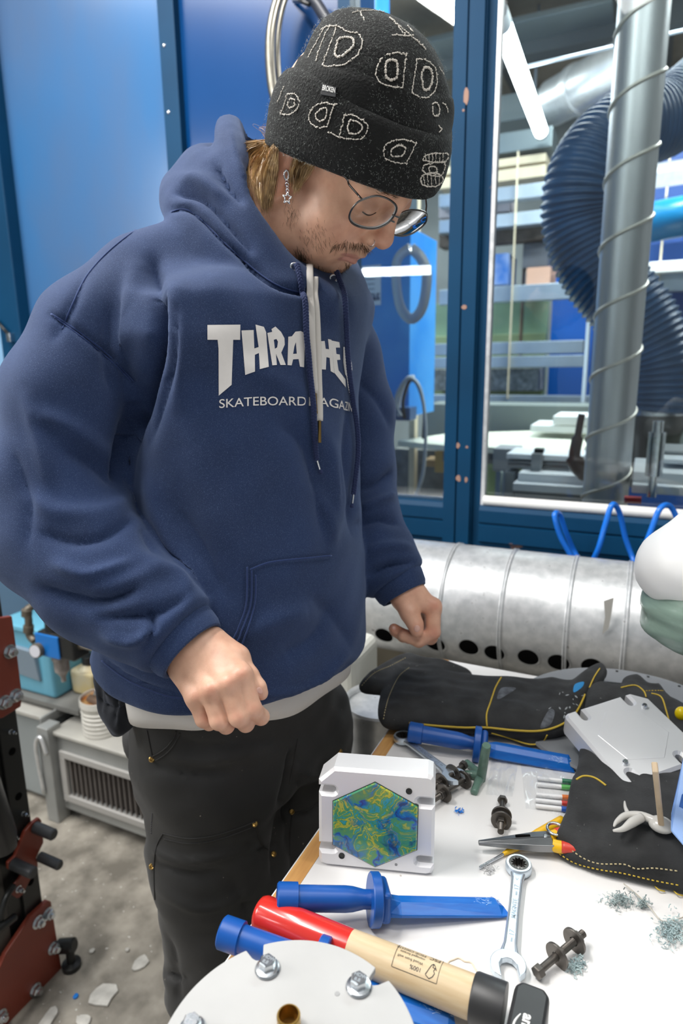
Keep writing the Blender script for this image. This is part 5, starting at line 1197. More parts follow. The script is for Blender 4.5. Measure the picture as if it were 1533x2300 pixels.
# ------------------------------------------------------------------ black welding gloves
M_suede = mat('black_suede', (0.016, 0.0165, 0.017), 0.95, noise=(30, 0.4, (0.034, 0.035, 0.036)), bump=(420, 0.5, 0.001), sheen=0.08, sheen_tint=(0.5, 0.52, 0.55), specks=(140, 0.74, (0.16, 0.16, 0.15)), speck_soft=0.04)
M_pipe = mat('yellow_piping', (0.55, 0.38, 0.04), 0.7, bump=(300, 0.4, 0.001)); M_st = mat('cream_thread', (0.50, 0.42, 0.24), 0.8)
M_patch = mat('grey_wear', (0.14, 0.15, 0.17), 0.95, noise=(120, 0.5))
def pillow(polys, zb, seed, h=0.0028, wr=0.0065):
    """soft flat shape: polys = [(pixel outline, height of its plane above the table, thickness, edge radius, lift)]"""
    W = []
    for pl_, hz, th, rad, lift in polys:
        w = np.array([T(x, y, hz)[:2] for x, y in cr([(a, b, 0) for a, b in pl_], 4, True)[:, :2]]); W.append((w, th, rad, lift))
    allw = np.concatenate([w for w, *_ in W]); lo = np.append(allw.min(0) - 0.012, zb - 0.004); hi = np.append(allw.max(0) + 0.012, zb + max(l + t for _, t, _, l in W) + 0.02)
    def fn(P):
        X, Y, Z = P[:, 0], P[:, 1], P[:, 2]; f = np.full(len(P), 1.0, np.float32)
        XY = P.copy(); XY[:, 2] = 0
        wv = sines(XY, 11, seed) * wr + sines(XY, 26, seed + 1) * wr * 0.45
        for w, th, rad, lift in W:
            d = poly_dist(w, X, Y); g = np.clip(d / rad, 0, 1); hh = th / 2 * np.sqrt(np.maximum(1 - (1 - g) ** 2, 0))
            zc = zb + lift + th / 2 + wv * g * 0.6
            e = np.where(d > 0, np.abs(Z - zc) - hh - 0.0, np.hypot(d, np.abs(Z - zc)))
            e = np.where(d > 0, e * 0.8, e)
            k = 0.006; q = np.clip(0.5 + 0.5 * (f - e) / k, 0, 1); f = f * (1 - q) + e * q - k * q * (1 - q)
        return np.maximum(f, zb - Z)
    V, Q = surface_nets(fn, lo, hi, h)
    return smooth_mesh(V, Q, 2), Q
def piping(parent, bv, pts, r, m, n=6, lift=0.0005, name='piping'):
    P = on_surface(bv, pts, lift, n)
    if len(P) > 1: return obj(name, MB().tube(P, r, 6), m, parent, world=True, smooth=2)
def stitches(parent, bv, pts, m, r=0.0007, n=10, lift=0.0003, name='stitching', duty=0.55, step=0.0045):
    P = np.array(on_surface(bv, pts, lift, n))
    if len(P) < 2: return
    L = np.concatenate([[0], np.cumsum(np.linalg.norm(np.diff(P, axis=0), axis=1))]); mb = MB(); s = 0
    while s < L[-1] - step:
        mb.tube([[np.interp(s + step * duty * k, L, P[:, i]) for i in range(3)] for k in (0, 0.5, 1)], r, 5); s += step
    o = obj(name, mb, m, parent, world=True, smooth=2); o['kind'] = 'stuff'; return o
def patch_on(name, parent, bv, poly, m, lift=0.0006, sub=5):
    """a flat patch following a surface: polygon in pixels"""
    P = np.array(poly, float); c = P.mean(0); rings = []
    for k in np.linspace(0, 1, sub): rings.append([c + (p - c) * k for p in cr([(a, b, 0) for a, b in poly], 4, True)[:, :2]])
    R = [[seen(bv, x, y, lift) for x, y in r_] for r_ in rings]
    if any(p is None for r_ in R for p in r_): return None
    return obj(name, MB().grid(R, closed_u=True), m, parent, world=True, smooth=2)

def fix_outline(bv, pts): return pts
# glove farthest back, palm down, gauntlet towards the man
gA = thing('welding_glove', 'black welding glove with yellow piping lying along the back of the table', 'glove', tuple(T(1060, 1590)), group='black welding gloves')
mainA = [(852, 1560), (880, 1495), (915, 1505), (1000, 1512), (1060, 1518), (1130, 1523), (1200, 1528), (1235, 1524), (1275, 1530), (1302, 1512), (1335, 1500), (1352, 1510), (1340, 1540), (1322, 1560), (1315, 1590), (1298, 1612), (1270, 1632), (1225, 1640), (1150, 1636), (1095, 1630), (1000, 1624), (920, 1620), (855, 1612)]
flapA = [(806, 1545), (838, 1505), (905, 1470), (960, 1480), (1010, 1490), (1060, 1512), (1040, 1545), (960, 1556), (880, 1552)]
thumbA = [(1100, 1630), (1160, 1640), (1220, 1640), (1262, 1640), (1250, 1655), (1222, 1668), (1190, 1672), (1150, 1658)]
fingA = [(1270, 1560), (1300, 1522), (1340, 1498), (1362, 1508), (1352, 1532), (1320, 1556), (1300, 1580)]
V, Q = pillow([(mainA, 0.030, 0.042, 0.035, 0.002), (flapA, 0.03, 0.022, 0.016, 0.016), (thumbA, 0.008, 0.012, 0.008, 0.0), (fingA, 0.035, 0.026, 0.014, 0.022)], TZ + 0.0005, 3)
obj_g = net_mesh('glove_body', V, Q, M_suede, gA); bv = bvh_of(V, Q)
piping(gA, bv, [(918, 1624), (980, 1630), (1040, 1634), (1090, 1634), (1150, 1640), (1205, 1642), (1245, 1634), (1280, 1615), (1300, 1588), (1312, 1560)], 0.0016, M_pipe)
piping(gA, bv, [(1125, 1522), (1112, 1545), (1100, 1580), (1092, 1605), (1093, 1632)], 0.0013, M_pipe)
piping(gA, bv, [(1103, 1646), (1140, 1656), (1185, 1671), (1215, 1668), (1228, 1650)], 0.0011, M_pipe)
piping(gA, bv, [(1346, 1502), (1334, 1520), (1322, 1545)], 0.0011, M_pipe)
stitches(gA, bv, [(918, 1500), (895, 1520), (875, 1560), (866, 1590), (860, 1620)], M_st, 0.0006)
stitches(gA, bv, [(812, 1540), (840, 1512), (880, 1494), (915, 1475)], M_st, 0.0006)
patch_on('wear_patch', gA, bv, [(1125, 1546), (1158, 1546), (1140, 1560), (1116, 1572)], M_patch)
patch_on('wear_patch', gA, bv, [(1232, 1595), (1245, 1600), (1235, 1628), (1212, 1634)], M_patch)
patch_on('paint_smear', gA, bv, [(1290, 1538), (1310, 1532), (1306, 1544), (1288, 1556)], mat('smear_blue', (0.02, 0.22, 0.50), 0.6))
r_g = random.Random(4)
for k in range(18):                           # scuffs of dried plastic on the finger side
    x, y = r_g.gauss(1285, 28), r_g.gauss(1560, 24); a = r_g.uniform(0, 3.14); w_, h_ = r_g.uniform(1.5, 5), r_g.uniform(0.8, 2)
    patch_on('scuff', gA, bv, [(x + math.cos(a) * w_, y + math.sin(a) * w_), (x - math.sin(a) * h_, y + math.cos(a) * h_), (x - math.cos(a) * w_, y - math.sin(a) * w_), (x + math.sin(a) * h_, y - math.cos(a) * h_)], mat('scuff_grey', (0.30, 0.32, 0.33), 0.8), 0.0005, 3)
# glove at the right, cuff towards the camera, under the empty mould
gB = thing('welding_glove', 'black welding glove under the empty mould, stitched cuff towards the camera', 'glove', tuple(T(1420, 1850)), group='black welding gloves')
mainB = [(1310, 1600), (1318, 1562), (1350, 1552), (1384, 1562), (1398, 1540), (1432, 1536), (1458, 1556), (1480, 1556), (1510, 1590), (1600, 1650), (1680, 1800), (1680, 1960), (1600, 1975), (1470, 1955), (1380, 1932), (1320, 1915), (1262, 1885), (1250, 1870), (1268, 1830), (1280, 1775), (1296, 1735), (1300, 1680)]
cuffB = [(1246, 1912), (1244, 1885), (1262, 1870), (1330, 1900), (1420, 1930), (1560, 1960), (1680, 1970), (1680, 2030), (1540, 2006), (1450, 1984), (1370, 1966), (1300, 1944), (1262, 1928)]
V, Q = pillow([(mainB, 0.022, 0.028, 0.022, 0.006), (cuffB, 0.006, 0.016, 0.008, 0.0)], TZ + 0.0125, 11, 0.0032)
V[:, 2] -= 0.012 * np.clip((0.74 - V[:, 1]) / 0.06, 0, 1)
net_mesh('glove_body', V, Q, M_suede, gB); bv = bvh_of(V, Q)
stitches(gB, bv, [(1252, 1893), (1280, 1908), (1310, 1928), (1345, 1940), (1400, 1941), (1428, 1951), (1470, 1950), (1533, 1958)], M_st, 0.0007)
stitches(gB, bv, [(1256, 1918), (1290, 1938), (1340, 1952), (1400, 1962), (1460, 1976), (1533, 1990)], M_pipe, 0.0007)
piping(gB, bv, [(1294, 1752), (1310, 1744), (1335, 1748), (1360, 1765)], 0.0013, M_pipe)
piping(gB, bv, [(1394, 1545), (1425, 1540), (1444, 1552), (1450, 1566)], 0.0012, M_pipe)
piping(gB, bv, [(1462, 1558), (1484, 1566), (1495, 1595), (1504, 1628)], 0.0012, M_pipe)
stitches(gB, bv, [(1450, 1552), (1490, 1552), (1540, 1560)], M_pipe, 0.0007)
for x0, y0 in ((1470, 1998), (1512, 2008)):
    obj('loose_thread', MB().tube(cr([T(x0, y0 - 8, 0.002), T(x0 + 8, y0, 0.004), T(x0 + 22, y0 + 4, 0.002)], 6), 0.0007, 6), M_pipe, gB, world=True, smooth=2)

# ---- grey round base behind the gloves, pieces at the right edge
gc = T(1410, 1612, 0.012)
t = thing('grey_disc', 'large grey round disc lying behind the gloves at the right', 'disc', (gc[0], gc[1], TZ))
obj('disc', MB().lathe((0, 0, 0), (0, 0, 1), [(0, 0.164), (0.008, 0.170), (0.011, 0.168), (0.0120, 0.150), (0.0095, 0.110), (0.0095, 0.0)], 72, caps=False), mat('disc_grey', (0.20, 0.21, 0.225), 0.45), t, smooth=0.6)
obj('inner_ring', MB().grid([[(r * math.cos(a), r * math.sin(a) + 0.01, z) for a in np.linspace(0, 2 * math.pi, 61)[:-1]] for r, z in ((0.098, 0.0096), (0.100, 0.0115), (0.106, 0.0115), (0.108, 0.0096))], closed_u=True), M_black, t, smooth=0.6)
for a in (80, 62, 45, 98): obj('index_mark', MB().box((0.158 * math.cos(math.radians(a)) - 0.002, 0.158 * math.sin(math.radians(a)) - 0.002, 0.0105), (0.158 * math.cos(math.radians(a)) + 0.002, 0.158 * math.sin(math.radians(a)) + 0.002, 0.0128)), M_black, t)
# pale blue plastic case standing at the right edge
cz = 0.925
b0 = onz(1500, 1868, cz); 
t = thing('plastic_case', 'pale blue plastic tool case cut off by the right edge', 'case', tuple(b0))
W_ = lambda px, py, d: pt(px, py, d)
d0 = proj(b0)[2]
front = [W_(1500, 1868, d0), W_(1560, 1930, d0 - 0.03), W_(1640, 1900, d0 - 0.03), W_(1640, 1600, d0 + 0.02), W_(1545, 1660, d0 + 0.03), W_(1533, 1690, d0 + 0.03), W_(1503, 1826, d0 + 0.005)]
back_ = [p + np.array([0.10, 0.10, 0.0]) for p in front]; n = len(front)
obj('shell', MB().add(front + back_, [tuple(range(n - 1, -1, -1)), tuple(range(n, 2 * n))] + [(i, (i + 1) % n, n + (i + 1) % n, n + i) for i in range(n)]), mat('case_blue', (0.22, 0.36, 0.66), 0.4), t, world=True, bevel=0.004, seg=3)
obj('grip_recess', MB().add([W_(1524, 1812, d0 - 0.004), W_(1560, 1830, d0 - 0.016), W_(1560, 1760, d0 - 0.012), W_(1530, 1785, d0 + 0.0)], [(0, 1, 2, 3)]), mat('case_navy', (0.02, 0.09, 0.32), 0.4), t, world=True)
kn = T(1530, 1603, 0.055); t = thing('control_lever', 'small lever with bright yellow ball top at the right edge above the black glove', 'lever', tuple(kn - np.array([0, 0, 0.055])))
obj('ball', MB().ell(kn, (0.009, 0.009, 0.010), 20, 12), mat('knob_yellow', (0.85, 0.62, 0.0), 0.3), t, world=True, smooth=2); obj('stem', MB().cyl(kn - np.array([0, 0, 0.055 - 0.012]), kn, 0.004), M_black, t, world=True, smooth=0.6)
# white rounded cover wrapped in green film, standing on a post beyond the right edge
wc = pt(1560, 1278, 0.80)
t = thing('wrapped_cover', 'white rounded cover with pale green film around its lower half, right edge', 'cover', (wc[0] + 0.04, wc[1] + 0.02, TZ))
ctr = wc
def fnW(P):
    q = (P - ctr.astype(np.float32)) @ CM.astype(np.float32)
    n_ = sines(P, 9, 5) * 0.004 + sines(P, 25, 6) * 0.0012
    e = np.sqrt((q[:, 0] / 0.066) ** 2 + (q[:, 1] / 0.050) ** 2 + (q[:, 2] / 0.07) ** 2); e = (e - 1) * 0.05
    s_ = seg(P, pt(1640, 1110, 0.8), pt(1545, 1262, 0.8), 0.030, 0.050)
    return smin(e, s_, 0.02) + n_
V, Q = surface_nets(fnW, ctr - 0.15, ctr + 0.15, 0.006); V = smooth_mesh(V, Q, 2)
net_mesh('white_cover', V, Q, mat('cover_white', (0.85, 0.85, 0.84), 0.5), t)
ctr2 = pt(1578, 1372, 0.81)
def fnG(P):
    q = (P - ctr2.astype(np.float32)) @ CM.astype(np.float32)
    n_ = sines(P * np.array([0.5, 0.5, 1.6], np.float32), 16, 15) * 0.0035 + sines(P * np.array([0.4, 0.4, 2.0], np.float32), 42, 16) * 0.0014
    e = np.sqrt((q[:, 0] / 0.073) ** 2 + (q[:, 1] / 0.058) ** 2 + (q[:, 2] / 0.078) ** 2)
    return (e - 1) * 0.06 + n_
V, Q = surface_nets(fnG, ctr2 - 0.1, ctr2 + 0.1, 0.004); V = smooth_mesh(V, Q, 1)
net_mesh('green_film', V, Q, mat('green_film', (0.36, 0.50, 0.42), 0.25, noise=(22, 0.3), stretch=(0.5, 0.5, 2.5), trans=0.25, ior=1.3), t)
obj('post', MB().cyl((wc[0] + 0.26, wc[1] + 0.08, TZ + 0.0005), (wc[0] + 0.26, wc[1] + 0.08, wc[2] + 0.02), 0.012), M_zinc, t, world=True, smooth=0.6)
obj('arm', MB().cyl((wc[0] + 0.26, wc[1] + 0.08, wc[2] + 0.01), (wc[0] + 0.02, wc[1] + 0.01, wc[2]), 0.010), M_zinc, t, world=True, smooth=0.6)
obj('foot_disc', MB().cyl((wc[0] + 0.26, wc[1] + 0.08, TZ), (wc[0] + 0.26, wc[1] + 0.08, TZ + 0.012), 0.05, n=32), M_black, t, world=True, smooth=0.6)

# ---- paint tin, jerrycan left of the table on a low trolley
sx, sy, sz = XL - 0.30, 0.92, 0.62
tr_ = thing('tool_trolley', 'low grey trolley beside the table carrying the paint tin', 'trolley', (sx, sy, 0))
obj('shelf', MB().box((XL - 0.32, 0.925, sz - 0.02), (XL - 0.035, 1.22, sz)), M_unit, tr_, world=True, bevel=0.003)
for x in (XL - 0.30, XL - 0.06):
    for y in (0.96, 1.19): obj('leg', MB().box((x - 0.012, y - 0.012, 0), (x + 0.012, y + 0.012, sz - 0.02)), M_unit, tr_, world=True)
tc_ = ony(842, 1600, 1.02); rr = 0.068
tin = thing('paint_tin', 'steel paint tin with wire handle at the table corner under the glove', 'tin', (XL - rr - 0.012, 1.0, sz))
hh = 0.180
obj('wall', MB().lathe((0, 0, 0), (0, 0, 1), [(0, rr * 0.98), (0.004, rr), (hh - 0.006, rr), (hh, rr * 1.03), (hh + 0.004, rr * 1.0), (hh + 0.001, rr * 0.93), (hh - 0.008, rr * 0.92), (hh - 0.008, rr * 0.6), (hh - 0.010, 0.0)], 48, caps=False), M_galv, tin, smooth=0.6)
obj('wire_handle', MB().tube(cr([(-rr - 0.002, -0.02, hh - 0.03), (-rr - 0.012, -0.045, hh - 0.085), (-rr * 0.5, -rr - 0.015, hh - 0.14), (rr * 0.4, -rr - 0.012, hh - 0.15)], 8), 0.0022, 8), M_zinc, tin, smooth=2)
jc = thing('jerrycan', 'white plastic jerrycan with yellow cap behind the black trousers', 'canister', (XL - 0.235, 1.10, sz))
obj('body', MB().box((-0.06, -0.06, 0), (0.09, 0.06, 0.24)), mat('can_white', (0.62, 0.62, 0.56), 0.4), jc, bevel=0.02, seg=4)
obj('cap', MB().cyl((0.0, 0, 0.24), (0.0, 0, 0.275), 0.025), mat('cap_yellow', (0.75, 0.55, 0.02), 0.4), jc, smooth=0.6)
# ================================================================== the man
LW = np.array([0.346, 0.938, 0.0]); LW /= np.linalg.norm(LW)         # towards his left
FW = np.array([LW[1], -LW[0], 0.0])                                   # the way his chest faces
man = thing('person', 'man in navy hoodie, black knit beanie and black trousers standing at the table, looking down', 'person', (-0.52, 0.70, 0))
man['label'] = 'young man in navy hoodie, patterned black beanie and glasses looking down at the table'

# ---------------- head frame
Hx = np.array([-.62, -.35, .7]); Hy = np.array([.56, -.8, .1]); Hy /= np.linalg.norm(Hy); Hx -= Hy * (Hx @ Hy); Hx /= np.linalg.norm(Hx)
HR = CM @ np.stack([Hx, Hy, np.cross(Hx, Hy)], 1)                      # columns: his right, forward, up
HO = pt(642, 385, 0.74) - HR @ np.array([0.074, 0, 0])
def h2w(p): return HO + np.asarray(p, float) @ HR.T
def w2h(P): return (np.asarray(P) - HO) @ HR
def hplane(px, py, axis, val):
    Cl = (CAMP - HO) @ HR; r = ray(px, py) @ HR; t = (val - Cl[axis]) / r[axis]; return Cl + r * t

NECK0 = pt(585, 560, 0.845)
def f_head(P):
    q = w2h(P).astype(np.float32); ax = q.copy(); ax[:, 0] = np.abs(ax[:, 0])
    f = ell(q, (0, -0.004, 0.055), (0.074, 0.096, 0.088))
    f = smin(f, ell(q, (0, 0.040, 0.010), (0.062, 0.060, 0.082)), 0.02)
    f = smin(f, seg(ax, (0.050, 0.022, -0.044), (0.012, 0.066, -0.071), 0.021, 0.019), 0.03)
    f = smin(f, ell(q, (0, 0.070, -0.069), (0.021, 0.017, 0.018)), 0.016)
    f = smin(f, ell(ax, (0.043, 0.066, -0.002), (0.024, 0.024, 0.022)), 0.022)
    f = smin(f, ell(ax, (0.033, 0.062, -0.036), (0.030, 0.026, 0.030)), 0.022)
    f = smin(f, seg(ax, (0.040, 0.080, 0.052), (0.0, 0.093, 0.052), 0.011, 0.013), 0.016)
    f = smax(f, -ell(ax, (0.034, 0.106, 0.034), (0.019, 0.016, 0.014)), 0.012)
    f = smin(f, ell(ax, (0.033, 0.0845, 0.0355), (0.0165, 0.0135, 0.0125)), 0.005)       # closed-looking lids
    f = smin(f, seg(q, (0, 0.095, 0.046), (0, 0.1125, 0.010), 0.0080, 0.0102), 0.010)
    f = smin(f, ell(q, (0, 0.1125, 0.0055), (0.0118, 0.0105, 0.0108)), 0.006)
    f = smin(f, ell(ax, (0.0132, 0.1005, -0.0010), (0.0090, 0.0112, 0.0092)), 0.005)
    f = smax(f, -ell(ax, (0.0068, 0.1045, -0.0085), (0.0036, 0.006, 0.0045)), 0.003)
    f = smin(f, ell(q, (0, 0.086, -0.026), (0.026, 0.0145, 0.013)), 0.012)
    f = smin(f, seg(ax, (0.022, 0.0860, -0.0355), (0.004, 0.1005, -0.0300), 0.0040, 0.0054), 0.005)
    f = smin(f, seg(ax, (0.020, 0.0855, -0.0430), (0.0, 0.0975, -0.0435), 0.0038, 0.0054), 0.005)
    f = smax(f, -seg(ax, (0.026, 0.0860, -0.0385), (0.0, 0.1040, -0.0388), 0.0010, 0.0016), 0.003)
    f = smax(f, -ell(q, (0, 0.0990, -0.0570), (0.020, 0.011, 0.0055)), 0.008)             # dip under the lower lip
    e = ell(q, (0.079, -0.010, 0.010), (0.0075, 0.017, 0.031)); e = smin(e, ell(q, (0.0765, -0.003, -0.016), (0.006, 0.0085, 0.0105)), 0.008)
    e = smax(e, -ell(q, (0.0875, -0.007, 0.008), (0.0065, 0.0075, 0.017)), 0.004)
    f = smin(f, e, 0.005)
    e = ell(ax, (0.077, -0.010, 0.010), (0.0075, 0.017, 0.031)); f = smin(f, e, 0.005)
    n = seg(P, h2w((0, -0.030, -0.020)), NECK0, 0.054, 0.062); n = smin(n, seg(P, h2w((0, 0.02, -0.045)), NECK0 + FW * 0.02, 0.035, 0.05), 0.02)
    f = smin(f, n, 0.025)
    return f
Vh, Qh = surface_nets(f_head, HO - np.array([0.16, 0.16, 0.20]), HO + np.array([0.16, 0.16, 0.18]), 0.0021)
Vh = smooth_mesh(Vh, Qh, 1)
bv_head = bvh_of(Vh, Qh)

# ---------------- hands: joints by sight line, (px, py, depth) with radius
def J(*a): return [(pt(x, y, d), r) for x, y, d, r in a]
def f_rhand(P):
    W = pt(436, 1468, 0.712); Wt = pt(475, 1440, 0.716)
    f = chain(P, J((380, 1385, 0.74, 0.029), (430, 1460, 0.718, 0.0285)))
    back = None
    for x, y, d, r in ((540, 1517, 0.685, 0.0125), (512, 1535, 0.678, 0.0128), (474, 1552, 0.680, 0.0122), (440, 1566, 0.690, 0.0112)):
        wx = {540: 468, 512: 448, 474: 428, 440: 408}[x]; wy = {540: 1440, 512: 1455, 474: 1475, 440: 1498}[x]
        e = seg(P, pt(wx, wy, 0.716), pt(x, y, d), 0.0150, r); back = e if back is None else smin(back, e, 0.010)
        e = seg(P, pt(wx, wy, 0.733), pt(x, y, d + 0.022), 0.014, 0.011); back = smin(back, e, 0.012)
    f = smin(f, back, 0.016)
    fing = [J((540, 1517, 0.685, 0.0122), (566, 1592, 0.680, 0.0100), (586, 1610, 0.700, 0.0088), (572, 1604, 0.722, 0.0078)),
            J((512, 1535, 0.678, 0.0125), (536, 1610, 0.672, 0.0104), (552, 1625, 0.692, 0.0090), (540, 1618, 0.716, 0.0080)),
            J((474, 1552, 0.680, 0.0118), (492, 1618, 0.676, 0.0100), (508, 1630, 0.695, 0.0086), (505, 1620, 0.718, 0.0076)),
            J((440, 1566, 0.690, 0.0106), (457, 1615, 0.690, 0.0088), (470, 1624, 0.704, 0.0078), (472, 1614, 0.722, 0.0070))]
    g = None
    for c in fing:
        e = chain(P, c, 0.003); g = e if g is None else smin(g, e, 0.0014)
    f = smin(f, g, 0.006)
    th = chain(P, J((478, 1445, 0.722, 0.0145), (531, 1478, 0.708, 0.0118), (560, 1518, 0.700, 0.0095), (578, 1544, 0.696, 0.0086), (587, 1558, 0.698, 0.0072)), 0.006)
    f = smin(f, th, 0.003)
    f = smin(f, chain(P, J((478, 1445, 0.722, 0.0145), (531, 1478, 0.708, 0.0112))), 0.012)
    for x, y, d in ((540, 1515, 0.6745), (511, 1533, 0.6665), (473, 1549, 0.669), (439, 1562, 0.681)): f = smin(f, seg(P, pt(x, y, d), pt(x, y + 3, d), 0.0028, 0.0028), 0.012)   # knuckles
    for a, b in (((455, 1475), (500, 1530)), ((440, 1490), (468, 1545))): f = smin(f, seg(P, pt(*a, 0.7005), pt(*b, 0.6690), 0.0004, 0.0008), 0.007)  # tendons
    return f
def f_lhand(P):
    f = chain(P, J((890, 1290, 0.975, 0.028), (915, 1335, 0.968, 0.027)))
    b = None
    for wx, wy, x, y, d, r in ((912, 1335, 972, 1362, 0.955, 0.0125), (920, 1335, 972, 1368, 0.978, 0.0125), (918, 1335, 966, 1372, 0.998, 0.012), (910, 1338, 956, 1378, 1.015, 0.011)):
        e = seg(P, pt(wx, wy, d + 0.01), pt(x, y, d), 0.015, r); b = e if b is None else smin(b, e, 0.012)
    f = smin(f, b, 0.018)
    fing = [J((972, 1362, 0.955, 0.0120), (972, 1420, 0.950, 0.0108), (940, 1440, 0.952, 0.0092), (905, 1428, 0.955, 0.0080)),
            J((972, 1368, 0.978, 0.0120), (966, 1432, 0.975, 0.0105), (918, 1432, 0.972, 0.0090), (884, 1412, 0.968, 0.0078)),
            J((966, 1372, 0.998, 0.0115), (952, 1434, 1.000, 0.0100), (905, 1430, 0.995, 0.0085), (885, 1418, 0.985, 0.0074)),
            J((956, 1378, 1.015, 0.0105), (938, 1428, 1.018, 0.0088), (905, 1424, 1.012, 0.0076), (892, 1416, 1.005, 0.0066))]
    g = None
    for c in fing:
        e = chain(P, c, 0.003); g = e if g is None else smin(g, e, 0.0014)
    f = smin(f, g, 0.006)
    th = chain(P, J((905, 1348, 0.955, 0.0160), (920, 1378, 0.945, 0.0130), (932, 1402, 0.940, 0.0104), (936, 1418, 0.938, 0.0090)), 0.008)
    return smin(f, th, 0.008)
rc = pt(490, 1530, 0.70); Vr, Qr = surface_nets(f_rhand, rc - 0.105, rc + 0.105, 0.00145); Vr = smooth_mesh(Vr, Qr, 1, 0.3)
lc = pt(930, 1370, 0.975); Vl, Ql = surface_nets(f_lhand, lc - 0.095, lc + 0.095, 0.0016); Vl = smooth_mesh(Vl, Ql, 1)
bv_r, bv_l = bvh_of(Vr, Qr), bvh_of(Vl, Ql)

# ---------------- torso column shared by hoodie, shirt and trousers
lev = [  # px, py, depth of the centre, half width, half depth
    (528, 1590, 0.955, 0.180, 0.158), (526, 1530, 0.950, 0.193, 0.172), (526, 1440, 0.935, 0.195, 0.172), (537, 1340, 0.915, 0.186, 0.160), (552, 1240, 0.900, 0.168, 0.146),
    (557, 1080, 0.880, 0.158, 0.134), (554, 900, 0.857, 0.162, 0.126), (560, 760, 0.84, 0.172, 0.120), (575, 680, 0.835, 0.168, 0.110), (590, 610, 0.835, 0.140, 0.092), (600, 560, 0.835, 0.10, 0.075)]
LC = np.array([pt(x, y, d) for x, y, d, _, _ in lev]); LA = np.array([l[3] for l in lev]); LB = np.array([l[4] for l in lev])
o_ = np.argsort(LC[:, 2]); LC, LA, LB = LC[o_], LA[o_], LB[o_]
def column(P, grow=0.0, p=2.25):
    z = P[:, 2]
    cx = np.interp(z, LC[:, 2], LC[:, 0]); cy = np.interp(z, LC[:, 2], LC[:, 1]); a = np.interp(z, LC[:, 2], LA) + grow; b = np.interp(z, LC[:, 2], LB) + grow
    dx, dy = P[:, 0] - cx, P[:, 1] - cy
    u = dx * LW[0] + dy * LW[1]; v = dx * FW[0] + dy * FW[1]
    e = (np.abs(u / a) ** p + np.abs(v / b) ** p + 1e-9) ** (1 / p)
    return ((e - 1) * np.minimum(a, b)).astype(np.float32)
ZH = pt(560, 1600, 0.80)[2] + 0.018                  # hem height
RA = J((305, 665, 0.815, 0.066), (222, 765, 0.795, 0.074), (160, 900, 0.785, 0.080), (128, 1090, 0.785, 0.082), (150, 1200, 0.775, 0.080), (235, 1300, 0.755, 0.074), (320, 1370, 0.735, 0.060), (395, 1425, 0.718, 0.046), (450, 1470, 0.708, 0.040))
LAj = J((735, 730, 0.985, 0.066), (762, 810, 1.01, 0.064), (792, 930, 1.03, 0.062), (803, 1060, 1.03, 0.061), (812, 1150, 1.02, 0.059), (852, 1250, 0.99, 0.053), (892, 1305, 0.972, 0.043), (915, 1340, 0.965, 0.038))
def fold_noise(P): return sines(P * np.array([1, 1, 0.55], np.float32), 7, 21) * 0.0035 + sines(P, 17, 22) * 0.0011
def hood(P):
    rows = [
        (0.036, [(705, 705, 0.805), (610, 665, 0.785), (520, 592, 0.78), (448, 500, 0.800), (420, 440, 0.86), (470, 425, 0.96), (590, 470, 1.02), (710, 560, 0.985), (768, 665, 0.90), (738, 700, 0.84)]),
        (0.024, [(705, 680, 0.795), (602, 622, 0.778), (525, 522, 0.780), (478, 400, 0.81), (450, 370, 0.87), (500, 370, 0.96), (610, 440, 1.01), (715, 540, 0.975), (765, 640, 0.90), (738, 672, 0.83)]),
        (0.015, [(668, 654, 0.785), (594, 566, 0.772), (538, 455, 0.780), (525, 340, 0.815), (512, 300, 0.87), (540, 310, 0.94), (630, 400, 0.985), (712, 520, 0.95)]),
        (0.012, [(652, 622, 0.780), (624, 594, 0.776), (594, 548, 0.772), (556, 482, 0.774), (524, 362, 0.80), (515, 285, 0.85), (528, 278, 0.90), (560, 300, 0.94), (640, 400, 0.97)]),
    ]
    f = None
    for r, c in rows:
        P3 = cr([pt(*p) for p in c], 3, False); pts = [(p, r) for p in P3]
        e = chain(P, pts); f = e if f is None else smin(f, e, 0.022)
    return f
def f_hoodie(P):
    f = column(P)
    sh = smin(seg(P, pt(325, 640, 0.815), pt(560, 560, 0.84), 0.064, 0.060), seg(P, pt(560, 560, 0.84), pt(735, 700, 0.965), 0.060, 0.064), 0.03)
    f = smin(smax(f, P[:, 2] - 1.515, 0.05), sh, 0.05)
    ra = chain(P, RA, 0.02)
    w0, w1 = RA[-2][0], RA[-1][0]; d = (w1 - w0) / np.linalg.norm(w1 - w0)
    ra = smax(ra, ((P - (w1 - d * 0.028)) @ d.astype(np.float32)), 0.012)
    la = chain(P, LAj, 0.02)
    w0, w1 = LAj[-2][0], LAj[-1][0]; d = (w1 - w0) / np.linalg.norm(w1 - w0)
    la = smax(la, ((P - (w1 - d * 0.026)) @ d.astype(np.float32)), 0.012)
    f = smin(f, ra, 0.004); f = smin(f, la, 0.006)
    f = f + fold_noise(P)
    f = smax(f, ZH - P[:, 2] + 0.05 * ((P[:, 0] - LC[1, 0]) * FW[0] + (P[:, 1] - LC[1, 1]) * FW[1]) * 0.0 + 0.0, 0.012)
    hd = hood(P)
    f = smin(f, hd, 0.008)
    nk = seg(P, h2w((0, -0.030, 0.02)), NECK0 + np.array([0, 0, -0.01]), 0.064, 0.060)
    nk = np.minimum(nk, seg(P, h2w((0, 0.02, -0.03)), NECK0 + FW * 0.03, 0.050, 0.040))
    return smax(f, -nk, 0.008)
lo = np.array([-0.80, 0.36, ZH - 0.03]); hi = np.array([-0.20, 1.16, 1.72])
Vb, Qb = surface_nets(f_hoodie, lo, hi, 0.0044)
Vb = smooth_mesh(Vb, Qb, 2)

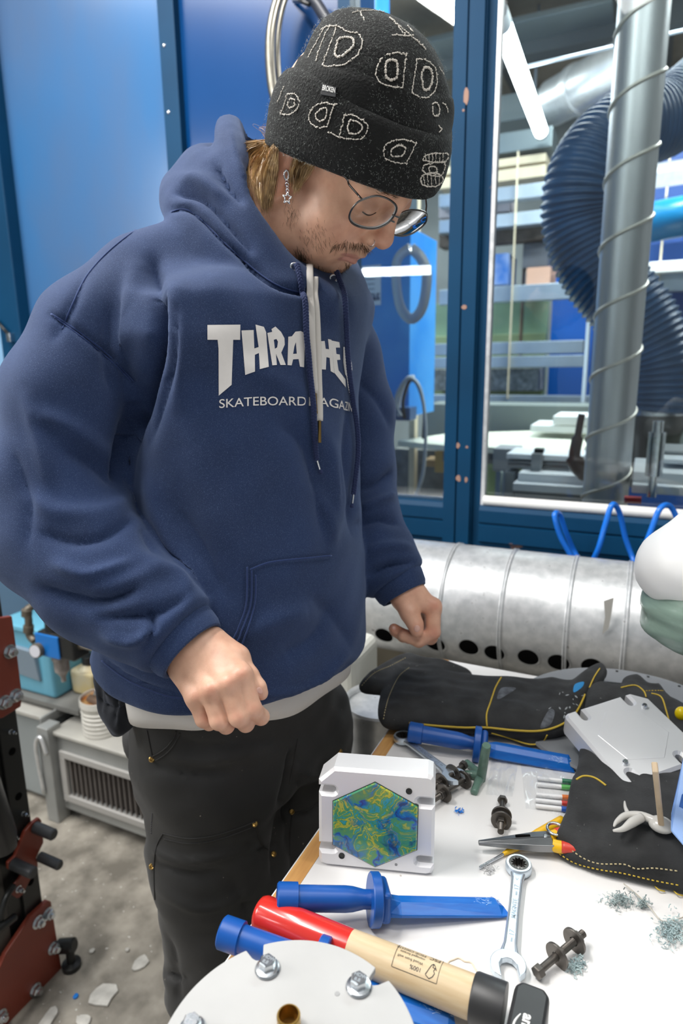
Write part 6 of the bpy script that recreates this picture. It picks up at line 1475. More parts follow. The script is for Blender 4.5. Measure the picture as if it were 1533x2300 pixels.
# folds: strokes over the cloth, depth in millimetres (negative = groove)
def strokes(V, Q, L):
    for pts, w, amp in L:
        N = vnormals(V, Q); x, y, d = proj(V); P = cr([(a, b, 0) for a, b in pts], 6)[:, :2]
        vd = V - CAMP; vd /= np.linalg.norm(vd, axis=1, keepdims=True); face = np.clip(-(N * vd).sum(1) * 2.0, 0, 1)
        D = np.full(len(V), 1e9); T_ = np.zeros(len(V)); m = len(P)
        near = (x > P[:, 0].min() - 3 * w) & (x < P[:, 0].max() + 3 * w) & (y > P[:, 1].min() - 3 * w) & (y < P[:, 1].max() + 3 * w)
        I = np.where(near)[0]
        for i in range(m - 1):
            e = P[i + 1] - P[i]; t = np.clip(((x[I] - P[i, 0]) * e[0] + (y[I] - P[i, 1]) * e[1]) / (e @ e + 1e-9), 0, 1)
            dd = np.hypot(x[I] - P[i, 0] - t * e[0], y[I] - P[i, 1] - t * e[1]); b = dd < D[I]
            D[I[b]] = dd[b]; T_[I[b]] = (i + t[b]) / (m - 1)
        g = np.exp(-(D / w) ** (2 if amp > 0 else 1.25)) * np.sin(np.pi * np.clip(T_ * 0.9 + 0.05, 0, 1)) ** 0.5
        V = V + N * (g * face * amp * 0.001)[:, None]
    return V
HF = [
    ([(345, 590), (352, 680), (345, 780), (318, 880), (290, 980), (268, 1060)], 20, -17), ([(385, 620), (402, 740), (400, 900)], 26, 5), ([(395, 690), (385, 800), (360, 900), (330, 1000)], 14, -5),
    ([(300, 610), (285, 720), (262, 830)], 22, 5), ([(245, 700), (238, 790), (250, 870)], 14, -5),
    ([(115, 706), (180, 748), (245, 800), (300, 858)], 7, -4), ([(190, 610), (160, 690), (120, 760)], 14, -3),
    ([(150, 1010), (205, 1040), (262, 1085)], 20, -6), ([(90, 930), (160, 960), (240, 1020)], 22, 5), ([(70, 1120), (130, 1150), (230, 1150), (300, 1110)], 24, 5), ([(100, 1200), (170, 1215), (240, 1200), (300, 1165)], 16, -6),
    ([(95, 1325), (160, 1345), (230, 1345), (300, 1320)], 18, -9), ([(205, 1325), (280, 1310), (350, 1280)], 20, 4), ([(300, 1235), (330, 1260), (400, 1290), (425, 1330)], 20, 4),
    ([(225, 1390), (300, 1385), (360, 1370), (415, 1340)], 14, -7), ([(240, 1430), (300, 1440), (345, 1420)], 14, 6), ([(340, 1380), (345, 1420), (330, 1450)], 8, -6), ([(130, 1270), (200, 1290), (290, 1265)], 16, 6),
    ([(30, 1020), (60, 1120), (60, 1220)], 18, -4), ([(60, 900), (90, 1000), (110, 1080)], 20, 4),
    ([(640, 960), (690, 1000), (715, 1090), (730, 1200)], 26, -7), ([(560, 820), (660, 880), (720, 980)], 30, 4), ([(745, 1000), (760, 1100), (750, 1200)], 18, 6), ([(790, 900), (785, 1050), (795, 1200)], 14, -8),
    ([(330, 1090), (370, 1200), (440, 1310)], 24, 5), ([(400, 1150), (460, 1240), (500, 1330)], 26, -5), ([(320, 1180), (350, 1240)], 14, -4),
    ([(545, 1430), (620, 1390), (690, 1370)], 30, 6), ([(640, 1470), (700, 1440), (740, 1380)], 24, -5), ([(700, 1340), (760, 1400), (790, 1450)], 22, -4),
    ([(620, 1572), (680, 1568), (730, 1545), (790, 1490)], 5, -6), ([(600, 1560), (660, 1555), (720, 1530), (780, 1470)], 10, 4), ([(230, 1480), (280, 1520), (350, 1550), (400, 1560)], 6, -5),
    ([(805, 860), (850, 900), (880, 960)], 12, -4), ([(800, 1100), (850, 1085), (885, 1060)], 12, -7), ([(810, 1140), (850, 1125), (885, 1110)], 10, 6), ([(800, 1180), (850, 1165), (895, 1175)], 10, -7), ([(820, 1240), (870, 1225), (920, 1230)], 12, 6), ([(835, 1290), (880, 1268), (930, 1262)], 9, -8),
    ([(385, 470), (430, 470), (520, 555), (610, 628), (680, 652), (712, 648)], 8, -9), ([(395, 430), (440, 432), (480, 460), (560, 560)], 12, -9), ([(400, 400), (450, 405), (500, 440)], 16, 6), ([(485, 370), (500, 400), (540, 450)], 10, -7), ([(520, 300), (540, 380), (600, 480), (660, 560)], 9, 3), ([(700, 1100), (740, 1160), (745, 1230)], 16, 4),
    ([(470, 620), (540, 700), (600, 760)], 40, 3), ([(430, 1000), (470, 1120), (520, 1230)], 40, 4),
]
Vb = strokes(Vb, Qb, [(p, w * 0.9, a * (1.5 if a > 0 else 1.9)) for p, w, a in HF])
M_hood = mat('navy_fleece', (0.0135, 0.0335, 0.104), 0.92, noise=(14, 0.22), bump=(1500, 0.8, 0.0007), sheen=0.32, sheen_tint=(0.36, 0.47, 0.74), specks=(1200, 0.55, (0.055, 0.090, 0.19)), speck_soft=0.18)
M_navy2 = mat('navy_seam', (0.014, 0.034, 0.12), 0.9, sheen=0.4, sheen_tint=(0.35, 0.45, 0.75))
hoodie = net_mesh('hoodie', Vb, Qb, M_hood, man); hoodie['label'] = 'navy blue hooded sweatshirt with white chest print'
bv_b = bvh_of(Vb, Qb)

# rib cuffs
def cuff(path, r0, r1, flat, parent, name='cuff'):
    P = np.array(path); d = P[-1] - P[0]; L = np.linalg.norm(d); d /= L
    side = np.cross(d, (P[0] + P[-1]) / 2 - CAMP); side /= np.linalg.norm(side); up_ = np.cross(side, d)
    prof = [(0, r0), (0.25, r0 * 1.0), (0.8, (r0 + r1) / 2), (0.96, r1), (1.0, r1 * 0.985), (1.0, r1 * 0.90), (0.8, r1 * 0.86)]
    n = 96; rows = []
    for t, r in prof:
        rows.append([P[0] + d * (L * t) + (side * math.cos(a) + up_ * math.sin(a) * flat) * r * (1 + 0.012 * math.cos(a * 48)) for a in np.linspace(0, 2 * math.pi, n + 1)[:-1]])
    return obj(name, MB().grid(rows, closed_u=True), M_hood, parent, world=True, smooth=2)
cuff([pt(385, 1412, 0.722), pt(433, 1462, 0.712)], 0.046, 0.041, 0.85, hoodie)
cuff([pt(886, 1296, 0.975), pt(908, 1336, 0.967)], 0.042, 0.036, 0.9, hoodie)

# ---------------- flat prints and seams on the cloth
def decal(name, polys, m, parent, bv, lift=0.0007, maxlen=7.0, holes=True):
    """pixel polygons cut out as a thin film lying on a surface"""
    vs, fs = [], []
    for pl_ in polys:
        bm = bmesh.new(); outer = pl_ if isinstance(pl_[0][0], (list, tuple)) else [pl_]
        for lp in outer:
            v = [bm.verts.new((x, y, 0)) for x, y in lp]
            for i in range(len(v)): bm.edges.new((v[i], v[(i + 1) % len(v)]))
        bmesh.ops.triangle_fill(bm, edges=bm.edges[:], use_beauty=True)
        for _ in range(5):
            E = [e for e in bm.edges if e.calc_length() > maxlen]
            if not E: break
            bmesh.ops.subdivide_edges(bm, edges=E, cuts=1); bmesh.ops.triangulate(bm, faces=bm.faces[:])
        bm.verts.index_update(); o = len(vs)
        vs += [seen(bv, v.co.x, v.co.y, lift) for v in bm.verts]; fs += [tuple(o + v.index for v in f.verts) for f in bm.faces]; bm.free()
    keep = [f for f in fs if all(vs[i] is not None for i in f) and max(np.linalg.norm(vs[f[0]] - vs[f[k]]) for k in (1, 2)) < 0.03]
    vs = [v if v is not None else np.zeros(3) for v in vs]
    used = sorted({i for f in keep for i in f}); mp_ = {i: k for k, i in enumerate(used)}
    if not used: return None
    return obj(name, MB().add([vs[i] for i in used], [tuple(mp_[i] for i in f) for f in keep]), m, parent, world=True, smooth=2)
M_print = mat('screen_print_white', (0.80, 0.77, 0.74), 0.7, noise=(60, 0.06))
c2 = lambda pts: [(440 + x / 2.948, 580 + y / 2.948) for x, y in pts]
LET = [
    [(75, 443), (293, 440), (291, 540), (245, 540), (235, 838), (150, 910), (148, 600), (142, 540), (75, 540)],
    [(300, 478), (380, 475), (385, 597), (413, 588), (392, 440), (447, 455), (462, 490), (480, 720), (421, 735), (415, 628), (388, 640), (390, 750), (325, 773)],
    [[(470, 495), (502, 488), (497, 470), (523, 453), (560, 488), (583, 530), (585, 572), (562, 625), (592, 707), (557, 708), (527, 632), (533, 708), (503, 710)], [(513, 540), (520, 600), (535, 590), (540, 552), (530, 535)]],
    [[(608, 520), (632, 517), (655, 487), (690, 483), (720, 497), (712, 722), (685, 718), (676, 668), (640, 670), (630, 710), (603, 708)], [(640, 634), (648, 585), (658, 556), (664, 632)]],
    [(722, 500), (770, 505), (812, 515), (810, 565), (782, 556), (776, 590), (812, 632), (816, 690), (795, 712), (735, 722), (728, 690), (768, 682), (742, 630), (722, 570)],
    [(818, 550), (848, 548), (855, 600), (877, 603), (870, 535), (893, 540), (912, 762), (888, 748), (881, 660), (860, 655), (856, 738), (822, 735)],
    [(893, 545), (945, 556), (950, 592), (922, 592), (926, 634), (948, 638), (952, 672), (930, 675), (940, 742), (985, 802), (988, 855), (945, 800), (913, 760)],
    [(972, 588), (990, 585), (1002, 606), (1026, 690), (1031, 740), (1014, 785), (1036, 950), (1020, 930), (1002, 850), (992, 780), (984, 770), (972, 690)],
]
for L_ in LET:
    decal('chest_lettering', [[c2(q) for q in (L_ if isinstance(L_[0], list) else [L_])]], M_print, hoodie, bv_b)
def text_on(s, fx, fy, hpx, m, parent, bv, name, lift=0.0007, bold=0.0):
    """lettering along a line of sight path: fx maps 0..1 of the width to x, fy gives the base line y"""
    V2, F_ = text_mesh(s, 1.0, offset=bold); W = V2[:, 0].max(); H = 0.729
    P = []
    for x, y in V2[:, :2]:
        u = x / W; px, py = fx(u), fy(u); P.append(seen(bv, px, py - y / H * hpx, lift))
    keep = [f for f in F_ if all(P[i] is not None for i in f)]; P = [p if p is not None else HO for p in P]
    keep = [f for f in keep if max(np.linalg.norm(P[f[0]] - P[i]) for i in f) < 0.03]
    return obj(name, MB().add(P, keep), m, parent, world=True)
xs_ = lambda u: 440 + np.interp(u, [0, .53, .565, .64, .75, .82, .88, 1], [150, 718, 735, 818, 938, 985, 1004, 1043]) / 2.948
ys_ = lambda u: 580 + np.interp(xs_(u), [440 + k / 2.948 for k in (150, 400, 600, 720, 900, 1045)], [992, 974, 972, 975, 985, 1020]) / 2.948
text_on('SKATEBOARD MAGAZINE', xs_, ys_, 20.5, M_print, hoodie, bv_b, 'chest_lettering', bold=0.004)

def seam(parent, bv, pts, r=0.0011, m=None, name='seam', lift=0.0002):
    P = on_surface(bv, pts, lift, 8)
    runs = [[]]
    for p in P:
        if runs[-1] and np.linalg.norm(p - runs[-1][-1]) > 0.03: runs.append([])
        runs[-1].append(p)
    mb = MB()
    for r_ in runs:
        if len(r_) > 2: mb.tube(r_, r, 6)
    if mb.v: return obj(name, mb, m or M_navy2, parent, world=True, smooth=2)
for pts in ([(115, 705), (180, 747), (245, 799), (300, 856)], [(122, 712), (183, 757), (246, 808), (296, 858)], [(330, 498), (250, 560), (195, 620), (160, 690), (140, 740)],
            [(385, 476), (430, 476), (520, 561), (610, 634), (680, 658), (712, 652)], [(600, 1580), (660, 1585), (740, 1552), (800, 1495)], [(228, 1484), (290, 1530), (370, 1562), (420, 1570)]):
    seam(hoodie, bv_b, pts)
# kangaroo pocket: a sewn-on panel
pk = [(552, 1268), (600, 1252), (660, 1244), (745, 1236), (752, 1300), (768, 1370), (795, 1430), (806, 1470), (760, 1520), (700, 1550), (640, 1562), (560, 1560), (500, 1500), (512, 1455), (535, 1410), (552, 1350)]
Pp = cr([(a, b, 0) for a, b in pk], 4, True)[:, :2]; c0_ = np.array([650.0, 1400.0]); rows = []
for k, lf in ((0, 0.0028), (0.2, 0.0028), (0.4, 0.0028), (0.6, 0.0028), (0.75, 0.0028), (0.85, 0.0028), (0.93, 0.0028), (0.975, 0.0026), (0.995, 0.0018), (1.0, -0.001)):
    rows.append([seen(bv_b, *(c0_ + (p - c0_) * k), lf) for p in Pp])
if all(p is not None for r_ in rows for p in r_): pocket = obj('pocket', MB().grid(rows, closed_u=True), M_hood, hoodie, world=True, smooth=2)
for pts in ([(560, 1278), (600, 1263), (660, 1255), (740, 1247)], [(563, 1280), (562, 1350), (545, 1412), (522, 1460), (512, 1490)], [(572, 1290), (571, 1350), (556, 1414), (533, 1462)], [(500, 1490), (513, 1455), (536, 1408), (552, 1350), (553, 1272)]):
    seam(hoodie, bv_b, pts, 0.0010, lift=0.0032)

# drawstrings, eyelets, laces
M_cord = mat('navy_cord', (0.010, 0.020, 0.075), 0.85, sheen=0.3, sheen_tint=(0.3, 0.4, 0.8)); M_lace = mat('lace_white', (0.62, 0.59, 0.55), 0.8, bump=(700, 0.3, 0.0005)); M_aglet = mat('aglet_bronze', (0.28, 0.18, 0.06), 0.35, 0.9)
def hang(pts, lift):
    P = on_surface(bv_b, [(440 + x / 2.948, 580 + y / 2.948) for x, y in pts], lift, 8); P = np.array(P)
    for _ in range(6): P[1:-1] = 0.25 * P[:-2] + 0.5 * P[1:-1] + 0.25 * P[2:]
    return P
def braid(P, parent, r=0.0021, off=0.0016, name='drawstring'):
    L = np.concatenate([[0], np.cumsum(np.linalg.norm(np.diff(P, axis=0), axis=1))]); N = int(L[-1] / 0.0012); s = np.linspace(0, L[-1], N)
    Q_ = np.stack([np.interp(s, L, P[:, i]) for i in range(3)], 1); T_ = np.gradient(Q_, axis=0); T_ /= np.linalg.norm(T_, axis=1, keepdims=True)
    v = Q_ - CAMP; a = np.cross(T_, v); a /= np.linalg.norm(a, axis=1, keepdims=True); b = np.cross(T_, a); mb = MB()
    for k in range(3):
        ph = s / 0.0105 * 2 * math.pi + k * 2 * math.pi / 3
        mb.tube(Q_ + a * (np.sin(ph) * off)[:, None] + b * (np.sin(2 * ph) * off * 0.6)[:, None], r, 6)
    return obj(name, mb, M_cord, parent, world=True, smooth=2)
s1_ = hang([(652, 60), (672, 140), (690, 240), (700, 330), (705, 500), (720, 650), (735, 850), (755, 1000), (772, 1150), (786, 1300), (793, 1330)], 0.0065)
s2_ = hang([(920, 128), (938, 200), (948, 260), (960, 450), (970, 620), (985, 800), (1008, 950), (1030, 1080), (1042, 1250), (1030, 1400), (1010, 1560)], 0.0075)
for P, tip in ((s1_, [(793, 1330), (800, 1400)]), (s2_, [(1008, 1565), (1004, 1640)])):
    b_ = braid(P, hoodie); d = (P[-1] - P[-6]); d /= np.linalg.norm(d)
    obj('metal_tip', MB().cyl(P[-1], P[-1] + d * 0.012, 0.0015, 0.0014, 10), M_zinc, b_, world=True, smooth=0.7); obj('tassel', MB().lathe(P[-1] + d * 0.012, d, [(0, 0.0015), (0.004, 0.003), (0.006, 0.002)], 8), M_cord, b_, world=True, smooth=0.7)
for pts, end in (([(738, 62), (742, 200), (746, 400), (752, 600), (766, 900)], 0.024), ([(772, 140), (776, 300), (784, 500), (792, 800), (800, 1075)], 0.026)):
    P = hang(pts, 0.0045); nv = (CAMP - P[len(P) // 2]); nv /= np.linalg.norm(nv)
    la_ = obj('white_lace', MB().tube(P, 0.0042, 8, flat=0.28, normal=nv), M_lace, hoodie, world=True, smooth=2)
    d = P[-1] - P[-4]; d /= np.linalg.norm(d); obj('aglet', MB().cyl(P[-1], P[-1] + d * end, 0.0020, n=12), M_aglet, la_, world=True, smooth=0.7)
for px, py in ((660, 601), (748, 627)):
    c = seen(bv_b, px, py, 0.001)
    if c is not None:
        nv = CAMP - c; nv /= np.linalg.norm(nv); nv = nv + np.array([0.1, 0, 0.2]); nv /= np.linalg.norm(nv); u, w, _ = frame_of(nv)
        obj('eyelet', MB().tube([c + (u * math.cos(a) + w * math.sin(a)) * 0.0042 for a in np.linspace(0, 6.283, 25)[:-1]], 0.0013, 8, closed=True), M_zinc, hoodie, world=True, smooth=2)

# ---------------- T-shirt hem below the hoodie
rows = []
zs = ZH
for dz, g, wv in ((0.03, -0.024, 0), (0.0, -0.024, 0.003), (-0.010, -0.024, 0.005), (-0.022, -0.025, 0.006), (-0.036, -0.026, 0.006), (-0.0365, -0.032, 0.006), (0.02, -0.03, 0)):
    row = []
    for a in np.linspace(0, 2 * math.pi, 121)[:-1]:
        z = zs + dz + (0.006 * math.sin(a * 3 + 1) if dz < 0 else 0)
        ca, sa = math.cos(a), math.sin(a); k = (abs(ca) ** 2.25 + abs(sa) ** 2.25) ** (-1 / 2.25)
        i_ = zs; cx, cy = np.interp(i_, LC[:, 2], LC[:, 0]), np.interp(i_, LC[:, 2], LC[:, 1]); A = np.interp(i_, LC[:, 2], LA) + g + wv * math.sin(a * 9); B = np.interp(i_, LC[:, 2], LB) + g + wv * math.sin(a * 7 + 2)
        row.append([cx + (LW[0] * ca * A + FW[0] * sa * B) * k, cy + (LW[1] * ca * A + FW[1] * sa * B) * k, z])
    rows.append(row)
obj('t_shirt_hem', MB().grid(rows, closed_u=True), mat('tee_white', (0.74, 0.71, 0.67), 0.85, bump=(600, 0.2, 0.0006), noise=(12, 0.06)), man, world=True, smooth=2, label='white T-shirt hem showing under the hoodie')

# ---------------- trousers
hR = pt(478, 1740, 0.945); hL = hR + LW * 0.155 + FW * 0.01; 
wc_ = np.array([np.interp(ZH, LC[:, 2], LC[:, 0]), np.interp(ZH, LC[:, 2], LC[:, 1]), ZH])
kR = np.array([hR[0] + 0.015, hR[1] + 0.0, 0.48]); fR = np.array([hR[0] + 0.015, hR[1] + 0.01, 0.06])
kL = np.array([hL[0] + 0.01, hL[1] + 0.01, 0.48]); fL = np.array([hL[0] - 0.01, hL[1] + 0.03, 0.06])
def f_trous(P):
    z = P[:, 2]
    dx, dy = P[:, 0] - wc_[0], P[:, 1] - wc_[1]; u = dx * LW[0] + dy * LW[1]; v = dx * FW[0] + dy * FW[1]
    pel = (np.sqrt((u / 0.155) ** 2 + (v / 0.130) ** 2) - 1) * 0.138; pel = smax(pel, 0.80 - z, 0.06); pel = smax(pel, z - (ZH + 0.02), 0.01)
    r_ = chain(P, [(hR + np.array([0, 0, 0.02]), 0.104), (hR - np.array([0, 0, 0.12]), 0.100), (kR, 0.099), (np.array([*fR[:2], 0.25]), 0.097), (fR, 0.099)], 0.02)
    l_ = chain(P, [(hL + np.array([0, 0, 0.02]), 0.088), (hL - np.array([0, 0, 0.12]), 0.086), (kL, 0.082), (np.array([*fL[:2], 0.25]), 0.084), (fL, 0.088)], 0.02)
    f = smin(smin(r_, l_, 0.010), pel, 0.035)
    f = f + sines(P * np.array([1, 1, 0.8], np.float32), 8, 31) * 0.005 + sines(P * np.array([0.7, 0.7, 1.4], np.float32), 20, 32) * 0.0024
    return smax(f, 0.025 - z, 0.01)
Vt, Qt = surface_nets(f_trous, (-0.76, 0.45, 0.0), (-0.26, 1.12, ZH + 0.05), 0.0062); Vt = smooth_mesh(Vt, Qt, 2)
TF = [([(655, 1690), (648, 1750), (625, 1850), (615, 1960)], 9, -12), ([(400, 1660), (460, 1680), (540, 1668), (620, 1665)], 12, -4), ([(390, 1700), (470, 1710), (560, 1690)], 14, 4), ([(350, 1720), (420, 1740), (520, 1735)], 10, -3), ([(345, 1905), (380, 1925), (450, 1930), (560, 1905)], 12, 4),
      ([(345, 1940), (420, 1965), (500, 1955)], 12, -4), ([(360, 2000), (450, 2040), (560, 2010)], 16, 4), ([(370, 2100), (390, 2150), (400, 2250)], 10, -5), ([(350, 2170), (375, 2190), (420, 2200)], 9, -6), ([(620, 1890), (600, 1910), (570, 1910)], 9, -5), ([(660, 1720), (700, 1740), (740, 1720)], 10, 5), ([(665, 1760), (700, 1765), (740, 1750)], 8, -6), ([(650, 1830), (690, 1830), (720, 1800)], 8, -5), ([(520, 1980), (560, 2060), (580, 2150)], 20, -4)]
Vt = strokes(Vt, Qt, [(p, w * 0.8, a * 1.6) for p, w, a in TF])
M_tr = mat('black_canvas', (0.013, 0.0128, 0.0125), 0.72, noise=(7, 0.45, (0.030, 0.029, 0.028)), detail=9, bump=(700, 0.3, 0.0006), specks=(150, 0.755, (0.25, 0.22, 0.18)), sheen=0.15, sheen_tint=(0.6, 0.6, 0.6))
M_tseam = mat('black_seam', (0.028, 0.027, 0.026), 0.8)
trous = net_mesh('trousers', Vt, Qt, M_tr, man); trous['label'] = 'black canvas work trousers with brass rivets'
bv_t = bvh_of(Vt, Qt)
M_rivet = mat('brass_rivet', (0.55, 0.36, 0.12), 0.35, 1.0)
for px, py in ((341, 1705), (572, 1850), (655, 1823), (614, 1918), (341, 1946), (763, 1688)):
    c = seen(bv_t, px, py, 0.0)
    if c is None: continue
    nv = CAMP - c; nv /= np.linalg.norm(nv)
    obj('rivet', MB().lathe(c, nv, [(-0.002, 0.0042), (0.0015, 0.0042), (0.003, 0.003), (0.0024, 0.0015), (0.0034, 0.0008)], 16), M_rivet, trous, world=True, smooth=0.6)
for pts in ([(334, 1702), (352, 1694), (370, 1682), (386, 1664), (396, 1642)], [(350, 1708), (372, 1694), (390, 1674), (404, 1646)], [(366, 1872), (420, 1883), (475, 1878), (530, 1862), (572, 1845)], [(368, 1884), (420, 1894), (475, 1889), (530, 1872), (566, 1858)], [(366, 1872), (352, 1900), (346, 1945), (348, 2020), (354, 2110)], [(572, 1845), (585, 1890), (605, 1912)], [(668, 1660), (660, 1710), (650, 1760)], [(330, 1640), (342, 1700)], [(656, 1826), (652, 1870), (650, 1920)], [(656, 1826), (690, 1818), (720, 1800)]):
    seam(trous, bv_t, pts, 0.0011, M_tseam)
stitches(trous, bv_t, [(342, 1826), (340, 1850), (339, 1876)], mat('grey_thread', (0.10, 0.10, 0.11), 0.8), 0.0006, 8)
for f_ in (fR, fL):
    mb = MB().ell((f_[0] + FW[0] * 0.05, f_[1] + FW[1] * 0.05, 0.045), (0.06, 0.06, 0.045), 20, 12)
    mb.ell((f_[0] + FW[0] * 0.13, f_[1] + FW[1] * 0.13, 0.036), (0.055, 0.055, 0.036), 20, 12); mb.box((f_[0] + FW[0] * 0.09 - 0.09, f_[1] + FW[1] * 0.09 - 0.055, 0), (f_[0] + FW[0] * 0.09 + 0.09, f_[1] + FW[1] * 0.09 + 0.055, 0.02))
    obj('shoe', mb, M_black, man, world=True, smooth=0.8)
# black cloth flap hanging at his right hip
def f_flap(P):
    f = chain(P, J((236, 1500, 0.86, 0.012), (228, 1560, 0.86, 0.011), (246, 1610, 0.86, 0.012), (260, 1640, 0.86, 0.007)))
    f = smin(f, chain(P, J((262, 1520, 0.85, 0.016), (278, 1570, 0.85, 0.020), (270, 1615, 0.855, 0.018))), 0.012)
    f = smin(f, chain(P, J((290, 1540, 0.85, 0.014), (306, 1580, 0.85, 0.014), (290, 1610, 0.855, 0.012))), 0.012)
    return f + sines(P, 22, 41) * 0.0030 + sines(P, 45, 42) * 0.0016
fc = pt(265, 1570, 0.86); Vf, Qf = surface_nets(f_flap, fc - 0.08, fc + 0.08, 0.0028); Vf = smooth_mesh(Vf, Qf, 1)
Vf = strokes(Vf, Qf, [([(250, 1530), (262, 1570), (262, 1610)], 6, -9), ([(285, 1540), (296, 1575), (285, 1605)], 6, -9), ([(225, 1570), (250, 1590), (280, 1585)], 5, -6), ([(232, 1520), (240, 1560), (236, 1600)], 5, 5), ([(272, 1530), (274, 1580), (264, 1630)], 5, 6)])
flap = net_mesh('hip_flap', Vf, Qf, mat('black_cloth', (0.010, 0.012, 0.017), 0.85, bump=(500, 0.3, 0.0006), sheen=0.2, sheen_tint=(0.5, 0.55, 0.7)), man); flap['label'] = 'dark crumpled cloth flap hanging out at the hip'

obj('pocket_bag', MB().ell(pt(322, 1660, 0.985), (0.032, 0.030, 0.045), 20, 12), mat('bag_grey', (0.045, 0.045, 0.046), 0.7), trous, world=True, smooth=2, label='dark grey pocket bag bulging behind the hip')
# ---------------- skin: one continuous body
def f_core(P):
    f = chain(P, [(hR, 0.06), (fR, 0.03)]); f = np.minimum(f, chain(P, [(hL, 0.06), (fL, 0.03)]))
    f = smin(f, chain(P, [(wc_ - np.array([0, 0, 0.06]), 0.10), (np.array([*np.array([np.interp(1.3, LC[:, 2], LC[:, i]) for i in (0, 1)]), 1.3]), 0.085), (NECK0 - np.array([0, 0, 0.05]), 0.06), (NECK0, 0.055)]), 0.05)
    f = smin(f, chain(P, [(NECK0 - np.array([0, 0, 0.06]), 0.05)] + [(p, r * 0.5) for p, r in RA[:7]] + [(pt(380, 1385, 0.74), 0.024), (pt(425, 1452, 0.718), 0.024)]), 0.03)
    f = smin(f, chain(P, [(NECK0 - np.array([0, 0, 0.06]), 0.05)] + [(p, r * 0.5) for p, r in LAj[:6]] + [(pt(890, 1290, 0.975), 0.022), (pt(912, 1330, 0.968), 0.022)]), 0.03)
    return f
Vc, Qc = surface_nets(f_core, (-0.80, 0.40, 0.02), (-0.20, 1.16, 1.62), 0.012)
Vall = np.concatenate([Vh, Vr, Vl, Vc]); Qall = np.concatenate([Qh, Qr + len(Vh), Ql + len(Vh) + len(Vr), Qc + len(Vh) + len(Vr) + len(Vl)])
M_skin = bpy.data.materials.new('skin'); M_skin.use_nodes = True
nt = M_skin.node_tree; b = nt.nodes['Principled BSDF']; at_ = nt.nodes.new('ShaderNodeAttribute'); at_.attribute_name = 'tint'
tc = nt.nodes.new('ShaderNodeTexCoord'); nz = nt.nodes.new('ShaderNodeTexNoise'); nz.inputs['Scale'].default_value = 55; nz.inputs['Detail'].default_value = 5
mx = nt.nodes.new('ShaderNodeMix'); mx.data_type = 'RGBA'; mx.blend_type = 'MULTIPLY'; mx.inputs[0].default_value = 1.0
rp_ = nt.nodes.new('ShaderNodeValToRGB'); rp_.color_ramp.elements[0].color = (0.86, 0.78, 0.76, 1); rp_.color_ramp.elements[1].color = (1.06, 1.06, 1.06, 1); rp_.color_ramp.elements[0].position = 0.3; rp_.color_ramp.elements[1].position = 0.65
nt.links.new(tc.outputs['Object'], nz.inputs['Vector']); nt.links.new(nz.outputs['Fac'], rp_.inputs['Fac']); nt.links.new(at_.outputs['Color'], mx.inputs[6]); nt.links.new(rp_.outputs['Color'], mx.inputs[7]); nt.links.new(mx.outputs[2], b.inputs['Base Color'])
n3 = nt.nodes.new('ShaderNodeTexNoise'); n3.inputs['Scale'].default_value = 900; n3.inputs['Detail'].default_value = 2; bp = nt.nodes.new('ShaderNodeBump'); bp.inputs['Strength'].default_value = 0.25; bp.inputs['Distance'].default_value = 0.0006
nt.links.new(tc.outputs['Object'], n3.inputs['Vector']); nt.links.new(n3.outputs['Fac'], bp.inputs['Height']); nt.links.new(bp.outputs['Normal'], b.inputs['Normal'])
b.inputs['Roughness'].default_value = 0.46; b.inputs['Subsurface Weight'].default_value = 0.12; b.inputs['Subsurface Radius'].default_value = (1, .35, .2); b.inputs['Subsurface Scale'].default_value = 0.005
body = net_mesh('body', Vall, Qall, M_skin, man)
nh, nr, nl = len(Vh), len(Vr), len(Vl)
tint = np.tile(np.array([0.74, 0.43, 0.29]), (len(Vall), 1))
tint[nh:nh + nr] = (0.72, 0.44, 0.31); tint[nh + nr:nh + nr + nl] = (0.71, 0.41, 0.285)
q = w2h(Vh); aq = q.copy(); aq[:, 0] = np.abs(aq[:, 0])
def blob(c, r, Q_=None): return np.clip(1 - np.linalg.norm(((aq if Q_ is None else Q_) - np.array(c)) / np.array(r), axis=1) ** 2, 0, 1)[:, None] ** 0.7
def mixc(T0, w, c): return T0 * (1 - w) + np.array(c) * w
th_ = tint[:nh]
th_ = mixc(th_, 0.35 * blob((0.040, 0.085, 0.0), (0.03, 0.03, 0.025)), (0.66, 0.31, 0.22)); th_ = mixc(th_, 0.5 * blob((0, 0.115, 0.006), (0.018, 0.02, 0.018)), (0.64, 0.29, 0.21))
lipm = np.maximum(blob((0.010, 0.095, -0.0330), (0.022, 0.016, 0.0055)), blob((0.008, 0.097, -0.0440), (0.020, 0.016, 0.0075))); th_ = mixc(th_, np.clip(lipm * 1.8, 0, 0.8), (0.50, 0.22, 0.18))
th_ = mixc(th_, 0.45 * np.clip(1.5 * blob((0, 0.095, -0.0225), (0.034, 0.025, 0.011)), 0, 1), (0.30, 0.17, 0.11)); th_ = mixc(th_, 0.35 * np.clip(1.5 * blob((0.0, 0.085, -0.078), (0.045, 0.045, 0.022)), 0, 1), (0.30, 0.17, 0.11))
th_ = mixc(th_, 0.30 * blob((0.076, -0.005, 0.0), (0.02, 0.03, 0.045)), (0.64, 0.22, 0.15)); th_ = mixc(th_, 0.4 * blob((0.034, 0.095, 0.042), (0.025, 0.02, 0.014)), (0.50, 0.24, 0.17))
tint[:nh] = th_
for k in range(3):                            # redder knuckles and finger tips
    pass
xr, yr, _ = proj(Vr)
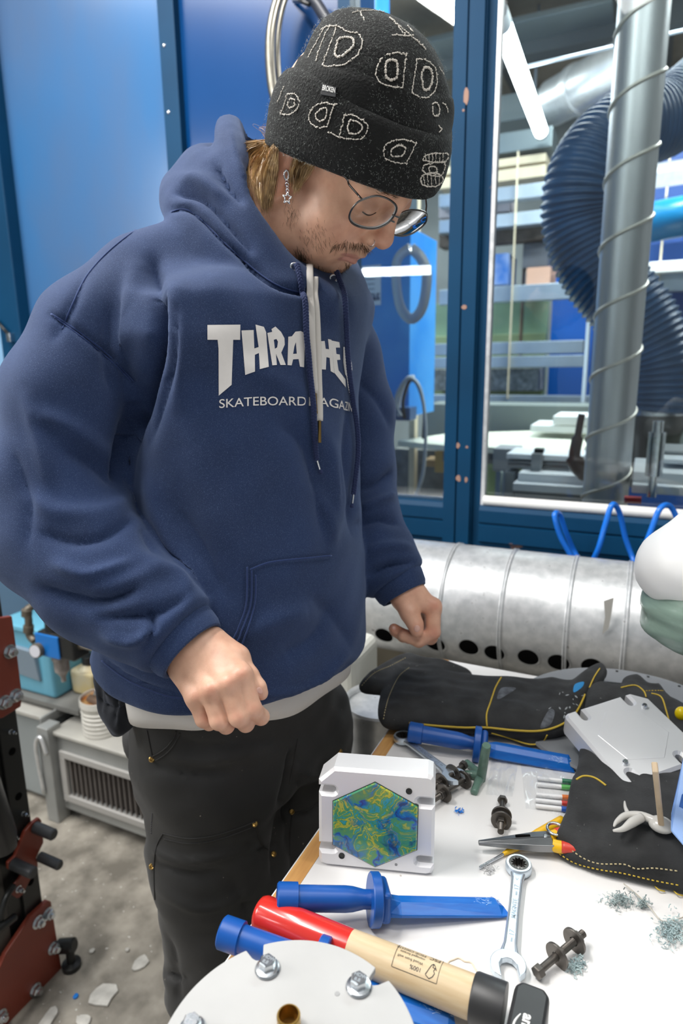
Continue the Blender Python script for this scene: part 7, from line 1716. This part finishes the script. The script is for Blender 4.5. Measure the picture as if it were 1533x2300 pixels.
for px, py, r in ((545, 1512, 16), (513, 1530, 17), (474, 1548, 16), (440, 1562, 14), (570, 1588, 16), (534, 1610, 16), (490, 1618, 14), (457, 1612, 12), (580, 1552, 14)):
    w = np.exp(-((xr - px) ** 2 + (yr - py) ** 2) / r ** 2)[:, None] * 0.4; tint[nh:nh + nr] = mixc(tint[nh:nh + nr], w, (0.64, 0.25, 0.17))
xl, yl, _ = proj(Vl)
for px, py, r in ((938, 1412, 14), (975, 1425, 16), (884, 1412, 14), (975, 1362, 14)):
    w = np.exp(-((xl - px) ** 2 + (yl - py) ** 2) / r ** 2)[:, None] * 0.45; tint[nh + nr:nh + nr + nl] = mixc(tint[nh + nr:nh + nr + nl], w, (0.62, 0.22, 0.15))
ca_ = body.data.color_attributes.new('tint', 'FLOAT_COLOR', 'POINT')
ca_.data.foreach_set('color', np.concatenate([tint, np.ones((len(tint), 1))], 1).astype(np.float32).ravel())
# nails
M_nail = mat('nail', (0.72, 0.42, 0.34), 0.25)
def nail(bv, px, py, w, h, ang):
    ca, sa = math.cos(ang), math.sin(ang); rows = []
    for k in (0, 0.5, 0.85, 1.0):
        rows.append([seen(bv, px + ca * w * k * math.cos(a) - sa * h * k * math.sin(a), py + sa * w * k * math.cos(a) + ca * h * k * math.sin(a), 0.0007 if k < 1 else 0.0) for a in np.linspace(0, 6.283, 17)[:-1]])
    if all(p is not None for r_ in rows for p in r_): obj('fingernail', MB().grid(rows, closed_u=True), M_nail, body, world=True, smooth=2)
nail(bv_r, 583, 1551, 8.5, 6.0, 1.05); nail(bv_l, 936, 1412, 7.5, 8.0, 0.0); nail(bv_l, 884, 1410, 5, 4.5, 0.5)
# ---------------- black knit beanie
Bn = np.array([0, -0.452, 0.892]); Bu = np.array([0, 0.892, 0.452]); Bc = np.array([0, 0.0175, 0.02]); Bx = np.array([1.0, 0, 0])
b_h = [0, 0.015, 0.03, 0.05, 0.07, 0.09, 0.107, 0.124, 0.136, 0.145, 0.151, 0.1545, 0.1555]
b_b = [-0.097, -0.0979, -0.0962, -0.0932, -0.0838, -0.0686, -0.0614, -0.0564, -0.0514, -0.0426, -0.0304, -0.0167, -0.006]
b_f = [0.1115, 0.1161, 0.1158, 0.1148, 0.109, 0.1021, 0.0954, 0.0855, 0.0721, 0.0579, 0.0427, 0.0279, 0.014]
b_s = [0.0865, 0.0895, 0.0915, 0.092, 0.0905, 0.087, 0.081, 0.0715, 0.061, 0.049, 0.036, 0.021, 0.010]
def bring(h, grow, a):
    ub, uf, s = np.interp(h, b_h, b_b), np.interp(h, b_h, b_f), np.interp(h, b_h, b_s)
    cu, ru = (ub + uf) / 2, (uf - ub) / 2 + grow; s = s + grow; ca, sa = np.cos(a), np.sin(a); k = (np.abs(ca) ** 2.15 + np.abs(sa) ** 2.15) ** (-1 / 2.15)
    return cu + ru * ca * k, s * sa * k
NB = 180
ang = np.linspace(0, 2 * math.pi, NB + 1)[:-1]                          # 0 = front, +90 = his right
def bpoint(h, grow, a, dh=0.0):
    u, x = bring(h, grow, a); return h2w(Bc + Bu * u + Bx * x + Bn * (h + dh))
edge_h = lambda a: 0.010 * max(0.0, abs(math.sin(a))) ** 1.5            # the edge rises over the ears
cuff_h = lambda a: np.interp((math.degrees(a) + 360) % 360, [0, 30, 60, 90, 115, 140, 180, 230, 290, 330, 360], [0.066, 0.068, 0.075, 0.088, 0.092, 0.086, 0.078, 0.08, 0.08, 0.07, 0.066])
wrk = lambda h, a: 0.0022 * math.sin(3 * a + 40 * h) + 0.0014 * math.sin(7 * a - 90 * h + 1)
rows = []
for k, h in enumerate(list(np.linspace(0.05, 0.1553, 34))):
    rows.append([bpoint(h, wrk(h, a) * min(1, (0.16 - h) / 0.05) - 0.001 + (0.003 if h < .1 else 0.0), a) for a in ang])
top = h2w(Bc + Bu * 0.004 + Bn * 0.1557)
mbb = MB(); mbb.grid(rows, closed_u=True); o0 = len(mbb.v); mbb.v.append(tuple(top))
for i in range(NB): mbb.f.append((o0 - NB + i, o0 - NB + (i + 1) % NB, o0))
M_knit = mat('black_knit', (0.004, 0.0043, 0.0043), 0.95, noise=(60, 0.5, (0.009, 0.010, 0.010)), bump=(420, 1.0, 0.002), sheen=0.03, sheen_tint=(0.5, 0.55, 0.55), specks=(330, 0.715, (0.17, 0.19, 0.18)), speck_soft=0.05)
beanie = obj('beanie', mbb, M_knit, man, world=True, smooth=2, label='black knit beanie with pale knitted letter pattern')
rows = []
for t, g in ((-0.02, -0.006), (0.0, -0.0015), (0.012, 0.0025), (0.03, 0.0042), (0.12, 0.0050), (0.3, 0.0052), (0.5, 0.0055), (0.7, 0.0058), (0.85, 0.0062), (0.94, 0.0058), (0.985, 0.0040), (1.0, 0.0010), (0.97, -0.004)):
    rows.append([bpoint(edge_h(a) + (cuff_h(a) - edge_h(a)) * t, g + 0.5 * wrk(t * 0.07, a + 1), a) for a in ang])
mbc = MB().grid(rows, closed_u=True)
cuff_o = obj('turned_cuff', mbc, M_knit, beanie, world=True, smooth=2)
bv_k = BVHTree.FromPolygons([v for v in mbb.v] + [v for v in mbc.v], [f for f in mbb.f] + [tuple(i + len(mbb.v) for i in f) for f in mbc.f])
M_yarn = mat('pale_yarn', (0.74, 0.69, 0.62), 0.9, bump=(500, 0.4, 0.0006))
c1 = lambda p: (500 + p[0] / 2.555, p[1] / 2.555)
mb_y = MB(); r_y = random.Random(5)
def yarn(pts, w=1.0, closed=False, step=0.0024):
    P = on_surface(bv_k, [c1(p) for p in pts], 0.0004, 8, closed)
    if len(P) < 3: return
    P = np.array(P); dl = np.linalg.norm(np.diff(P, axis=0), axis=1); ok = dl < 0.02
    L = np.concatenate([[0], np.cumsum(dl)]); s = 0
    while s < L[-1]:                         # each knitted stitch is a short fat dash
        c = np.array([np.interp(s, L, P[:, i]) for i in range(3)]); d = np.array([np.interp(min(s + 0.001, L[-1]), L, P[:, i]) for i in range(3)]) - np.array([np.interp(max(s - 0.001, 0), L, P[:, i]) for i in range(3)])
        d /= np.linalg.norm(d) + 1e-9; j = np.array([r_y.gauss(0, 0.0003) for _ in range(3)]); v = (CAMP - c); v /= np.linalg.norm(v)
        mb_y.tube([c + j - d * 0.0012, c + j, c + j + d * 0.0012], [0.0004 * w, 0.00074 * w, 0.0004 * w], 5)
        if r_y.random() < 0.5:
            e = np.cross(d, v); mb_y.tube([c + j, c + j + e * r_y.uniform(-0.0018, 0.0018) + v * 0.0004], 0.0004 * w, 4)
        s += step * r_y.uniform(0.8, 1.1)
# the letter motif: straight bar and bow, with a smaller one inside
def motif(bar0, bar1, bow, inner, wi=1.3):
    yarn([bar0, ((bar0[0] + bar1[0]) / 2, (bar0[1] + bar1[1]) / 2), bar1]); yarn([bar0] + bow + [bar1])
    yarn(inner, wi, True)
motif((655, 150), (572, 378), [(720, 185), (780, 195), (800, 250), (770, 320), (700, 368), (620, 382)], [(668, 225), (740, 218), (748, 262), (700, 312), (648, 325), (650, 285)], 1.8)
yarn([(615, 150), (570, 240), (535, 350)]); yarn([(585, 160), (535, 250), (490, 330)]); yarn([(640, 150), (600, 155), (565, 170)])
motif((1052, 312), (1028, 505), [(985, 305), (920, 330), (888, 380), (880, 440), (910, 480), (965, 495)], [(945, 350), (990, 350), (1002, 400), (990, 450), (948, 455), (932, 405)], 2.0)
motif((1112, 340), (1085, 530), [(1160, 345), (1210, 380), (1228, 450), (1215, 520), (1170, 560), (1120, 555)], [(1150, 390), (1190, 400), (1200, 450), (1185, 505), (1150, 515), (1140, 450)], 2.0)
motif((372, 540), (335, 655), [(420, 545), (440, 590), (425, 630), (385, 655)], [(385, 570), (412, 575), (410, 610), (378, 618)], 1.1); yarn([(350, 500), (335, 540), (318, 590)])
motif((640, 602), (600, 728), [(590, 590), (530, 610), (500, 650), (500, 700), (545, 728)], [(560, 630), (595, 625), (585, 685), (545, 690), (535, 660)], 1.2); yarn([(640, 602), (655, 600)])
motif((700, 660), (668, 785), [(760, 665), (815, 700), (832, 735), (800, 790), (730, 798)], [(728, 695), (775, 700), (800, 730), (775, 765), (722, 758)], 1.3); yarn([(610, 760), (650, 778), (672, 790)])
motif((1108, 822), (1052, 938), [(1040, 800), (960, 815), (925, 850), (930, 905), (985, 930)], [(1000, 835), (1045, 845), (1030, 890), (975, 895), (965, 860)], 1.3)
yarn([(1145, 910), (1180, 885), (1235, 880), (1288, 884), (1280, 920), (1230, 930), (1180, 925)], 1.1, True); yarn([(1150, 950), (1200, 935), (1262, 930), (1268, 975), (1240, 1010), (1170, 1000), (1145, 975)], 1.2, True)
yarn([(1135, 1020), (1170, 995), (1235, 1000), (1262, 1030), (1230, 1065), (1170, 1068), (1140, 1050)], 1.3, True); yarn([(1180, 960), (1215, 955), (1225, 985), (1190, 990)], 1.3, True)
for k in range(6): yarn([(1160 + 20 * k, 884), (1162 + 20 * k, 905), (1160 + 20 * k, 924)], 0.8)
for k in range(5): yarn([(1150 + 22 * k, 1004), (1152 + 22 * k, 1030), (1156 + 20 * k, 1064)], 0.8)
yarn([(750, 75), (800, 65), (870, 62), (925, 72)], 0.9); yarn([(790, 78), (802, 98), (812, 118)], 1.1); yarn([(960, 108), (1010, 150), (1060, 190), (1110, 235), (1165, 285)], 1.4); yarn([(975, 200), (1030, 205), (1090, 205)], 1.2); yarn([(975, 112), (1020, 170), (1050, 215)], 0.9); yarn([(1060, 150), (1090, 185)], 1.0)
yarn([(1202, 598), (1235, 600), (1240, 655), (1208, 660)], 1.2, True); yarn([(1262, 590), (1282, 610), (1290, 650)], 1.0); yarn([(1240, 725), (1252, 745), (1238, 760)], 1.0); yarn([(1245, 390), (1262, 430)], 0.8)
obj('knitted_pattern', mb_y, M_yarn, beanie, world=True, smooth=2, label='pale knitted letter motifs')['kind'] = 'stuff'
# loose fluff on the knit
mbl = MB(); Vk = np.array(mbb.v + mbc.v)
for i in range(9000):
    a = r_y.uniform(0, 2 * math.pi); h = r_y.uniform(0.0, 0.154); p = bpoint(max(h, edge_h(a)), 0.0062 if h < cuff_h(a) else 0.0015, a); c = h2w(Bc + Bn * min(h, 0.1)); nn = (p - c) / np.linalg.norm(p - c)
    d = np.array([r_y.gauss(0, 1) for _ in range(3)]); d = d - nn * (d @ nn) * 0.6; d /= np.linalg.norm(d); l = r_y.uniform(0.0010, 0.0034)
    q_ = np.cross(d, nn) * 0.00013; mbl.add([p - q_, p + q_, p + d * l + nn * l * 0.25], [(0, 1, 2)])
o = obj('fluff', mbl, mat('fluff_grey', (0.30, 0.33, 0.31), 0.9), beanie, world=True); o['kind'] = 'stuff'
tgq = [(573, 487), (652, 500), (662, 505), (655, 560), (600, 560), (570, 545)]
P4 = [seen(bv_k, *c1(p), 0.0022) for p in ((574, 488), (657, 502), (652, 562), (566, 548))]; nv = np.cross(P4[1] - P4[0], P4[3] - P4[0]); nv /= np.linalg.norm(nv); nv = nv if nv @ (CAMP - P4[0]) > 0 else -nv
tag_o = obj('woven_tag', MB().hexa([p - nv * 0.0016 for p in P4] + [p for p in P4]), mat('tag_black', (0.008, 0.009, 0.012), 0.5), beanie, world=True, bevel=0.0003)
V2, F_ = text_mesh('BROKEN', 1.0, offset=0.025); W_t = V2[:, 0].max(); Ptx = []
for x, y in V2[:, :2]:
    u = 0.05 + 0.9 * x / W_t; v = 0.58 - 0.5 * y / 0.73
    Ptx.append((P4[0] * (1 - u) + P4[1] * u) * (1 - v) + (P4[3] * (1 - u) + P4[2] * u) * v + nv * 0.0003)
obj('tag_lettering', MB().add(Ptx, F_), M_wprint, tag_o, world=True)

# ---------------- glasses
M_gold = mat('spectacle_metal', (0.16, 0.155, 0.15), 0.25, 1.0)
gl = bpy.data.objects.new('glasses', None); COL.objects.link(gl); gl.parent = man; ROOT['glasses'] = ROOT[man.name]; gl['label'] = 'thin metal aviator glasses'
def lens_plane(sgn):
    c = np.array([0.036, 0.1075, 0.0365]) if sgn > 0 else np.array([-0.034, 0.1085, 0.0285]); n = np.array([0.36 * sgn, 1.0, -0.10]); return c, n / np.linalg.norm(n)
outl = {1: [(784, 489), (789, 471), (802, 455), (820, 446), (845, 440), (869, 446), (887, 459), (890, 472), (881, 490), (866, 504), (843, 513), (816, 512), (793, 503)],
        -1: [(897, 508), (902, 489), (916, 477), (933, 475), (946, 484), (948, 497), (939, 512), (922, 525), (902, 536), (888, 536), (884, 528), (888, 518)]}
cent = {}
for sgn in (1, -1):
    c, n = lens_plane(sgn); Cl = (CAMP - HO) @ HR; loop = []
    for px, py in cr([(a, b_, 0) for a, b_ in outl[sgn]], 6, True)[:, :2]:
        r = ray(px, py) @ HR; t = ((c - Cl) @ n) / (r @ n); loop.append(Cl + r * t)
    loop = np.array(loop)
    if sgn < 0:                              # the far lens mirrors the near one, sitting a little lower
        m0 = cent[1].mean(0); loop = (cent[1] - m0) * np.array([-1, 1, 1]) * 0.95 + np.array([-m0[0] + 0.011, m0[1] + 0.005, m0[2] - 0.0135])
        m1 = loop.mean(0); loop[:, 1] = m1[1] - 0.25 * (loop[:, 0] - m1[0]) + 0.1 * (loop[:, 2] - m1[2]); n = np.array([0.25, 1, -0.1]) / 1.036
    cent[sgn] = loop
    obj('rim', MB().tube([h2w(p) for p in loop], 0.0011, 8, closed=True), M_gold, gl, world=True, smooth=2)
    m_ = loop.mean(0); inn = m_ + (loop - m_) * 0.965
    obj('lens_edge', MB().tube([h2w(p - n * 0.0012) for p in inn], 0.0009, 8, closed=True), mat('lens_edge', (0.62, 0.66, 0.70), 0.2), gl, world=True, smooth=2)
    rows = [[h2w(m_ + (p - m_) * k * 0.985 + n * 0.0022 * (1 - k * k)) for p in loop] for k in (0.02, 0.3, 0.6, 0.85, 1.0)]
    obj('lens', MB().grid(rows, closed_u=True), M_glass, gl, world=True, smooth=2)
br0 = cent[1][np.argmin(cent[1][:, 0])]; br1 = cent[-1][np.argmax(cent[-1][:, 0])]
obj('bridge', MB().tube(cr([h2w(br0), h2w((br0 + br1) / 2 + np.array([0, 0.004, 0.002])), h2w(br1)], 6), 0.001, 8), M_gold, gl, world=True, smooth=2)
obj('brow_bar', MB().tube(cr([h2w(br0 + np.array([0.004, 0, 0.008])), h2w((br0 + br1) / 2 + np.array([0, 0.005, 0.010])), h2w(br1 + np.array([-0.004, 0, 0.008]))], 6), 0.0009, 8), M_gold, gl, world=True, smooth=2)
hinge = min(cent[1], key=lambda p: abs(proj(h2w(p))[0] - 815) + abs(proj(h2w(p))[1] - 448))
obj('temple', MB().tube(cr([h2w(hinge), hplane(803, 437, 0, 0.066) @ HR.T + HO, hplane(784, 415, 0, 0.075) @ HR.T + HO, hplane(768, 392, 0, 0.082) @ HR.T + HO, h2w((0.080, 0.0, 0.035))], 6), 0.0011, 8), M_gold, gl, world=True, smooth=2)
hinge2 = cent[-1][np.argmin(cent[-1][:, 0])]
obj('temple', MB().tube(cr([h2w(hinge2), h2w((-0.070, 0.085, 0.05)), h2w((-0.080, 0.0, 0.04))], 6), 0.0011, 8), M_gold, gl, world=True, smooth=2)
# lash lines
for s in (1, -1):
    pts = []
    for k in np.linspace(-0.8, 0.8, 9):
        p = np.array([s * (0.033 + 0.0145 * k), 0.12, 0.0285 + 0.003 * k * k]); hit = bv_head.ray_cast(Vector(h2w(p)), Vector(-HR[:, 1]))
        if hit[0] is not None: pts.append(np.array(hit[0]) + HR[:, 1] * 0.0003)
    if len(pts) > 3: obj('eyelashes', MB().tube(cr(pts, 3), 0.0009, 6), mat('lash_brown', (0.05, 0.03, 0.02), 0.7), body, world=True, smooth=2)

# ---------------- hair
M_hair = mat('blond_hair', (0.52, 0.35, 0.16), 0.42, noise=(90, 0.55, (0.24, 0.14, 0.06)), sheen=0.1)
M_beard = mat('beard_brown', (0.15, 0.085, 0.045), 0.5, noise=(200, 0.4))
r_h = random.Random(11)
def strand(mb, P, r, n=3):
    m = len(P); mb.tube(P, np.interp(np.linspace(0, 1, m), [0, 0.15, 0.7, 1], [r * 0.7, r, r * 0.8, r * 0.15]), n)
mbh = MB()
def hpt(a):                                  # hair lies on the skin where there is skin behind it
    p = seen(bv_head, a[0], a[1], 0.0); d = a[2]
    if p is not None: d = min(d + 0.01, proj(p)[2] - 0.003 - r_h.random() * 0.006)
    return pt(a[0], a[1], d)
def lock(roots, mids, ends, N, spread, r=0.00042, wav=0.0012):
    for i in range(N):
        f = r_h.random()
        a, b_, c_ = (np.array([np.interp(f, np.linspace(0, 1, len(q)), [p[k] for p in q]) for k in range(3)]) for q in (roots, mids, ends))
        g = r_h.uniform(0.75, 1.0); c_ = b_ + (c_ - b_) * g
        j = [np.array([r_h.gauss(0, spread), r_h.gauss(0, spread), r_h.gauss(0, 0.006)]) for _ in range(3)]
        P = cr([hpt(a + j[0] * 0.5), hpt((a + b_) / 2 + j[1] * 0.7 + np.array([0, -2, 0])), hpt(b_ + j[1]), hpt(c_ + j[2])], 4)
        strand(mbh, P, r * r_h.uniform(0.7, 1.2))
lock([(596, 318, 0.80), (608, 326, 0.785), (614, 331, 0.775), (622, 335, 0.765)], [(556, 352, 0.81), (575, 385, 0.80), (596, 395, 0.785), (617, 390, 0.765)], [(548, 400, 0.815), (575, 455, 0.81), (598, 478, 0.80), (612, 450, 0.775)], 420, 5)
lock([(590, 316, 0.80), (600, 320, 0.80)], [(540, 330, 0.82), (560, 345, 0.815)], [(532, 372, 0.82), (546, 420, 0.82)], 110, 4)
lock([(600, 325, 0.80), (620, 335, 0.77)], [(585, 420, 0.805), (614, 412, 0.775)], [(590, 490, 0.81), (606, 470, 0.80)], 120, 5)
lock([(662, 350, 0.728), (690, 356, 0.726), (712, 366, 0.724)], [(655, 380, 0.728), (672, 385, 0.726), (692, 385, 0.724)], [(648, 415, 0.73), (660, 440, 0.73), (668, 425, 0.728)], 190, 4)
for i in range(9):                            # stray hairs
    x, y = r_h.uniform(592, 606), r_h.uniform(300, 318); a = r_h.uniform(-2.6, -0.6)
    strand(mbh, cr([pt(x, y, 0.8), pt(x - 18 + 14 * math.cos(a), y - 12 + 14 * math.sin(a), 0.8), pt(x - 6 + 22 * math.cos(a), y - 24, 0.795), pt(x + 4, y - 8, 0.79)], 4), 0.00016)
o = obj('hair', mbh, M_hair, man, world=True, smooth=2, label='shoulder-length dark blond hair under the beanie'); o['kind'] = 'stuff'
mbd = MB()
def bristles(N, path, wpx, ang_, l0, l1, r=0.00022, dens=None):
    P = cr([(a, b_, 0) for a, b_ in path], 6)[:, :2]
    for i in range(N):
        k = r_h.random() * (len(P) - 1); j = int(k); p = P[j] + (P[min(j + 1, len(P) - 1)] - P[j]) * (k - j) + np.array([r_h.gauss(0, wpx), r_h.gauss(0, wpx)])
        s0 = seen(bv_head, *p, 0.0); 
        if s0 is None: continue
        a = ang_(k / len(P)) + r_h.gauss(0, 0.3); l = r_h.uniform(l0, l1); s1 = seen(bv_head, p[0] + math.cos(a) * l * 0.5, p[1] + math.sin(a) * l * 0.5, 0.0012); s2 = seen(bv_head, p[0] + math.cos(a) * l, p[1] + math.sin(a) * l, 0.0014)
        if s1 is None or s2 is None or np.linalg.norm(s2 - s0) > 0.02:
            nv = CM @ np.array([math.cos(a), -math.sin(a), 0.25]); s1 = s0 + nv * l * 0.5 * 0.0005; s2 = s0 + nv * l * 0.0005
        strand(mbd, [s0, s1, s2], r * r_h.uniform(0.7, 1.3))
bristles(170, [(752, 553), (775, 546), (800, 548), (822, 558), (838, 571)], 4, lambda t: 2.2 - 1.1 * t, 8, 18)
bristles(60, [(778, 592), (784, 598), (776, 606)], 4, lambda t: 1.8, 6, 12)
bristles(420, [(668, 566), (684, 588), (704, 604), (728, 616), (752, 620), (772, 612)], 6, lambda t: 1.2 + 0.5 * t, 8, 17)
bristles(90, [(690, 540), (712, 520), (722, 545)], 14, lambda t: 1.2, 7, 14, 0.00014); bristles(70, [(648, 450), (655, 480), (652, 500)], 7, lambda t: 1.5, 7, 14, 0.00014)
bristles(60, [(846, 428), (866, 432), (886, 441)], 2.5, lambda t: 0.2, 8, 14); bristles(30, [(925, 452), (940, 458)], 2.0, lambda t: 0.3, 6, 10)
o = obj('facial_hair', mbd, M_beard, man, world=True, smooth=2, label='thin brown moustache and chin beard'); o['kind'] = 'stuff'
# white label tab at the nape, earring, nose ring
pn = [pt(548, 392, 0.822), pt(562, 386, 0.818), pt(566, 412, 0.818), pt(552, 415, 0.822)]
obj('neck_label', MB().hexa([p + CM[:, 2] * -0.001 for p in pn] + pn), M_print, hoodie, world=True, bevel=0.0005)
M_silver = mat('silver', (0.75, 0.76, 0.78), 0.15, 1.0)
er = bpy.data.objects.new('earring', None); COL.objects.link(er); er.parent = man; ROOT['earring'] = ROOT[man.name]; er['label'] = 'silver hoop earring with a star pendant'
def circ(px, py, d, rx, ry, n=24): return [pt(px + rx * math.cos(a), py + ry * math.sin(a), d + 0.002 * math.sin(a)) for a in np.linspace(0, 6.2832, n + 1)[:-1]]
obj('hoop', MB().tube(circ(643, 393, 0.728, 5, 10), 0.0011, 8, closed=True), M_silver, er, world=True, smooth=2)
for k, (y, rx, ry) in enumerate(((408, 2.2, 4.5), (415, 3.5, 4.5), (422, 2.0, 4.5), (429, 3.2, 4.2))): obj('chain_link', MB().tube(circ(644 + k * 0.4, y, 0.727, rx, ry, 14), 0.0006, 6, closed=True), M_silver, er, world=True, smooth=2)
sp_ = []
for k in range(10):
    a = -math.pi / 2 + k * math.pi / 5 + 0.12; r = 14.5 if k % 2 == 0 else 6.5; sp_.append((645 + 0.72 * r * math.cos(a), 445 + r * math.sin(a)))
obj('star', MB().tube([pt(x, y, 0.727) for q0, q1 in zip(sp_, sp_[1:] + sp_[:1]) for x, y in (q0, ((q0[0] * 2 + q1[0]) / 3, (q0[1] * 2 + q1[1]) / 3), ((q0[0] + 2 * q1[0]) / 3, (q0[1] + 2 * q1[1]) / 3))], 0.0009, 8, closed=True), M_silver, er, world=True, smooth=2)
nb = seen(bv_head, 834, 545, 0.0)
if nb is not None: obj('nose_ring', MB().tube([nb + CM @ np.array([0.0034 * math.cos(a), 0.0042 * math.sin(a), 0.0028 * math.cos(a)]) for a in np.linspace(0, 6.2832, 21)[:-1]], 0.0005, 6, closed=True), M_silver, body, world=True, smooth=2)
